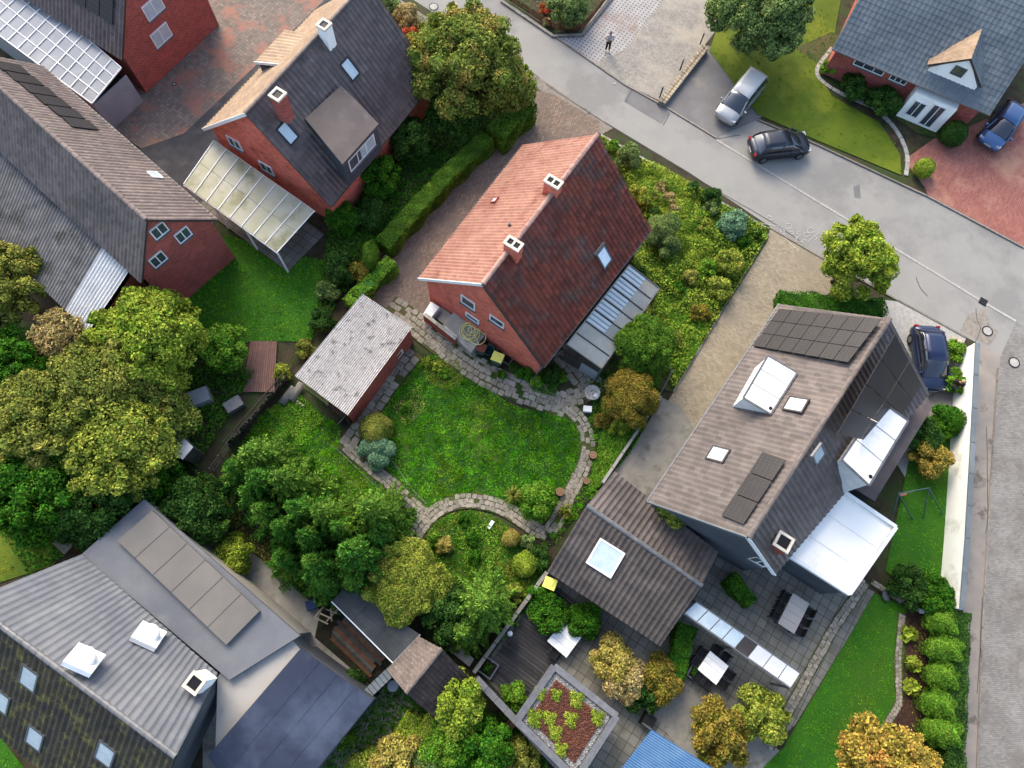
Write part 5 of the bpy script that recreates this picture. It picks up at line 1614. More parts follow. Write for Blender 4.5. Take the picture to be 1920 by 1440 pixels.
def hedge(pts, width, height, key, label, size=.07, name='hedge', cover=2.6, lump=.10, top_=True):
    """clipped hedge along a line of pixels seen at its top"""
    W = [P(x, y, height) for x, y in pts]
    root = empty(name, (W[0].x, W[0].y, 0), label, 'hedge')
    VV = []; g = MB()
    for a, b in zip(W[:-1], W[1:]):
        L = Vector((b.x - a.x, b.y - a.y, 0)); ln = L.length; x = L / ln; y = Vector((-x.y, x.x, 0))
        area_ = ln * (width + 2 * height) + 2 * width * height
        n = int(area_ * cover / tri_area(size, .6) * .5)
        s = NR.rand(n) * (ln + .2) - .1
        tt = NR.rand(n) * (width + 2 * height * .95)
        lat = np.where(tt < height * .95, -width / 2, np.where(tt > height * .95 + width, width / 2, tt - height * .95 - width / 2))
        zz = np.where(tt < height * .95, tt, np.where(tt > height * .95 + width, tt - height * .95 - width, height))
        nl = np.where(tt < height * .95, -1, np.where(tt > height * .95 + width, 1, 0)); nz = (nl == 0) * 1.0
        # rounded shoulders and lumps
        edge = np.clip((np.abs(lat) / (width / 2) - .7) / .3, 0, 1) * nz
        zz = zz - edge ** 2 * .12 + nz * lump * (np.sin(s * 2.1 + a.x) * .5 + .5 * np.sin(s * 5.3 + lat * 4)) - NR.rand(n) * .06 * nz
        lat = lat + nl * (lump * np.sin(s * 2.7 + zz * 2) - NR.rand(n) * .06) - nl * np.clip((zz / height - .85) / .15, 0, 1) * .06
        p = np.stack([a.x + x.x * s + y.x * lat, a.y + x.y * s + y.y * lat, zz], 1)
        d = np.stack([y.x * nl, y.y * nl, nz], 1)
        VV.append(leaves(p, d * 1.3, size, .6, .55))
        for e, sg in ((a, -1), (b, 1)):
            m = int(width * height * cover / tri_area(size, .6) * .5)
            la = NR.uniform(-width / 2, width / 2, m); ze = NR.uniform(0, height, m)
            ex = np.full(m, sg * .02) + NR.uniform(-.06, .02, m)
            p = np.stack([e.x + x.x * ex + y.x * la, e.y + x.y * ex + y.y * la, ze], 1)
            VV.append(leaves(p, np.tile([[x.x * sg, x.y * sg, .2]], (m, 1)) * 1.3, size, .6, .5))
        g.box(Vector(((a.x + b.x) / 2, (a.y + b.y) / 2, height * .45)), x * (ln / 2 - .05), y * (width / 2 - .14), Vector((0, 0, height * .45 - .02)))
    fastobj('foliage', np.concatenate(VV), 4, LM[key], None, root)
    g.build('branches', LM['dark'], root)
    return root

def spruce_mesh(seed, key, dens=1.0):
    """unit conifer, height 1, radius 1: whorls of drooping boughs with needled twigs"""
    r_ = np.random.RandomState(seed)
    Q = []
    nl = int(15 * dens)
    for l in range(nl):
        t = l / (nl - 1)
        z = .12 + .86 * t
        rad = (1 - t) ** .92 + .06
        nb = max(6, int((10 - 3 * t)))
        a0 = r_.rand() * 6.28
        for b in range(nb):
            a = a0 + b * 2 * PI / nb + r_.uniform(-.18, .18)
            L = rad * r_.uniform(.78, 1.12)
            ca, sa = math.cos(a), math.sin(a)
            m = max(4, int(L * 24))
            for k in range(m):
                u = (k + .6) / m
                pr = L * u
                pz = z - .10 * L * u * u + .05 * u * (1 - t) + (.04 if t > .9 else 0)
                tw = .21 * (1.08 - u) * (.5 + .5 * L) + .055
                for side in (-1, 1):
                    for q in range(2):
                        an = a + side * r_.uniform(.5, 1.0)
                        ll = tw * r_.uniform(.8, 1.2)
                        dz = r_.uniform(-.05, .03)
                        ex, ey = math.cos(an) * ll, math.sin(an) * ll
                        w = .013 + .007 * r_.rand()
                        px_, py_ = -math.sin(an) * w, math.cos(an) * w
                        ox, oy = ca * pr, sa * pr
                        zz = pz + r_.uniform(-.012, .012)
                        tilt = r_.uniform(-.02, .02)
                        Q.append([(ox - px_ * .5, oy - py_ * .5, zz), (ox + ex * .55 - px_, oy + ey * .55 - py_, zz + dz * ll + tilt), (ox + ex, oy + ey, zz + dz), (ox + ex * .55 + px_, oy + ey * .55 + py_, zz + dz * ll - tilt)])
            # bough itself
            w = .02
            Q.append([(-sa * w, ca * w, z), (sa * w, -ca * w, z), (ca * L * 1.04 + sa * .01, sa * L * 1.04 - ca * .01, z - .1 * L + .01), (ca * L * 1.04 - sa * .01, sa * L * 1.04 + ca * .01, z - .1 * L + .01)])
    V = np.array(Q)
    return fastmesh('foliage', V, 4, LM[key], r_.rand(len(V)))
SPR = [spruce_mesh(3, 'spruce'), spruce_mesh(5, 'spruce'), spruce_mesh(9, 'spruce_light'), spruce_mesh(12, 'spruce')]
def trunk_unit():
    o = MB().tube([(0, 0, 0), (0, 0, .5), (0, 0, .96)], [.045, .03, .008], 8).build('trunk', M['bark'], None, True)
    me = o.data; bpy.data.objects.remove(o); return me
TRK = trunk_unit()
def spruce(px, py, h, r, v, label, group=None):
    """px, py: the tip of the tree"""
    h *= 1.22; c = P(px, py, h)
    root = empty('spruce_tree', (c.x, c.y, 0), label, 'tree', group)
    for me, nm in ((SPR[v], 'foliage'), (TRK, 'trunk')):
        o = bpy.data.objects.new(nm, me); COL.objects.link(o); o.parent = root
        o.scale = (r * .86, r * .86, h) if nm == 'foliage' else (h * .7, h * .7, h)
        o.rotation_euler = (0, 0, R.uniform(0, 6.28))
    return root

G_SPR = 'conifers filling the lower left corner of the plot'
for i, (px, py, h, r, v, lb) in enumerate([
    (460, 846, 4.2, 2.5, 2, 'broad pale green conifer at the far left corner of the conifer group'),
    (470, 890, 4.6, 2.2, 0, 'conifer just below the broad pale one at the left boundary'),
    (516, 893, 4.6, 2.4, 2, 'yellowish conifer on the lawn side near the left corner'),
    (480, 952, 4.2, 2.0, 1, 'dark conifer by the left boundary, third from the corner'),
    (543, 948, 5.4, 2.1, 0, 'slim dark conifer in the middle of the conifer group'),
    (594, 956, 5.6, 2.2, 2, 'yellow tipped conifer in the middle beside the small lawn'),
    (686, 950, 5.2, 2.45, 2, 'widest conifer, closest to the path junction'),
    (517, 984, 4.8, 1.9, 3, 'conifer overhanging the lower left boundary, uppermost there'),
    (566, 1002, 5.4, 2.0, 1, 'conifer surrounded by others, left of the pale starry one'),
    (648, 1030, 5.6, 2.5, 3, 'conifer with a pale starry tip above the felt roof'),
    (578, 1050, 5.0, 2.2, 0, 'conifer overhanging the lower left boundary near the felt roof'),
    (628, 985, 4.8, 2.1, 1, 'dark conifer between the yellow tipped and the widest one'),
    (428, 872, 3.6, 1.9, 3, 'conifer in the very left corner of the plot'),
    (455, 918, 3.8, 1.8, 1, 'dark conifer against the lower left boundary below the corner'),
    (520, 1042, 3.6, 1.8, 0, 'low conifer spilling over the lower left boundary wire'),
    (600, 1090, 3.6, 1.7, 3, 'low conifer at the top corner of the felt roof'),
    (655, 1085, 3.4, 1.7, 1, 'low dark conifer between felt roof and yellow green bush'),
    (700, 1000, 3.6, 2.0, 0, 'low conifer beside the arched path end')]):
    spruce(px, py, h, r, v, lb, G_SPR)
spruce(905, 1132, 4.4, 2.4, 2, 'bright green conifer below the round lawn')
spruce(868, 1185, 3.0, 1.6, 2, 'small conifer just above the tiled garden hut')

# garden of the central plot
tree(755, 1092, 2.05, 'yellowgreen', 'large round yellow green bush beside the felt roof', cat='bush', name='bush', zc=1.9, rz=1.6, size=.095, k=34, rel=.36, cover=2.4)
tree(838, 1150, 1.45, 'dark', 'dark broadleaf shrub between the round bush and the bright conifer', cat='bush', name='bush', zc=1.5, size=.13, k=12)
ball(705, 806, .98, 'olive', 'dark clipped globe shrub above the blue grey conifer', .9, .08)
bb_ = empty('shrub', P(705, 848), 'lumpy blue grey dwarf conifer beside the path corner', 'shrub')
bl = []
for px, py, z, r in ((690, 838, .8, .52), (712, 834, .95, .55), (727, 842, .8, .5), (706, 858, .75, .5), (716, 862, .7, .45), (680, 845, .6, .35), (705, 872, .35, .4)):
    c = P(px, py, z); bl.append((tuple(c), (r, r, r * .85)))
foliage('foliage', bl, 'blue', .075, 3.2, shell=.22, parent=bb_, spread=.5)
tree(1008, 942, 1.15, 'bright', 'bright variegated bush inside the paved loop', cat='bush', name='bush', zc=.9, rz=.9, size=.12, k=16, rel=.34, cover=2.4)
ball(958, 1009, .5, 'gold', 'small pale yellow globe shrub on the round lawn', .5, .06)
ball(984, 1058, .72, 'lime', 'light green globe shrub at the right edge of the round lawn', .6, .07)
shrub(966, 1112, .62, 'yellowgreen', 'small yellowish shrub near the concrete boundary wall')
shrub(1010, 1060, .5, 'green', 'little green shrub beside the light green globe')
shrub(992, 1015, .45, 'grey', 'low grey green plant above the light green globe')
shrub(1012, 1040, .75, 'dark', 'dark low shrub where the path ends at the boundary')
tree(1208, 652, 1.7, 'hedge', 'dense dark green conical shrub beside the glazed canopy', cat='shrub', name='shrub', zc=1.9, rz=1.7, size=.10, k=30, rel=.36, cover=2.4)
tree(1183, 744, 1.55, 'rust', 'rusty brown shrub between patio and right boundary', cat='shrub', name='shrub', zc=1.5, ry=1.75, rz=1.3, size=.085, k=30, rel=.36, cover=2.3)
shrub(1140, 745, .5, 'dark', 'small dark plant at the foot of the rusty shrub')
shrub(1130, 790, .55, 'rust', 'low brown plant above the tree stumps')
shrub(1160, 800, .7, 'lime', 'low lime ground plant right of the curved path')
shrub(1060, 960, .4, 'olive', 'small faded plant at the lower bend of the path')
shrub(1192, 520, .8, 'dark', 'dark shrub at the far end of the glazed canopy')
shrub(1262, 636, .65, 'olive', 'small olive shrub beyond the thin rail')
# plants along the near wall
for px, py, r, key, lb in ((1036, 702, .62, 'dark', 'dark leafy plant by the downpipe of the central house'), (1052, 708, .4, 'bright', 'bright small plant by the downpipe'),
                           (985, 700, .5, 'green', 'green plant at the foot of the near gable wall'), (965, 690, .35, 'dark', 'small dark plant behind the yellow lidded bin'),
                           (1005, 716, .4, 'bright', 'light green weed at the right corner of the gable'), (940, 702, .3, 'green', 'tiny weed tuft between bins and path'),
                           (822, 690, .4, 'lime', 'yellowish weed clump at the top corner of the big lawn'), (800, 680, .32, 'lime', 'pale weed near the brick shed corner'),
                           (832, 700, .38, 'bright', 'fresh green tuft in the dry patch of the big lawn'), (862, 800 - 35, .01, 'green', '')):
    if lb: shrub(px, py, r, key, lb, size=.09)
shrub(762, 762, .35, 'bright', 'blue green leafy weed in the bare patch beside the shed', size=.1)
# round lawn plants
for px, py, r, key, lb in ((835, 1022, .5, 'gold', 'yellow flowering plant on the round lawn'), (885, 1010, .45, 'green', 'leafy weed in the middle of the round lawn'), (890, 1045, .4, 'green', 'leafy weed lower on the round lawn'),
                           (815, 1015, .5, 'bright', 'weedy clump at the left of the round lawn'), (870, 975, .35, 'green', 'leafy weed below the arch of the path'), (752, 1010, .4, 'red', 'reddish dry plant beside the arched path end'), (735, 1030, .45, 'yellowgreen', 'yellowish plant between conifers and round bush')):
    shrub(px, py, r, key, lb, size=.1)
# spiky plant
sp = empty('yucca', P(962, 930), 'spiky pale grass like plant left of the variegated bush', 'plant')
c = P(962, 930, 0)
g = MB()
for k in range(90):
    a = R.uniform(0, 6.28); L = R.uniform(.45, .8); e = R.uniform(.2, 1.1)
    x = Vector((math.cos(a), math.sin(a), 0)); y = Vector((-x.y, x.x, 0))
    b0 = c + Vector((0, 0, .15)); m = b0 + x * L * .55 * math.cos(e) + Vector((0, 0, L * .6 * math.sin(e) + .12)); t = b0 + x * L * math.cos(e * .6) + Vector((0, 0, L * .5 * math.sin(e)))
    g.poly([b0 - y * .015, b0 + y * .015, m + y * .02, m - y * .02]); g.poly([m - y * .02, m + y * .02, t])
g.build('leaf_blades', LM['olive'], sp)

# front garden
for px, py, r, key, lb, kw in (
    (1178, 298, .95, 'grey', 'grey green shrub beside the far corner of the central house', {}),
    (1200, 366, .85, 'yellowgreen', 'round yellow green shrub near the maroon roof edge', {}),
    (1240, 352, .5, 'pale', 'pale flowering clump uppermost of the pinkish group', {}), (1254, 372, .5, 'pale', 'pale flowering clump in the middle of the pinkish group', {}),
    (1228, 366, .4, 'pale', 'pale flowering clump nearest the round yellow green shrub', {}), (1266, 394, .4, 'pale', 'pale flowering clump lowest of the pinkish group', {}),
    (1281, 410, .38, 'lime', 'small pale yellow plant right of the pinkish clumps', {}),
    (1325, 425, .62, 'yellowgreen', 'small golden round shrub left of the blue conifer', {}),
    (1373, 424, 1.0, 'blue', 'blue green conifer shrub near the street corner', dict(rz=1.0)),
    (1245, 446, 1.35, 'grey', 'broad grey green shrub beside the roof corner', dict(size=.09)),
    (1336, 370, .75, 'dark', 'dark shrub at the street edge of the front garden', {}), (1300, 355, .55, 'dark', 'smaller dark shrub at the street edge', {}),
    (1332, 390, .6, 'grey', 'dull green shrub above the golden one', {}),
    (1368, 492, 1.05, 'yellowgreen', 'tall yellow green shrub at the right boundary', {}), (1348, 540, .85, 'yellowgreen', 'lower yellow green shrub at the right boundary', {}),
    (1330, 502, .75, 'bright', 'fresh green leafy shrub left of the boundary shrubs', {}), (1295, 520, .6, 'olive', 'olive shrub in the middle of the front garden', {}),
    (1312, 588, .7, 'rust', 'brownish shrub above the bright ground cover', {}), (1398, 458, .6, 'green', 'green shrub below the street corner', {}), (1415, 440, .5, 'dark', 'small dark shrub in the very street corner', {}),
    (1150, 275, .5, 'bright', 'bright plant behind the ridge end of the central house', {}), (1270, 540, .5, 'green', 'low green shrub beside the canopy corner', {}), (1225, 400, .5, 'dark', 'dark plant below the round yellow green shrub', {})):
    shrub(px, py, r, key, lb, **kw)

def cover(name, q, n, key, size, h, label, lumps=.5):
    p = scatter(q, n)
    f = .5 + .5 * np.sin(p[:, 0] * 2.3 + 1.3 * np.sin(p[:, 1] * 1.9)) * np.sin(p[:, 1] * 2.9 + 1.1 * np.sin(p[:, 0] * 1.6))
    z = .05 + h * (1 - lumps + lumps * f) * (.55 + .45 * NR.rand(n))
    c = np.column_stack([p, z])
    V = leaves(c, np.tile([[0, 0, 1.0]], (n, 1)), size, .6, .55)
    return tag(fastobj(name, V, 4, LM[key], None), label, None, None, 'stuff')
FG = [(1124, 258), (1440, 430), (1436, 450), (1262, 730), (1240, 700), (1200, 590), (1235, 545), (1180, 500), (1218, 430), (1170, 340)]
cover('ground_cover', FG, 24000, 'hedge', .11, .24, 'green ground cover of the front garden')
cover('wild_growth', FG, 9000, 'lime', .13, .75, 'tall tangled light green growth of the front garden', lumps=.95)
cover('wild_growth', [(1160, 300), (1330, 375), (1420, 440), (1380, 500), (1300, 540), (1260, 600), (1240, 480), (1230, 420)], 6500, 'hedge', .12, .8, 'tall tangled mid green growth of the front garden', lumps=.98)
cover('ground_cover', [(1140, 275), (1250, 320), (1320, 360), (1300, 420), (1330, 450), (1340, 520), (1290, 500), (1240, 400), (1190, 345)], 15000, 'lime', .11, .34, 'yellow green ground cover of the front garden')
cover('ground_cover', [(1225, 560), (1290, 590), (1330, 610), (1300, 670), (1265, 720), (1235, 640)], 7000, 'bright', .12, .3, 'bright green creeping plants near the thin rail')
cover('ground_cover', [(1240, 470), (1290, 500), (1300, 560), (1250, 550), (1210, 500)], 2200, 'olive', .1, .12, 'dry growth beside the glazed canopy')
cover('ground_cover', [(1140, 770), (1200, 800), (1140, 900), (1100, 930), (1110, 870)], 5200, 'bright', .1, .2, 'bright green ground cover beside the curved path')
cover('ground_cover', [(1000, 700), (1035, 695), (1050, 715), (1040, 745), (1000, 735), (975, 700)], 1500, 'green', .1, .16, 'low plants at the foot of the gable')
cover('ground_cover', [(785, 672), (860, 676), (870, 715), (840, 735), (800, 715)], 1300, 'olive', .09, .12, 'dry leaves in the top corner of the big lawn')
cover('ground_cover', [(500, 770), (560, 735), (610, 790), (560, 830)], 2600, 'bright', .1, .15, 'weeds in front of the corrugated shed')
cover('ground_cover', [(370, 880), (640, 1115), (600, 1120), (500, 1060), (360, 920)], 2600, 'olive', .1, .25, 'weeds outside the lower left boundary')
cover('ground_cover', [(1100, 700), (1200, 700), (1240, 740), (1180, 850), (1120, 800)], 3500, 'green', .1, .15, 'low green growth under the rusty shrub')

cover('ground_cover', [(v[0], v[1]) for v in LAWN_ROUND], 3500, 'olive', .08, .1, 'dry stalks on the round lawn')
cover('ground_cover', [(850, 980), (930, 985), (950, 1060), (880, 1080)], 900, 'bright', .11, .16, 'weeds in the middle of the round lawn')
cover('ground_cover', [(735, 760), (790, 720), (800, 770), (760, 800)], 500, 'pale', .08, .06, 'dry straw in the bare corner of the big lawn')
# hedges
hedge([(990, 186), (930, 245)], 1.5, 1.9, 'hedge', 'tall loose hedge at the street end of the long drive', .09)
hedge([(912, 254), (822, 340), (718, 455)], 1.15, 1.4, 'hedge', 'long clipped hedge between the drive and the charcoal roofed house', .075)
ball(696, 482, .5, 'hedge', 'clipped oval hedge block at the lower end of the long hedge', 1.2, .07, ry=.95, zc=1.1)
hedge([(733, 488), (652, 566)], .9, 1.2, 'bright', 'leafy ivy hedge between drive and brick shed', .11, lump=.15)
hedge([(1806, 1150), (1800, 1290), (1794, 1480)], 1.0, 1.7, 'dark', 'dark clipped hedge along the side street', .09)
hedge([(748, 1392), (775, 1345)], .9, 1.4, 'lime', 'lime clipped hedge block, left one below the garden hut', .075)
hedge([(782, 1385), (812, 1352)], .9, 1.4, 'lime', 'lime clipped hedge block, right one below the garden hut', .075)
hedge([(1470, 560), (1660, 575)], 1.2, 1.5, 'green', 'hedge behind the solar panels of the big taupe house', .09, lump=.2)
hedge([(1372, 1085), (1410, 1130)], .9, .9, 'green', 'short green hedge on the terrace beside the dining table', .09)
hedge([(1290, 1175), (1262, 1290)], 1.0, 1.1, 'green', 'green hedge on the terrace beside the square white table', .09)
G_TH = 'clipped thuja domes in a row along the side street hedge'
for i, (px, py, lb) in enumerate(((1766, 1168, 'uppermost of the clipped green domes by the side street'), (1768, 1217, 'second clipped green dome from the top by the side street'), (1764, 1268, 'third clipped green dome by the side street'),
                                  (1755, 1322, 'fourth clipped green dome by the side street'), (1762, 1370, 'lowest of the clipped green domes by the side street'))):
    ball(px + R.uniform(-3, 3), py, R.uniform(.82, .98), 'thuja', lb, R.uniform(.95, 1.25), .08, group=G_TH, zc=1.0, cover=2.4, ry=R.uniform(.72, .85), rough=.17)

# other trees and shrubs, by region
T = [
    # px, py, r, key, zc, label
    (872, 122, 3.5, 'autumn', 3.6, 'large yellowing broadleaf tree between the street and the long hedge'),
    (950, 165, 1.9, 'autumn', 2.2, 'smaller yellowing tree at the street corner of the drive'),
    (855, 215, 1.8, 'dark', 2.0, 'dark shrubby tree below the large yellowing tree'),
    (770, 260, 1.6, 'dark', 1.5, 'dark shrub in the shade behind the charcoal roofed house'),
    (715, 330, 1.4, 'green', 1.2, 'green shrub in the shade beside the charcoal roof'),
    (1425, 28, 3.2, 'grey', 3.2, 'grey green tree at the top edge above the parking bay'),
    (1606, 488, 2.3, 'lime', 3.0, 'lime yellow street tree beside the beige driveway'),
    (284, 640, 2.8, 'lime', 3.6, 'bright lime green tree in the left garden'),
    (422, 652, 1.5, 'bright', 1.6, 'small rounded green tree left of the corrugated shed'),
    (200, 726, 2.6, 'olive', 4.0, 'olive tree, upper part of the big tree group on the left'),
    (100, 800, 2.9, 'olive', 3.8, 'olive tree at the left of the big tree group'),
    (225, 838, 2.8, 'yellowgreen', 3.4, 'olive tree in the middle of the big tree group on the left'),
    (90, 905, 3.0, 'green', 3.0, 'darker tree at the lower left of the big tree group'),
    (190, 925, 2.6, 'dark', 2.6, 'dark tree above the steel grey roof'),
    (290, 780, 2.0, 'autumn', 2.4, 'yellowish tree beside the lime green tree'),
    (120, 640, 1.7, 'pale', 2.2, 'pale feathery shrub below the white corrugated sheets'),
    (20, 690, 2.2, 'green', 2.6, 'green tree cut by the left edge'),
    (5, 540, 2.4, 'olive', 3.0, 'olive conifer cut by the left edge beside the annex'),
    (370, 960, 1.8, 'dark', 1.8, 'dark tree above the raised brown roof panel'),
    (300, 900, 1.5, 'green', 1.5, 'green shrub left of the plot corner'),
    (440, 1040, 1.1, 'lime', 1.0, 'lime shrub beside the concrete yard'),
    (860, 1322, 1.45, 'lime', 2.0, 'light green tree right of the garden hut'),
    (838, 1395, 1.3, 'bright', 1.6, 'bright shrub near the bottom edge below the light green tree'),
    (905, 1400, 1.6, 'green', 1.5, 'green tree at the bottom edge left of the green roof'),
    (745, 1432, 1.4, 'gold', 1.4, 'golden leaved shrub at the bottom edge'),
    (800, 1432, 1.1, 'grey', 1.2, 'grey green shrub beside the golden one'),
    (690, 1440, 1.0, 'yellowgreen', 1.0, 'yellowish shrub at the bottom edge beside the gravel path'),
    (968, 1425, 1.3, 'olive', 1.3, 'olive shrub at the bottom edge beside the grey wall'),
    (1648, 1428, 2.1, 'orange', 2.8, 'orange and yellow autumn tree at the bottom right'),
    (1712, 1455, 1.6, 'orange', 2.0, 'smaller orange tree at the bottom edge'),
    (1345, 1380, 1.6, 'rust', 1.4, 'golden brown shrub on the bed at the bottom centre'),
    (1430, 1340, 1.5, 'yellowgreen', 1.2, 'yellow green shrub beside the white edged planter'),
    (1240, 1275, 1.1, 'rust', 1.0, 'brown shrub between terrace and blue roof'),
    (1210, 1310, .9, 'dark', .9, 'dark small shrub above the blue roof'),
    (1150, 1240, 1.2, 'gold', 1.3, 'pale golden tree above the green roof corner'),
    (1175, 1275, 1.1, 'pale', 1.2, 'thin straw coloured shrub beside the pale golden tree'),
    (1030, 1150, 1.1, 'green', 1.0, 'green shrub on the deck behind the pink white table'),
    (1095, 1165, 1.0, 'green', .9, 'green shrub right of the pink white table'),
    (1008, 1118, .7, 'green', .8, 'potted green shrub beside the yellow lidded bin by the wall'),
    (1254, 962, .95, 'yellowgreen', 3.2, 'light green treetop poking up between the garages and the big house'),
    (962, 1310, .8, 'bright', .6, 'bright shrub left of the green roof'),
    (1740, 855, 1.3, 'orange', 1.2, 'rusty orange shrub beside the white wall'),
    (1725, 820, 1.3, 'dark', 1.3, 'dark shrub above the rusty orange one'),
    (1705, 1100, 1.3, 'dark', 1.0, 'dark shrub at the lower end of the white wall garden'),
    (1755, 1115, 1.2, 'green', 1.2, 'green shrub just above the uppermost clipped dome'),
    (1785, 660, .9, 'bright', .8, 'bright shrub at the street end of the white wall'),
    (1790, 720, .9, 'bright', .8, 'bright shrub behind the person by the white wall'),
    (1775, 790, 1.1, 'green', .9, 'green shrub lower along the white wall'),
    (1555, 128, .6, 'bright', .5, 'small bright shrub in the corner of the light edging'),
    (1600, 165, 1.1, 'dark', .8, 'dark low shrub in front of the slate roofed house'),
    (1655, 190, 1.2, 'dark', .9, 'dark green shrub beside the white porch'),
    (770, 68, .7, 'red', .7, 'red leaved shrub behind the charcoal roof'),
    (722, 18, 1.1, 'grey', .8, 'grey heather shrub at the top edge, left'), (760, 32, 1.0, 'pale', .7, 'brownish heather shrub at the top edge, right'),
    (800, 60, .9, 'olive', .7, 'olive shrub at the edge of the narrow pavement'),
    (640, 410, 1.2, 'green', 1.0, 'green shrub at the near corner of the charcoal roof'),
    (700, 400, 1.1, 'dark', 1.0, 'dark shrub right of the charcoal roof corner'),
    (640, 500, 1.1, 'dark', 1.1, 'dark shrub left of the clipped oval block'),
    (676, 515, .8, 'rust', .9, 'brown tinged shrub beside the clipped oval block'),
    (618, 545, .8, 'grey', .7, 'whitish grey shrub beside the ivy hedge'),
    (606, 600, .9, 'dark', .8, 'dark shrub behind the corrugated shed'),
    (570, 655, .7, 'olive', .6, 'olive shrub at the far left side of the shed'),
    (530, 700, .6, 'yellowgreen', .5, 'yellowish plant between plank fence and shed'),
    (650, 1290, 1.0, 'dark', .8, 'dark shrub beside the tile capped wall'), (610, 1345, 1.0, 'green', .7, 'green shrub lower beside the tile capped wall'), (560, 1400, 1.0, 'dark', .7, 'dark shrub at the bottom beside the tile capped wall'),
    (640, 1385, .6, 'bright', .5, 'bright leafy plant at the edge of the gravel path'),
    (390, 335, .7, 'bright', .5, 'small bright shrub at the corner of the veranda'),
    (1066, 12, 1.5, 'grey', 1.2, 'blue green juniper in the fenced corner bed'),
]
for px, py, r, key, zc, lb in T:
    if r > 1.3: tree(px, py, r, key, lb, zc=zc, rel=.25 if r > 2 else .32, k=(58 if r > 2.4 else 34 if r > 1.6 else 16), size=.105 + .02 * r)
    else: shrub(px, py, r, key, lb, zc=zc * .8)
shrub(1022, 18, .5, 'red', 'small red maple shrub in the fenced corner bed')
shrub(1056, 30, .6, 'yellowgreen', 'yellow leaved shrub in the fenced corner bed')
shrub(1026, 42, .35, 'pale', 'cream plant beside the picket fence')
ball(1788, 252, .9, 'dark', 'dark clipped globe beside the red driveway', .95, .08)
ball(1733, 316, .7, 'lime', 'lime green clipped globe at the end of the light edging', .7, .07)
cover('ground_cover', [(950, -20), (1170, -30), (1100, 55), (1040, 60), (985, 20)], 700, 'olive', .09, .06, 'sparse plants of the fenced corner bed')
cover('ground_cover', [(1730, 1130), (1770, 1140), (1760, 1400), (1705, 1400), (1700, 1250)], 700, 'autumn', .09, .05, 'fallen leaves on the mulch bed')
sheet('mulch_bed', [(1700, 1140), (1745, 1130), (1765, 1250), (1750, 1440), (1690, 1440), (1645, 1395), (1690, 1320)], 0, M['mulch'])
for px, py, lb in ((1705, 1190, 'yellow green leafy plant beside the upper clipped domes'), (1712, 1245, 'large leaved plant beside the third clipped dome'), (1708, 1290, 'yellowing large leaved plant beside the fourth clipped dome')):
    shrub(px, py, .42, 'lime', lb, size=.16)
sheet('gravel_path', [(620, 1440), (700, 1330), (740, 1290), (790, 1310), (780, 1350), (720, 1400), (680, 1500), (600, 1500)], 0, M['walk_asphalt'])
cover('undergrowth', [(500, 1480), (760, 1250), (860, 1330), (980, 1340), (1050, 1480)], 9000, 'green', .14, .3, 'mixed undergrowth at the bottom edge')
cover('undergrowth', [(-60, 640), (120, 600), (330, 620), (480, 700), (370, 880), (270, 960), (60, 1080), (-60, 900)], 22000, 'green', .16, .4, 'dark undergrowth below the left tree group')
cover('undergrowth', [(620, 420), (700, 330), (760, 220), (900, 200), (960, 190), (880, 290), (740, 420), (600, 620), (540, 700), (590, 600)], 13000, 'green', .13, .35, 'undergrowth behind the long hedge')
cover('undergrowth', [(700, -20), (770, 20), (1000, 140), (960, 180), (820, 170), (780, 100)], 5000, 'olive', .11, .2, 'low plants along the narrow pavement')
# ================================================================== cars, people, garden things
def loft(g, rings, m=0, cap=True, closed=True):
    i0 = len(g.v); n = len(rings[0]); var = R.random()
    for r_ in rings: g.v.extend([tuple(p) for p in r_])
    for k in range(len(rings) - 1):
        for q in range(n if closed else n - 1):
            g.f.append((i0 + k * n + q, i0 + k * n + (q + 1) % n, i0 + (k + 1) * n + (q + 1) % n, i0 + (k + 1) * n + q)); g.m.append(m); g.var.append(var)
    if cap:
        g.f.append(tuple(range(i0 + n - 1, i0 - 1, -1))); g.m.append(m); g.var.append(var)
        g.f.append(tuple(range(i0 + (len(rings) - 1) * n, i0 + len(rings) * n))); g.m.append(m); g.var.append(var)

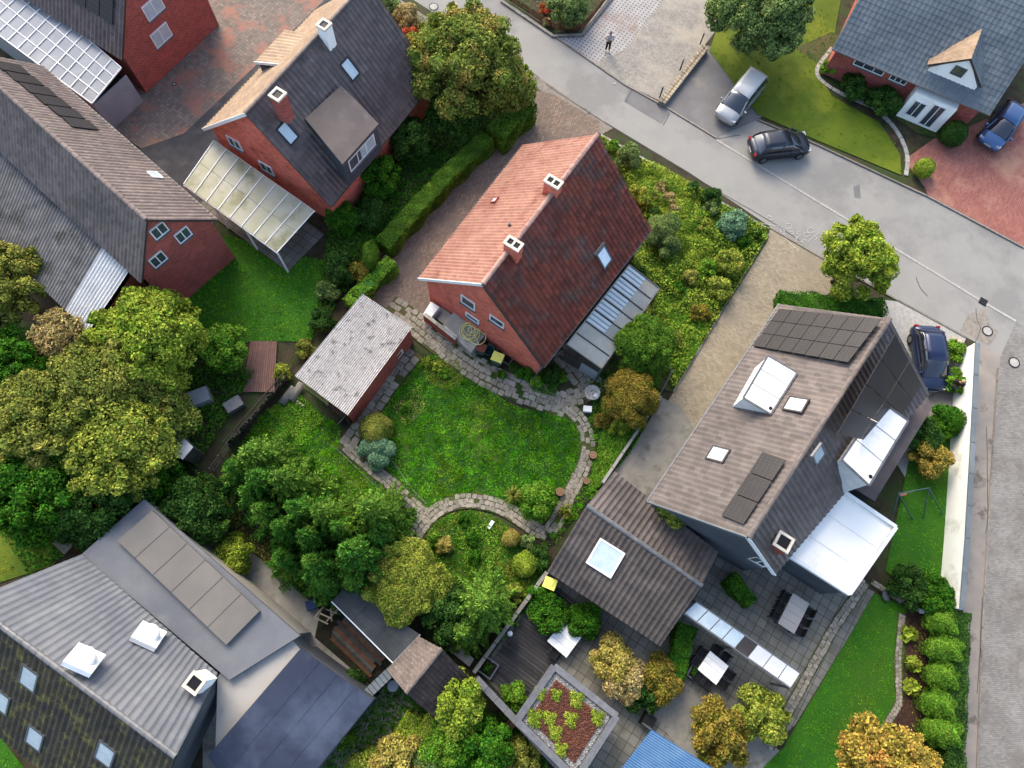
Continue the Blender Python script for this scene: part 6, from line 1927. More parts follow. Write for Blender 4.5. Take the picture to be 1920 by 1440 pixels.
M['tyre'] = mat('tyre', A(52, 52, 54), rough=.85, var=0)
M['rim'] = mat('rim', A(180, 182, 186), rough=.3, metal=.8, var=0)
M['lamp_red'] = mat('lamp_red', A(190, 40, 36), rough=.3, var=0)
M['lamp_white'] = mat('lamp_white', A(230, 232, 236), rough=.15, var=0)
M['car_glass'] = mat('car_glass', (.012, .015, .02, 1), rough=.05, var=0, spec=1.0)
def carpaint(name, c, metal=.4): return mat(name, c, rough=.28, metal=metal, var=0, spec=.6)
def car(px, py, ang, paint, label, L=4.3, Wd=1.8, H=1.48, roof=None, estate=False, cab=(-.36, .26)):
    c = P(px, py, .7); c.z = .085
    root = empty('car', c, label, 'car')
    ca, sa = math.cos(ang), math.sin(ang)
    X, Y, Z = Vector((ca, sa, 0)), Vector((-sa, ca, 0)), Vector((0, 0, 1))
    T = lambda x, y, z: c + X * x + Y * y + Z * z
    # lower body: sections from tail to nose
    g = MB(); rings = []
    for x, w, zt, zb in ((-.5, .80, .72, .38), (-.485, .90, .86, .28), (-.44, .97, .93, .22), (-.3, 1, .95, .2), (-.1, 1, .95, .2), (.12, 1, .94, .2), (.28, .985, .92, .2), (.4, .95, .84, .22), (.46, .88, .76, .26), (.495, .74, .62, .34)):
        hw = w * Wd / 2; r_ = []
        for y, z in ((-.86, zb), (-1, zb + .12), (-1.0, (zb + zt) / 2), (-.97, zt - .14), (-.86, zt - .02), (-.45, zt + .02), (0, zt + .03), (.45, zt + .02), (.86, zt - .02), (.97, zt - .14), (1, (zb + zt) / 2), (1, zb + .12), (.86, zb)):
            r_.append(T(x * L, y * hw, z))
        rings.append(r_)
    loft(g, rings)
    bd = g.build('body', M[paint], root, True)
    # cabin
    xb, xf = cab
    g = MB(); rings = []
    xs = ((xb - .06, .84, .93), (xb + .015, .80, H - .10), (xb + .1, .79, H), ((xb + xf) / 2, .79, H + .015), (xf - .16, .78, H - .02), (xf - .10, .77, H - .1), (xf + .06, .84, .93)) if not estate else ((xb - .07, .85, .93), (xb - .02, .82, H - .08), (xb + .05, .81, H), ((xb + xf) / 2, .81, H + .01), (xf - .14, .80, H - .02), (xf - .09, .79, H - .1), (xf + .06, .85, .93))
    for x, w, z in xs:
        hw = Wd / 2 * w; b = Wd / 2 * .93
        rings.append([T(x * L, -b, .90), T(x * L, -hw - (b - hw) * .3, .9 + (z - .9) * .6), T(x * L, -hw * .9, z - .015), T(x * L, 0, z + .02), T(x * L, hw * .9, z - .015), T(x * L, hw + (b - hw) * .3, .9 + (z - .9) * .6), T(x * L, b, .90)])
    loft(g, rings, closed=True, cap=False)
    g.build('cabin', M['car_glass'], root, True)
    # roof panel and pillars
    g = MB(); top_ = []
    for x, w, z in xs[1:-1]:
        hw = Wd / 2 * w * .9
        top_.append([T(x * L, -hw - .02, z - .03), T(x * L, -hw * .6, z + .022), T(x * L, 0, z + .036), T(x * L, hw * .6, z + .022), T(x * L, hw + .02, z - .03)])
    loft(g, top_[:-1] if True else top_, closed=False, cap=False)
    rp = g.build('roof', M[roof or paint], root, True); s_ = rp.modifiers.new('s', 'SOLIDIFY'); s_.thickness = .02
    g = MB()
    for s in (-1, 1):
        for x0, z0, x1, z1 in ((xs[0][0], .92, xs[1][0], xs[1][2]), (xs[-1][0], .92, xs[-2][0], xs[-2][2]), ((xb + xf) / 2, .92, (xb + xf) / 2, H - .03)):
            g.bar(T(x0 * L, s * Wd / 2 * .9, z0), T(x1 * L, s * Wd / 2 * .745, z1), .06, .05)
    g.build('pillar', M[paint], root)
    for x in (-.31, .31):
        for s in (-1, 1):
            w = MB()
            a, b = T(x * L, s * (Wd / 2 - .2), .32), T(x * L, s * (Wd / 2 + .005), .32)
            w.tube([a, b], .32, 20); wo = w.build('wheel', M['tyre'], root)
            MB().tube([b, b + Y * s * .012], .2, 14).build('rim', M['rim'], wo)
    for s in (-1, 1):
        MB().box(T(.455 * L, s * Wd * .36, .68), X * .09, Y * .16, Z * .06).build('headlight', M['lamp_white'], root)
        MB().box(T(-.485 * L, s * Wd * .38, .80), X * .05, Y * .12, Z * .09).build('tail_light', M['lamp_red'], root)
        MB().box(T(.12 * L, s * (Wd / 2 * .985), .74), X * .006, Y * .012, Z * .18).build('door_gap', M['black'], root)
        MB().box(T((xf - .0) * L, s * (Wd / 2 + .06), .98), X * .06, Y * .09, Z * .06).build('mirror', M[paint], root)
    for x_, w_ in ((.497, .26), (-.503, .26)): MB().box(T(x_ * L, 0, .5), X * .012, Y * w_, Z * .055).build('number_plate', M['lamp_white'], root)
    MB().box(T(.30 * L, 0, .935), X * .006, Y * Wd * .42, Z * .012).build('bonnet_gap', M['black'], root)
    return root
carpaint('paint_silver', A(206, 212, 216)); M['paint_silver'] = MATS['paint_silver']
M['paint_white'] = carpaint('paint_white', A(246, 246, 246), 0)
M['paint_black'] = carpaint('paint_black', A(52, 58, 72))
M['paint_blue'] = carpaint('paint_blue', A(92, 134, 190), .3)
M['paint_navy'] = carpaint('paint_navy', A(44, 60, 98), .3)
def pang(a, b):
    d = P(*b) - P(*a); return math.atan2(d.y, d.x)
car(1388, 184, pang((1430, 130), (1345, 235)), 'paint_silver', 'silver estate car with white roof on the parking bay', L=4.6, H=1.55, roof='paint_white', estate=True, cab=(-.42, .26))
car(1462, 272, pang((1402, 275), (1520, 262)), 'paint_black', 'black car parked at the kerb of the street', L=4.2, Wd=1.8)
car(1880, 235, pang((1925, 175), (1838, 290)), 'paint_blue', 'light blue car on the red driveway beside the slate roofed house', L=4.3)
car(1743, 672, pang((1732, 605), (1752, 745)), 'paint_navy', 'dark blue car parked beside the solar roofed house near the white wall', L=4.3)

# --- people
M['skin'] = mat('skin', A(214, 168, 140), rough=.6, var=0)
M['shirt_white'] = mat('shirt_white', A(240, 238, 240), rough=.85, var=0)
M['shirt_brown'] = mat('shirt_brown', A(74, 58, 54), rough=.85, var=0)
M['shirt_red'] = mat('shirt_red', A(160, 40, 48), rough=.85, var=0)
M['trousers_black'] = mat('trousers_black', A(38, 38, 42), rough=.85, var=0)
M['jeans'] = mat('jeans', A(96, 122, 160), rough=.85, var=0)
M['hair_grey'] = mat('hair_grey', A(150, 140, 132), rough=.8, var=0)
M['hair_blond'] = mat('hair_blond', A(224, 198, 150), rough=.8, var=0)
def skin(name, pts, edges, rad, m, parent, lv=2, rootv=0):
    me = bpy.data.meshes.new(name)
    org = worg(parent)
    me.from_pydata([tuple(Vector(p) - org) for p in pts], edges, [])
    o = bpy.data.objects.new(name, me); COL.objects.link(o); o.parent = parent
    me.materials.append(m)
    sk = o.modifiers.new('skin', 'SKIN')
    if not me.skin_vertices: me.skin_vertices.new(name='')
    for i, r_ in enumerate(rad):
        r2 = r_ if isinstance(r_, tuple) else (r_, r_)
        me.skin_vertices[0].data[i].radius = r2
        me.skin_vertices[0].data[i].use_root = (i == rootv)
    ss = o.modifiers.new('sub', 'SUBSURF'); ss.levels = lv; ss.render_levels = lv
    sk.use_smooth_shade = True
    return o
def person(px, py, face, label, shirt, trousers, hair, pose='stand', step=0.0, hold=True, long_sleeve=False):
    f0 = P(px, py, 0); f0.z = .06
    root = empty('person', f0, label, 'person')
    F = Vector((math.cos(face), math.sin(face), 0)); S = Vector((F.y, -F.x, 0)); U = Vector((0, 0, 1))
    T = lambda s, f, u: f0 + S * s + F * f + U * u
    hs = {}
    p = [T(0, 0, .95), T(0, .01, 1.15), T(0, .01, 1.35), T(0, 0, 1.48), T(0, .02, 1.56), T(0, .04, 1.66)]
    e = [(0, 1), (1, 2), (2, 3), (3, 4), (4, 5)]
    r = [(.14, .11), (.13, .10), (.16, .11), (.07, .07), (.055, .055), (.09, .10)]
    def limb(chain, rads, frm):
        i = len(p); last = frm
        for q, rr in zip(chain, rads):
            p.append(q); r.append(rr); e.append((last, len(p) - 1)); last = len(p) - 1
    hands = []
    for s in (-1, 1):
        el = T(s * .30, .04, 1.14); ha = T(s * .12, .30, 1.14) if hold else T(s * .26, .12 * s, .86)
        limb([T(s * .19, 0, 1.42), el, ha], [.055, .042, .03], 2); hands.append(ha)
        st_ = step * s
        limb([T(s * .09, 0, .90), T(s * .11, .03 + st_ * .5, .5), T(s * .12, st_, .08), T(s * .13, .14 + st_, .04)], [.085, .058, .04, .035], 0)
    bd = skin('body', p, e, r, M['skin'], root)
    # clothing: separate skins just outside the body
    skin('shirt', [T(0, 0, 1.0), T(0, .01, 1.16), T(0, .01, 1.36), T(0, 0, 1.46)] + [T(-.19, 0, 1.42), T(-.27 if not long_sleeve else -.30, .03, 1.2 if not long_sleeve else 1.14), T(.19, 0, 1.42), T(.27 if not long_sleeve else .3, .03, 1.2 if not long_sleeve else 1.14)] + ([T(-.16, .24, 1.14), T(.16, .24, 1.14)] if long_sleeve and hold else []),
         [(0, 1), (1, 2), (2, 3), (2, 4), (4, 5), (2, 6), (6, 7)] + ([(5, 8), (7, 9)] if long_sleeve and hold else []), [(.17, .14), (.16, .13), (.19, .14), (.10, .09), .08, .065, .08, .065] + ([.045, .045] if long_sleeve and hold else []), M[shirt], root)
    tp, te, tr_ = [T(0, 0, .98)], [], [(.16, .13)]
    for s in (-1, 1):
        st_ = step * s
        b = len(tp); tp += [T(s * .09, 0, .88), T(s * .11, .03 + st_ * .5, .5), T(s * .12, st_, .12)]; te += [(0, b), (b, b + 1), (b + 1, b + 2)]; tr_ += [.105, .078, .062]
    skin('trousers', tp, te, tr_, M[trousers], root)
    for s in (-1, 1):
        st_ = step * s
        MB().blob(T(s * .13, .07 + st_, .05), .06 + .08 * abs(F.x), .06 + .08 * abs(F.y), .055, 10, 6, 0).build('shoe', M['shirt_white'], root, True)
    MB().blob(T(0, .005, 1.71), .115, .115, .10, 12, 8, .02).build('hair', M[hair], root, True)
    g = MB()
    for s in (-1, 1): g.blob(T(s * .035, .128, 1.67), .012, .012, .01, 6, 4, 0)
    g.build('eye', M['black'], root)
    MB().box(T(0, .15, 1.64), S * .012, F * .02, U * .02).build('nose', M['skin'], root)
    # fingers and thumb
    g = MB()
    for s, ha in zip((-1, 1), hands):
        g.blob(ha, .035, .035, .03, 8, 5, 0)
        for k in range(4):
            b = ha + S * (-s) * .02 + F * (.035 - .016 * k)
            g.tube([b, b - S * s * .045 + U * .01, b - S * s * .065 - U * .02], [.010, .009, .007], 6)
        g.tube([ha + U * .02, ha + U * .045 + F * .02], [.012, .009], 6)
    g.build('hand', M['skin'], root, True)
    return root, T
down = pang((1137, 80), (1137, 110))
pr, T_ = person(1138, 97, down, 'person in white shirt and black trousers standing on the dotted paving', 'shirt_white', 'trousers_black', 'hair_grey')
rc = empty('remote_control', T_(0, .32, 1.17), 'dark remote control held by the person in the white shirt', 'remote')
MB().box(T_(0, .32, 1.17), Vector((.10, 0, 0)), Vector((0, .05, 0)), Vector((0, 0, .02))).build('case', M['black'], rc)
MB().bar(T_(0, .38, 1.19), T_(0, .42, 1.25), .16, .008).build('screen', M['lead'], rc)
person(1772, 732, pang((1772, 732), (1795, 700)), 'blond person in dark top and blue jeans near the white wall', 'shirt_brown', 'jeans', 'hair_blond', step=.12, hold=False, long_sleeve=True)
person(1924, 926, pang((1924, 926), (1924, 880)), 'person in red at the right edge on the side street', 'shirt_red', 'trousers_black', 'hair_blond', step=.1, hold=False)

# --- bins, hose, garden bits
M['plastic_yellow'] = mat('plastic_yellow', A(236, 230, 120, 1.8), A(226, 218, 108, 1.8), 4, rough=.5, var=0)
M['plastic_grey'] = mat('plastic_grey', A(110, 112, 116), rough=.55, var=0)
M['plastic_brown'] = mat('plastic_brown', A(160, 92, 70), rough=.6, var=0)
M['plastic_green'] = mat('plastic_green', A(48, 92, 88), rough=.45, var=0)
M['plastic_blue'] = mat('plastic_blue', A(44, 72, 120), rough=.5, var=0)
M['hose'] = mat('hose', A(232, 222, 150, 1.8), rough=.5, var=0)
def bin_(px, py, z, body_, lid, label, ang=GA + .2, s=.56, d=.66):
    c = P(px, py, z); c.z = .08
    root = empty('wheelie_bin', c, label, 'bin')
    X = Vector((math.cos(ang), math.sin(ang), 0)); Y = Vector((-X.y, X.x, 0))
    h = z - .1
    g = MB()
    lo = [c + X * a * s * .38 + Y * b * d * .38 for a, b in ((-1, -1), (1, -1), (1, 1), (-1, 1))]
    hi = [c + X * a * s * .48 + Y * b * d * .48 + Vector((0, 0, h)) for a, b in ((-1, -1), (1, -1), (1, 1), (-1, 1))]
    for k in range(4):
        j = (k + 1) % 4; g.poly([lo[k], lo[j], hi[j], hi[k]])
    g.poly(lo[::-1]); g.poly(hi)
    g.build('body', M[body_], root)
    l = MB().prism([p + Vector((0, 0, .01)) + X * a * .03 + Y * b * .03 for p, (a, b) in zip(hi, ((-1, -1), (1, -1), (1, 1), (-1, 1)))], .07).build('lid', M[lid], root, bevel=.03)
    MB().box(c + Vector((0, 0, h + .095)), X * s * .2, Y * d * .25, Vector((0, 0, .014))).build('lid_panel', M[lid], l)
    MB().bar(c + Vector((0, 0, h - .02)) - Y * d * .56 - X * s * .35, c + Vector((0, 0, h - .02)) - Y * d * .56 + X * s * .35, .03).build('handle', M[body_], root)
    for q in (-1, 1):
        MB().tube([c + X * q * s * .38 - Y * d * .38 + Vector((0, 0, .1)), c + X * q * s * .46 - Y * d * .38 + Vector((0, 0, .1))], .1, 12).build('wheel', M['tyre'], root)
bin_(933, 670, 1.0, 'plastic_grey', 'plastic_yellow', 'grey wheelie bin with pale yellow lid beside the green tub')
bin_(903, 652, .9, 'plastic_grey', 'plastic_brown', 'grey wheelie bin with brown lid beside the concrete landing', s=.46, d=.5)
bin_(1031, 1094, 1.1, 'black', 'plastic_yellow', 'dark wheelie bin with yellow lid behind the garages')
g = MB().lathe(P(917, 665, 0), [(.26, .05), (.33, .8), (.36, .82), (.36, .85), (.32, .85), (.30, .8), (.26, .3), (0, .3)], 24)
top(g.build('rain_tub', M['plastic_green'], None, True), P(917, 665), 'open round dark green tub between the two bins', 'tub')
# the coiled hose on the landing: several loose loops
pts = []
z0 = .92
rr = random.Random(4)
cx, cy = 882, 620
for k in range(9 * 26):
    t = k / 26 * 2 * PI
    n_ = k / 26
    r_ = 13 + 6 * math.sin(n_ * 2.4) ; ox = 5 * math.sin(n_ * 1.7 + 1); oy = 4 * math.cos(n_ * 2.3)
    if n_ > 7.2: r_ = 15; ox = 14; oy = 12
    q = P(cx + ox + r_ * math.cos(t), cy + oy + r_ * .95 * math.sin(t), z0 + .04 + .012 * n_)
    pts.append(q)
pts.append(P(872, 603, z0 + .05)); 
top(MB().tube(pts, .022, 6).build('garden_hose', M['hose'], None, True), P(882, 620, z0), 'pale yellow garden hose lying in loops on the concrete landing', 'hose')
# round stone planter / bird bath
c = P(1111, 736, .45); c.z = 0
root = empty('stone_planter', c, 'round whitish stone basin at the corner of the patio path', 'planter')
M['lichen_stone'] = mat('lichen_stone', A(214, 210, 204, 1.6), A(170, 166, 160, 1.6), 6, rough=.9, var=0, bump=.01, c4=A(92, 88, 84), s4=9, t4=(.55, .62))
MB().lathe(c, [(.32, 0), (.4, .3), (.48, .45), (.48, .5), (.42, .5), (.38, .42), (0, .4)], 24).build('basin', M['lichen_stone'], root, True)
MB().lathe(c + Vector((-.06, .03, .4)), [(.15, 0), (.14, .08), (.09, .09), (.08, .04), (0, .04)], 16).build('inner_bowl', M['lichen_stone'], root)
g = MB().blob(c + Vector((.2, -.18, .45)), .18, .16, .07, 10, 6, .15).build('pebble_heap', M['white'], root, True)
def stoneblk(px, py, w, d, h, ang, m, label, name='stone_block', cat='stone'):
    c = P(px, py, h / 2); c.z = .05
    o = MB().abox((c.x, c.y, c.z), w, d, h, ang).build(name, M[m] if isinstance(m, str) else m, None, bevel=.02)
    return top(o, c, label, cat)
stoneblk(1101, 768, .5, .36, .3, -.1, 'white', 'white block at the right bend of the path')
stoneblk(920, 984, .5, .2, .12, GA, 'white', 'small pale stone lying on the round lawn')
stoneblk(1131, 798, .35, .3, .08, .4, 'slab', 'flat stone right of the curved path', 'flat_stone')
M['stump'] = mat('stump', A(186, 150, 118), A(160, 124, 98), 9, rough=.9, var=.1, bump=.01)
def stump(px, py, r_, h, label):
    c = P(px, py, h); c.z = .03
    root = empty('tree_stump', c, label, 'stump')
    MB().lathe(c, [(r_ * 1.08, 0), (r_, h * .6), (r_, h)], 14).build('bark_side', M['bark'], root)
    g = MB().lathe(c + Vector((0, 0, h)), [(r_ * .95, 0), (r_ * .95, .01), (0, .012)], 14).build('cut_face', M['stump'], root)
    MB().tube([c + Vector((r_ * .5 * math.cos(t * .7), r_ * .5 * math.sin(t * .7), h + .014)) for t in range(10)], .008, 4, closed=True).build('growth_ring', M['bark'], g)
stump(1112, 853, .24, .3, 'sawn stump beside the right bend of the path')
stump(1050, 922, .26, .35, 'sawn stump beside the bright variegated bush')
stump(1100, 902, .2, .2, 'small stump near the lower bend of the path')
# thin rail from the canopy to the boundary
for i, (a, b, lb) in enumerate((((1226, 590), (1258, 694), 'thin grey rail running down the slope beside the conical shrub'), ((1262, 694), (1236, 742), 'short thin rail along the boundary beside the rusty shrub'))):
    a, b = P(*a, .6), P(*b, .6)
    r_ = empty('rail', Vector((a.x, a.y, 0)), lb, 'rail')
    MB().tube([a, b], .035, 8).build('top_rail', M['lead'], r_)
    for t in (.02, .5, .98):
        p = a.lerp(b, t); MB().tube([Vector((p.x, p.y, 0)), p], .03, 8).build('post', M['lead'], r_)

# --- plank fence left of the shed and posts
pf = empty('plank_fence', P(480, 770), 'leaning weathered plank fence left of the corrugated shed', 'fence')
a, b = P(540, 712, 0), P(430, 838, 0)
n = 34; d = (b - a) / n; out = Vector((d.y, -d.x, 0)).normalized()
pw = MB().box((0, 0, .75), Vector((d.length * .45, 0, 0)), Vector((0, .015, 0)), Vector((0, 0, .75))).build('plank', M['wood_old']); me = pw.data; bpy.data.objects.remove(pw)
for k in range(n):
    p = a + d * (k + .5)
    o = bpy.data.objects.new('plank', me); COL.objects.link(o); o.parent = pf
    o.location = p - worg(pf)
    o.rotation_euler = (R.uniform(-.35, -.2), R.uniform(-.04, .04), math.atan2(d.y, d.x))
    o.scale = (1, 1, R.uniform(.85, 1.08))
for z in (.4, 1.1): MB().bar(a + Vector((0, 0, z)), b + Vector((0, 0, z)), .05, .08).build('rail', M['wood_old'], pf)
for i, (a, b, lb) in enumerate((((440, 806), (392, 878), 'thin wire fence on posts at the left corner of the plot'), ((392, 900), (620, 1122), 'thin wire fence on posts along the lower left boundary'))):
    r_ = empty('wire_fence', P(*a), lb, 'fence')
    A_, B_ = P(*a, 1.0), P(*b, 1.0)
    n = max(3, int((B_ - A_).length / 1.8))
    for k in range(n + 1):
        p = A_.lerp(B_, k / n); MB().tube([(p.x, p.y, 0), p], .035, 6).build('post', M['concrete'], r_)
    for z in (.3, .6, .95):
        MB().bar(A_ - Vector((0, 0, 1 - z)), B_ - Vector((0, 0, 1 - z)), .012).build('wire', M['lead'], r_)
# U-shaped chute elements and stone edging by the shed
for i, (px, py, an, lb) in enumerate(((540, 742, GA, 'curved grey fibre cement trough beside the shed corner'), (556, 735, GA + .1, 'second grey trough closer to the shed wall'))):
    c = P(px, py, .2); X = Vector((math.cos(an), math.sin(an), 0)); Y = Vector((-X.y, X.x, 0))
    g = MB(); pv = None
    for k in range(9):
        t = PI * k / 8
        q = (c + Y * .22 * math.cos(t) + Vector((0, 0, .22 * math.sin(t))) - X * .6, c + Y * .22 * math.cos(t) + Vector((0, 0, .22 * math.sin(t))) + X * .6)
        if pv: g.poly([pv[0], pv[1], q[1], q[0]])
        pv = q
    o = g.build('trough', M['concrete'], None, True); s_ = o.modifiers.new('s', 'SOLIDIFY'); s_.thickness = .03
    top(o, P(px, py), lb, 'trough')
es = empty('stone_row', P(556, 755), 'row of small pale edging stones beside the grey troughs', 'edging')
for k, (px, py) in enumerate(((555, 727), (549, 733), (544, 739), (548, 744), (553, 749), (558, 753), (563, 757), (568, 761))):
    c = P(px, py, .12); MB().blob((c.x, c.y, .12), .11, .09, .09, 8, 5, .15).build('stone', M['buff_stone'] if 'buff_stone' in M else buff, es, True)
# left neighbour: small shed roof, table bits
q = vframe([(292, 812), (312, 790), (362, 838), (342, 862)], 2.0)
wk = empty('garden_shed', P(325, 830), 'small garden shed with pale blue white roof left of the plot corner', 'shed')
MB().prism([p - Vector((0, 0, .06)) for p in q], .06).build('roof', M['sheet_white'], wk)
MB().prism([Vector((p.x, p.y, 0)) for p in inset(q, .06)], 1.92).build('wall', M['wood_old'], wk)
c = P(365, 858, .3)
top(MB().lathe((c.x, c.y, 0), [(.16, 0), (.2, .3), (.18, .3), (0, .25)], 14).build('bucket', M['poly_grey'], None, True), c, 'pale bucket beside the left corner of the plot', 'bucket')
c = P(279, 912, .5); bx = empty('garden_cart', (c.x, c.y, 0), 'small cart of pale boxes in the shade above the grey roof', 'cart')
for k, (dx, dy) in enumerate(((0, 0), (.35, .15))): MB().abox((c.x + dx, c.y + dy, .25), .28, .4, .3, .3).build('crate', M['poly_grey'] if k else M['wood_warm'], bx)
for s in (-1, 1): MB().tube([(c.x + .15, c.y + s * .25, .16), (c.x + .15, c.y + s * .29, .16)], .16, 12).build('wheel', M['tyre'], bx)
tb = empty('timber_terrace', P(490, 680), 'reddish plank terrace behind the corrugated shed', 'terrace')
q = vframe([(470, 640), (520, 640), (515, 735), (455, 735)], .12)
for k in range(14): 
    f = lambda u, v: q[0].lerp(q[1], u).lerp(q[3].lerp(q[2], u), v)
    MB().prism([f(k / 14 + .006, 0), f((k + 1) / 14 - .006, 0), f((k + 1) / 14 - .006, 1), f(k / 14 + .006, 1)], .04).build('plank', M['brick_dark'] if k % 3 == 9 else M['wood_red'] if 'wood_red' in M else M.setdefault('wood_red', mat('wood_red', A(164, 128, 118), A(148, 112, 104), 3, var=.12)), tb)
top(MB().abox(P(378, 750, 0), 1.3, .9, .7, .4).build('water_tank', M['poly_grey'], None, bevel=.05), P(378, 750), 'pale grey water tank behind the lime green tree', 'tank')
stoneblk(440, 760, 1.0, .7, .5, .6, 'lead', 'grey garden box beside the plank fence', 'garden_box', 'box')
sh = empty('garden_arch', P(122, 1010), 'small pinkish roofed hutch above the grey roof at the left', 'hutch')
q = vframe([(90, 1010), (118, 980), (150, 1010), (120, 1040)], 1.6)
MB().prism([p - Vector((0, 0, .05)) for p in q], .05).build('roof', M['buff_stone'] if 'buff_stone' in M else buff, sh); MB().prism([Vector((p.x, p.y, 0)) for p in inset(q, .08)], 1.54).build('wall', M['wood_warm'], sh)

# behind the felt roof: blue box, frames, planks
c = P(583, 1134, .5); o = MB().abox((c.x, c.y, 0.02), .55, .5, .5, .3).build('box', M['plastic_blue'], None, bevel=.03)
top(o, c, 'dark blue plastic box behind the felt roof', 'box')
wf = empty('wooden_frame', P(615, 1150), 'tangle of pale wooden frames and pallets behind the felt roof', 'frame')
for a, b in (((588, 1160), (612, 1130)), ((612, 1165), (640, 1135)), ((590, 1158), (615, 1170)), ((605, 1140), (632, 1150)), ((600, 1150), (622, 1160)), ((615, 1128), (645, 1140)), ((620, 1140), (622, 1165))):
    MB().bar(P(*a, .5 + R.uniform(0, .3)), P(*b, .5 + R.uniform(0, .3)), .07, .05).build('slat', M['buff_stone'] if 'buff_stone' in M else buff, wf)
pb = empty('board_pile', P(660, 1215), 'long weathered boards lying on the soil left of the felt roof', 'boards')
for k in range(9):
    a, b = P(612 + 4 * k, 1188 - 5 * k, .1), P(700 + 3.2 * k, 1272 - 5 * k, .1)
    a = a.lerp(b, R.uniform(0, .2)); b = b.lerp(a, R.uniform(0, .15))
    MB().bar(a + Vector((0, 0, .02 * (k % 3))), b + Vector((0, 0, .02 * (k % 3))), .16, .035).build('board', M['wood_old'] if k % 3 else M['wood_warm'], pb)

# --- terrace things, lower right
def table(px, py, w, d, ang, m, label, nch, chm='black', z=.75):
    c = P(px, py, z); c.z = 0
    t = empty('table', c, label, 'table')
    X = Vector((math.cos(ang), math.sin(ang), 0)); Y = Vector((-X.y, X.x, 0))
    n = 4
    for k in range(n):
        MB().box(c + X * (-w / 2 + w * (k + .5) / n) + Vector((0, 0, z)), X * (w / n / 2 - .006), Y * d / 2, Vector((0, 0, .02))).build('top_panel', M[m], t)
    for a in (-1, 1):
        for b in (-1, 1): MB().box(c + X * a * (w / 2 - .08) + Y * b * (d / 2 - .08) + Vector((0, 0, z / 2 - .02)), X * .03, Y * .03, Vector((0, 0, z / 2))).build('leg', M['frame_dark'], t)
    return c, X, Y
def chair(c, f, label, group, m='black'):
    root = empty('garden_chair', c, label, 'chair', group)
    s = Vector((-f.y, f.x, 0))
    MB().box(c + Vector((0, 0, .44)), f * .23, s * .23, Vector((0, 0, .025))).build('seat', M[m], root)
    MB().box(c - f * .24 + Vector((0, 0, .7)), f * .02, s * .23, Vector((0, 0, .25))).build('backrest', M[m], root)
    for a in (-1, 1):
        for b in (-1, 1): MB().box(c + f * a * .2 + s * b * .2 + Vector((0, 0, .2)), f * .018, s * .018, Vector((0, 0, .2))).build('leg', M['frame_dark'], root)
        MB().box(c + s * a * .24 + Vector((0, 0, .64)), f * .2, s * .02, Vector((0, 0, .015))).build('armrest', M['frame_dark'], root)
c, X, Y = table(1488, 1150, 1.9, 1.0, GA, 'flat_light', 'long pale dining table on the terrace with dark chairs along both sides', 6)
for k in (-1, 0, 1):
    wd = {-1: 'lowest', 0: 'middle', 1: 'topmost'}[k]
    chair(c + X * k * .6 + Y * .72, -Y, f'{wd} dark chair at the upper left side of the long dining table', 'chairs round the long dining table')
    chair(c + X * k * .6 - Y * .72, Y, f'{wd} dark chair at the lower right side of the long dining table', 'chairs round the long dining table')
c, X, Y = table(1337, 1252, 1.2, 1.2, GA - .1, 'membrane', 'square white table ringed by dark chairs near the lower glass canopy', 6)
for k, (v, lb) in enumerate(((X, 'upper right'), (-X, 'lower left'), (Y, 'upper left'), (-Y, 'lower right'))):
    for s in (-1, 1):
        w = Vector((-v.y, v.x, 0))
        p_ = c + v * .85 + w * s * .3; dv = (w * s); wd = ('upper' if dv.y > 0 else 'lower') if abs(dv.y) > abs(dv.x) else ('right' if dv.x > 0 else 'left')
        chair(p_, -v, f'dark chair on the {lb} side of the square white table, the {wd} of two', 'chairs round the square white table')
c, X, Y = table(1060, 1196, 1.5, 1.3, GA - .1, 'white', 'pinkish white square table on the deck left of the garages', 4)
for k, (v, lb) in enumerate(((X, 'upper right'), (-X, 'lower left'))):
    chair(c + v * 1.0, -v, f'dark chair at the {lb} end of the pinkish white table', None)
dk = empty('deck', P(960, 1200), 'dark weathered plank deck between boundary wall and green roof', 'deck')
dq = vframe([(905, 1260), (1030, 1085), (1130, 1170), (1040, 1262), (965, 1300)], .1)
a, b = P(905, 1262, .1), P(1030, 1090, .1); a2, b2 = P(985, 1322, .1), P(1110, 1150, .1)
n = 30
for k in range(n):
    p, q_ = a.lerp(b, k / n + .004), a.lerp(b, (k + 1) / n - .004); p2, q2_ = a2.lerp(b2, k / n + .004), a2.lerp(b2, (k + 1) / n - .004)
    MB().prism([p, q_, q2_, p2], .04).build('plank', M['deck'], dk)
c = P(997, 1158, .4)
lp = empty('garden_lamp', (c.x, c.y, .1), 'orange pan like fire bowl with handle on the dark deck', 'fire bowl')
MB().lathe((c.x, c.y, .15), [(.08, 0), (.2, .1), (.19, .11), (0, .05)], 14).build('bowl', M['plastic_orange'] if 'plastic_orange' in M else M.setdefault('plastic_orange', mat('plastic_orange', A(226, 150, 120), rough=.5, var=0)), lp)
MB().tube([(c.x + .1, c.y + .15, .25), (c.x + .28, c.y + .5, .3)], .025, 6).build('handle', M['plastic_orange'], lp)
c = P(962, 1205, .5); chair(Vector((c.x, c.y, .14)), UA, 'dark chair on the deck close to the boundary wall', None)
c = P(956, 1188, .3); top(MB().lathe((c.x, c.y, .15), [(.12, 0), (.15, .25), (0, .22)], 12).build('pot', M['white'], None, True), c, 'small white pot on the deck beside the boundary wall', 'pot')
# bench-like dark lounger near garages
c = P(1155, 1213, .5); chair(Vector((c.x, c.y, .02)), -UA, 'black garden chair on the terrace above the pale golden tree', None)
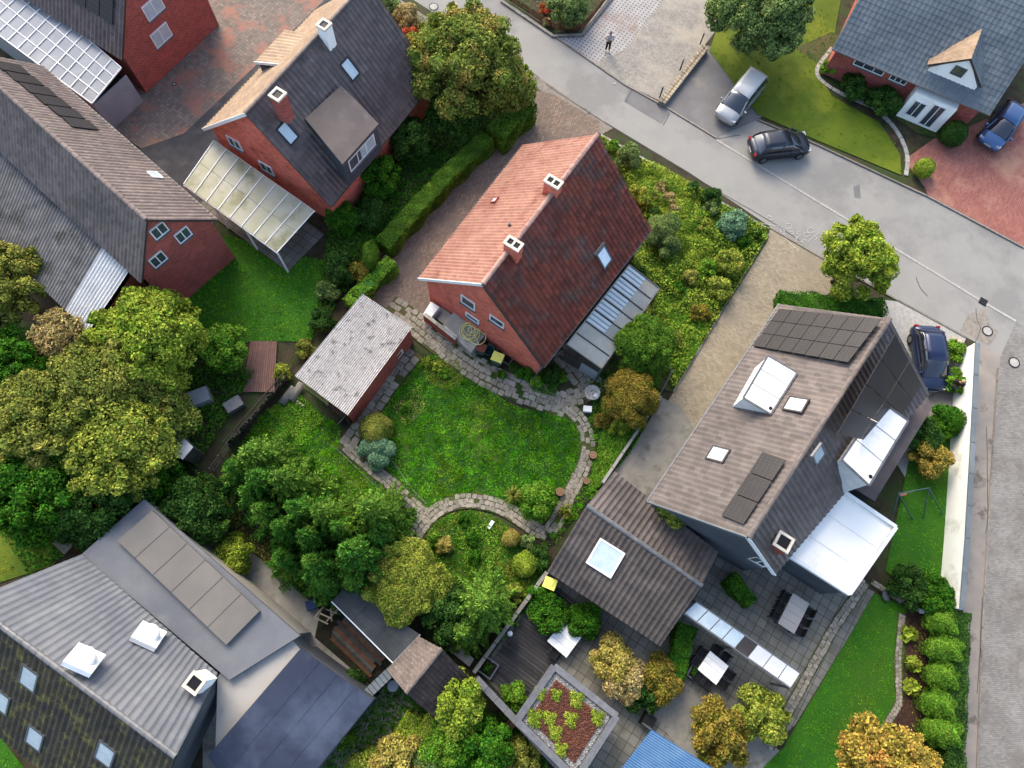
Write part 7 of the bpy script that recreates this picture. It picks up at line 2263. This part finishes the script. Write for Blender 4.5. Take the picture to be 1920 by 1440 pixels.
# planters
def planter(px, py, L_, W_, ang, m, label, key='olive', h=.4):
    c = P(px, py, h); c.z = 0
    X = Vector((math.cos(ang), math.sin(ang), 0)); Y = Vector((-X.y, X.x, 0))
    r_ = empty('planter', c, label, 'planter')
    g = MB()
    for s in (-1, 1):
        g.box(c + Y * s * W_ / 2 + Vector((0, 0, h / 2)), X * (L_ / 2 + .04), Y * .04, Vector((0, 0, h / 2))); g.box(c + X * s * L_ / 2 + Vector((0, 0, h / 2)), X * .04, Y * (W_ / 2 - .04), Vector((0, 0, h / 2 - .003)))
    g.build('box', M[m], r_)
    MB().box(c + Vector((0, 0, h * .4)), X * (L_ / 2 - .04), Y * (W_ / 2 - .04), Vector((0, 0, h * .4))).build('soil', M['dark_earth'], r_)
    foliage('plants', [((c.x + X.x * t, c.y + X.y * t, h + .05), (.22, .2, .16)) for t in np.linspace(-L_ / 2 + .3, L_ / 2 - .3, max(2, int(L_ / .5)))], key, .09, 1.5, parent=r_, fill=False)
planter(1362, 1352, 2.0, .5, math.atan2(-.57, .82), 'white', 'white edged planter box with mixed plants at the bottom right', 'olive')
planter(1303, 1258, .8, .5, GA, 'lead', 'grey planter beside the square white table', 'green')
planter(915, 1252, .8, .8, GA, 'lead', 'grey rimmed planter with white flowers below the boundary wall', 'green')
c = P(958, 1358, .4); top(MB().lathe((c.x, c.y, 0), [(.2, 0), (.24, .4), (.19, .4), (.17, .3), (0, .28)], 16).build('pot', M['stump'], None, True), c, 'round clay pot at the left corner of the green roof', 'pot')
c = P(1216, 1352, .5); o = MB().abox((c.x, c.y, .02), .7, .6, .6, GA).build('grill', M['black'], None, bevel=.05); top(o, c, 'black covered grill above the blue sheet roof', 'grill')
# robot mower, sign, drying rack
c = P(1660, 1117, .2); rm = empty('robot_mower', (c.x, c.y, .1), 'dark grey robot mower at the top of the narrow lawn', 'mower')
MB().blob((c.x, c.y, .24), .22, .32, .13, 14, 8, 0, flat=.3).build('shell', M['plastic_grey'], rm, True)
for s in (-1, 1): MB().tube([(c.x + s * .2, c.y + .15, .2), (c.x + s * .26, c.y + .15, .2)], .12, 12).build('wheel', M['tyre'], rm)
c = P(1731, 1142, .4); ch_ = stoneblk(1731, 1142, .42, .42, .4, .15, 'white', 'white cube lamp in the mulch bed above the clipped domes', 'cube_lamp', 'lamp')
ds = empty('climbing_frame', P(1700, 930), 'thin green metal swing frame on the lawn beside the white wall', 'swing')
M['green_metal'] = mat('green_metal', A(96, 128, 124), rough=.4, metal=.4, var=0)
t0, t1 = P(1685, 925, 1.6), P(1742, 915, 1.6)
for nm, a, b in (('top_bar', t0, t1), ('leg', t0, P(1668, 985, 0)), ('leg', t0, P(1712, 975, 0)), ('leg', t1, P(1730, 975, 0)), ('leg', t1, P(1768, 965, 0))):
    MB().tube([a, b], .035, 8).build(nm, M['green_metal'], ds)
for u in (.35, .65): MB().tube([t0.lerp(t1, u), t0.lerp(t1, u) - Vector((0, 0, 1.1))], .012, 5).build('rope', M['white'], ds)
p = t0.lerp(t1, .5) - Vector((0, 0, 1.1)); MB().box(p, (t1 - t0).normalized() * .24, Vector((0, .1, 0)), Vector((0, 0, .015))).build('seat', M['plastic_orange'], ds)
# boulders near the white wall
for px, py, r_, lb in ((1790, 637, .22, 'reddish boulder, left one at the end of the white wall'), (1799, 643, .28, 'large pale boulder at the end of the white wall'), (1807, 650, .16, 'small boulder touching the white wall end')):
    c = P(px, py, r_ * .6); top(MB().blob((c.x, c.y, r_ * .6), r_, r_ * .85, r_ * .7, 10, 7, .14).build('boulder', buff, None, True), c, lb, 'boulder')

# --- street furniture in the ground
def manhole(px, py, r_, label, slots=True):
    c = P(px, py, 0); c.z = .024
    root = empty('manhole_cover', c, label, 'manhole cover')
    MB().lathe(c, [(r_ * .8, 0), (r_ * .8, .012), (r_, .012), (r_, 0)], 28).build('frame', M['frame_dark'] if slots else M['kerb'], root)
    MB().lathe(c, [(r_ * .78, 0), (r_ * .78, .016), (0, .017)], 28).build('lid', M['gutter'], root)
    if slots:
        g = MB()
        for k in range(12):
            t = 2 * PI * k / 12; X = Vector((math.cos(t), math.sin(t), 0)); Y = Vector((-X.y, X.x, 0))
            g.box(c + X * r_ * .86 + Vector((0, 0, .016)), X * .03, Y * .05, Vector((0, 0, .003)))
        g.build('slot', M['black'], root)
manhole(1851, 621, .36, 'round manhole cover with slotted rim near the white wall end')
manhole(1901, 680, .37, 'round pale manhole cover on the side street')
manhole(813, 13, .36, 'round manhole cover in the street at the top edge')
manhole(1152, 157, .12, 'small round cover in the street opposite the forecourt', False)
manhole(327, 158, .15, 'small round cover in the patterned driveway at the top left')
c = P(1843, 566, 0); c.z = .036
dg = empty('drain_grate', c, 'square dark drain grate in the white gutter line', 'drain')
X = (P(1905, 602) - P(1843, 566)).normalized(); Y = Vector((-X.y, X.x, 0))
for k in range(7): MB().box(c + X * (-.2 + .067 * k), X * .018, Y * .2, Vector((0, 0, .01))).build('grate_bar', M['frame_dark'], dg)
MB().box(c - Vector((0, 0, .004)), X * .25, Y * .25, Vector((0, 0, .005))).build('frame', M['black'], dg)
# chalk drawings on the road: loose scribbles
M['chalk'] = mat('chalk', A(236, 234, 228), rough=.95, var=0)
g = MB()
rr = random.Random(12)
for (px, py, r_) in ((1442, 408, 5), (1448, 415, 5), (1463, 425, 4), (1467, 433, 4), (1478, 424, 7), (1484, 436, 4), (1500, 448, 8), (1512, 440, 6), (1520, 432, 7), (1498, 436, 4), (1508, 452, 4), (1526, 446, 5), (1470, 440, 3)):
    ph = rr.uniform(0, 6); span = rr.uniform(2.5, 6.2)
    pts = [P(px + r_ * math.cos(ph + span * k / 8), py + r_ * .7 * math.sin(ph + span * k / 8), .028) for k in range(9)]
    for a, b in zip(pts[:-1], pts[1:]): g.bar(a, b, .035, .002)
for a, b in (((1425, 418), (1460, 424)), ((1440, 405), (1455, 410)), ((1470, 445), (1498, 470)), ((1488, 455), (1500, 440)), ((1515, 452), (1535, 436))):
    g.bar(P(*a, .028), P(*b, .028), .03, .002)
ck = g.build('chalk_drawing', M['chalk']); top(ck, P(1480, 435), 'white chalk scribbles on the road beside the beige driveway entrance', 'chalk drawing')
# tar seams and cracks
g = MB()
for pl in ([(1023, 157), (1060, 182), (1150, 240), (1290, 325), (1440, 412), (1500, 452)], [(1173, 192), (1186, 166)], [(1243, 235), (1256, 212)], [(1344, 260), (1390, 252)], [(1830, 578), (1832, 600), (1838, 618), (1822, 650), (1805, 640)], [(1718, 520), (1726, 540), (1740, 556)], [(1850, 800), (1852, 960), (1848, 1000)], [(1842, 1120), (1838, 1210), (1832, 1300)]):
    sp_ = smoothline(pl, 8) if len(pl) > 2 else pl
    w_ = [P(x + rr.uniform(-.5, .5), y + rr.uniform(-.5, .5), .0245) for x, y in sp_]
    for a, b in zip(w_[:-1], w_[1:]): g.bar(a, b, .035, .002)
o = g.build('road_crack', M['dark_asphalt']); o['kind'] = 'structure'

# --- fenced corner bed at the top: picket fence and low wall
pk = empty('picket_fence', P(1050, 50), 'low brown picket fence round the planted corner bed at the top', 'fence')
line = [P(x, y, 0) for x, y in ((950, 0), (1000, 32), (1040, 58), (1088, 58), (1110, 36), (1140, -4))]
pm = MB().box((0, 0, .28), Vector((.035, 0, 0)), Vector((0, .012, 0)), Vector((0, 0, .28))).build('picket', M['wood_warm']); me = pm.data; bpy.data.objects.remove(pm)
for a, b in zip(line[:-1], line[1:]):
    n = round((b - a).length / .13); an = math.atan2((b - a).y, (b - a).x)
    for k in range(n):
        o = bpy.data.objects.new('picket', me); COL.objects.link(o); o.parent = pk
        o.location = a.lerp(b, (k + .5) / n) - worg(pk) + Vector((0, 0, .1)); o.rotation_euler = (R.uniform(-.05, .05), R.uniform(-.05, .05), an)
    for z in (.22, .45): MB().bar(a + Vector((0, 0, z)), b + Vector((0, 0, z)), .03, .05).build('rail', M['wood_warm'], pk)
cb = MB()
for a, b in (((940, 2), (1037, 68)), ((1037, 68), (1092, 66)), ((1092, 66), (1152, -10))):
    cb.bar(P(*a, .08), P(*b, .08), .2, .16)
cb = cb.build('low_wall', M['concrete']); top(cb, P(1040, 68), 'low concrete kerb wall under the brown picket fence', 'wall')
stoneblk(1076, 46, .55, .3, .3, -.1, 'lead', 'grey stone bench block inside the fenced corner bed')
for k, (px, py, r_, lb) in enumerate(((1036, 50, .12, 'grey boulder at the cream plant inside the picket fence'), (1059, 40, .12, 'pale boulder below the yellow shrub inside the picket fence'), (1089, 20, .1, 'pale pebble near the right side of the picket fence'))):
    c = P(px, py, .06); top(MB().blob((c.x, c.y, .1), r_, r_, r_ * .8, 9, 6, .1).build('boulder', M['gravel_white'], None, True), c, lb, 'boulder')
# sedum tufts on the green roof
for k, (px, py, r_, lb) in enumerate(((1012, 1300, .32, 'top left'), (1043, 1303, .3, 'top middle'), (1081, 1312, .42, 'top right'), (1003, 1346, .45, 'left'), (1031, 1347, .35, 'centre left'), (1070, 1349, .38, 'centre right'),
                                      (1041, 1374, .38, 'lower left'), (1120, 1345, .38, 'far right'), (1052, 1405, .35, 'lower middle'))):
    c = P(px, py, 2.9)
    foliage('sedum_tuft', [((c.x + dx * r_, c.y + dy * r_, 2.9), (r_ * .55, r_ * .55, .12)) for dx, dy in ((0, 0), (.5, .3), (-.4, .5), (.2, -.6), (-.3, -.3))], 'lime', .07, 1.5, parent=gr, low=0, fill=False)
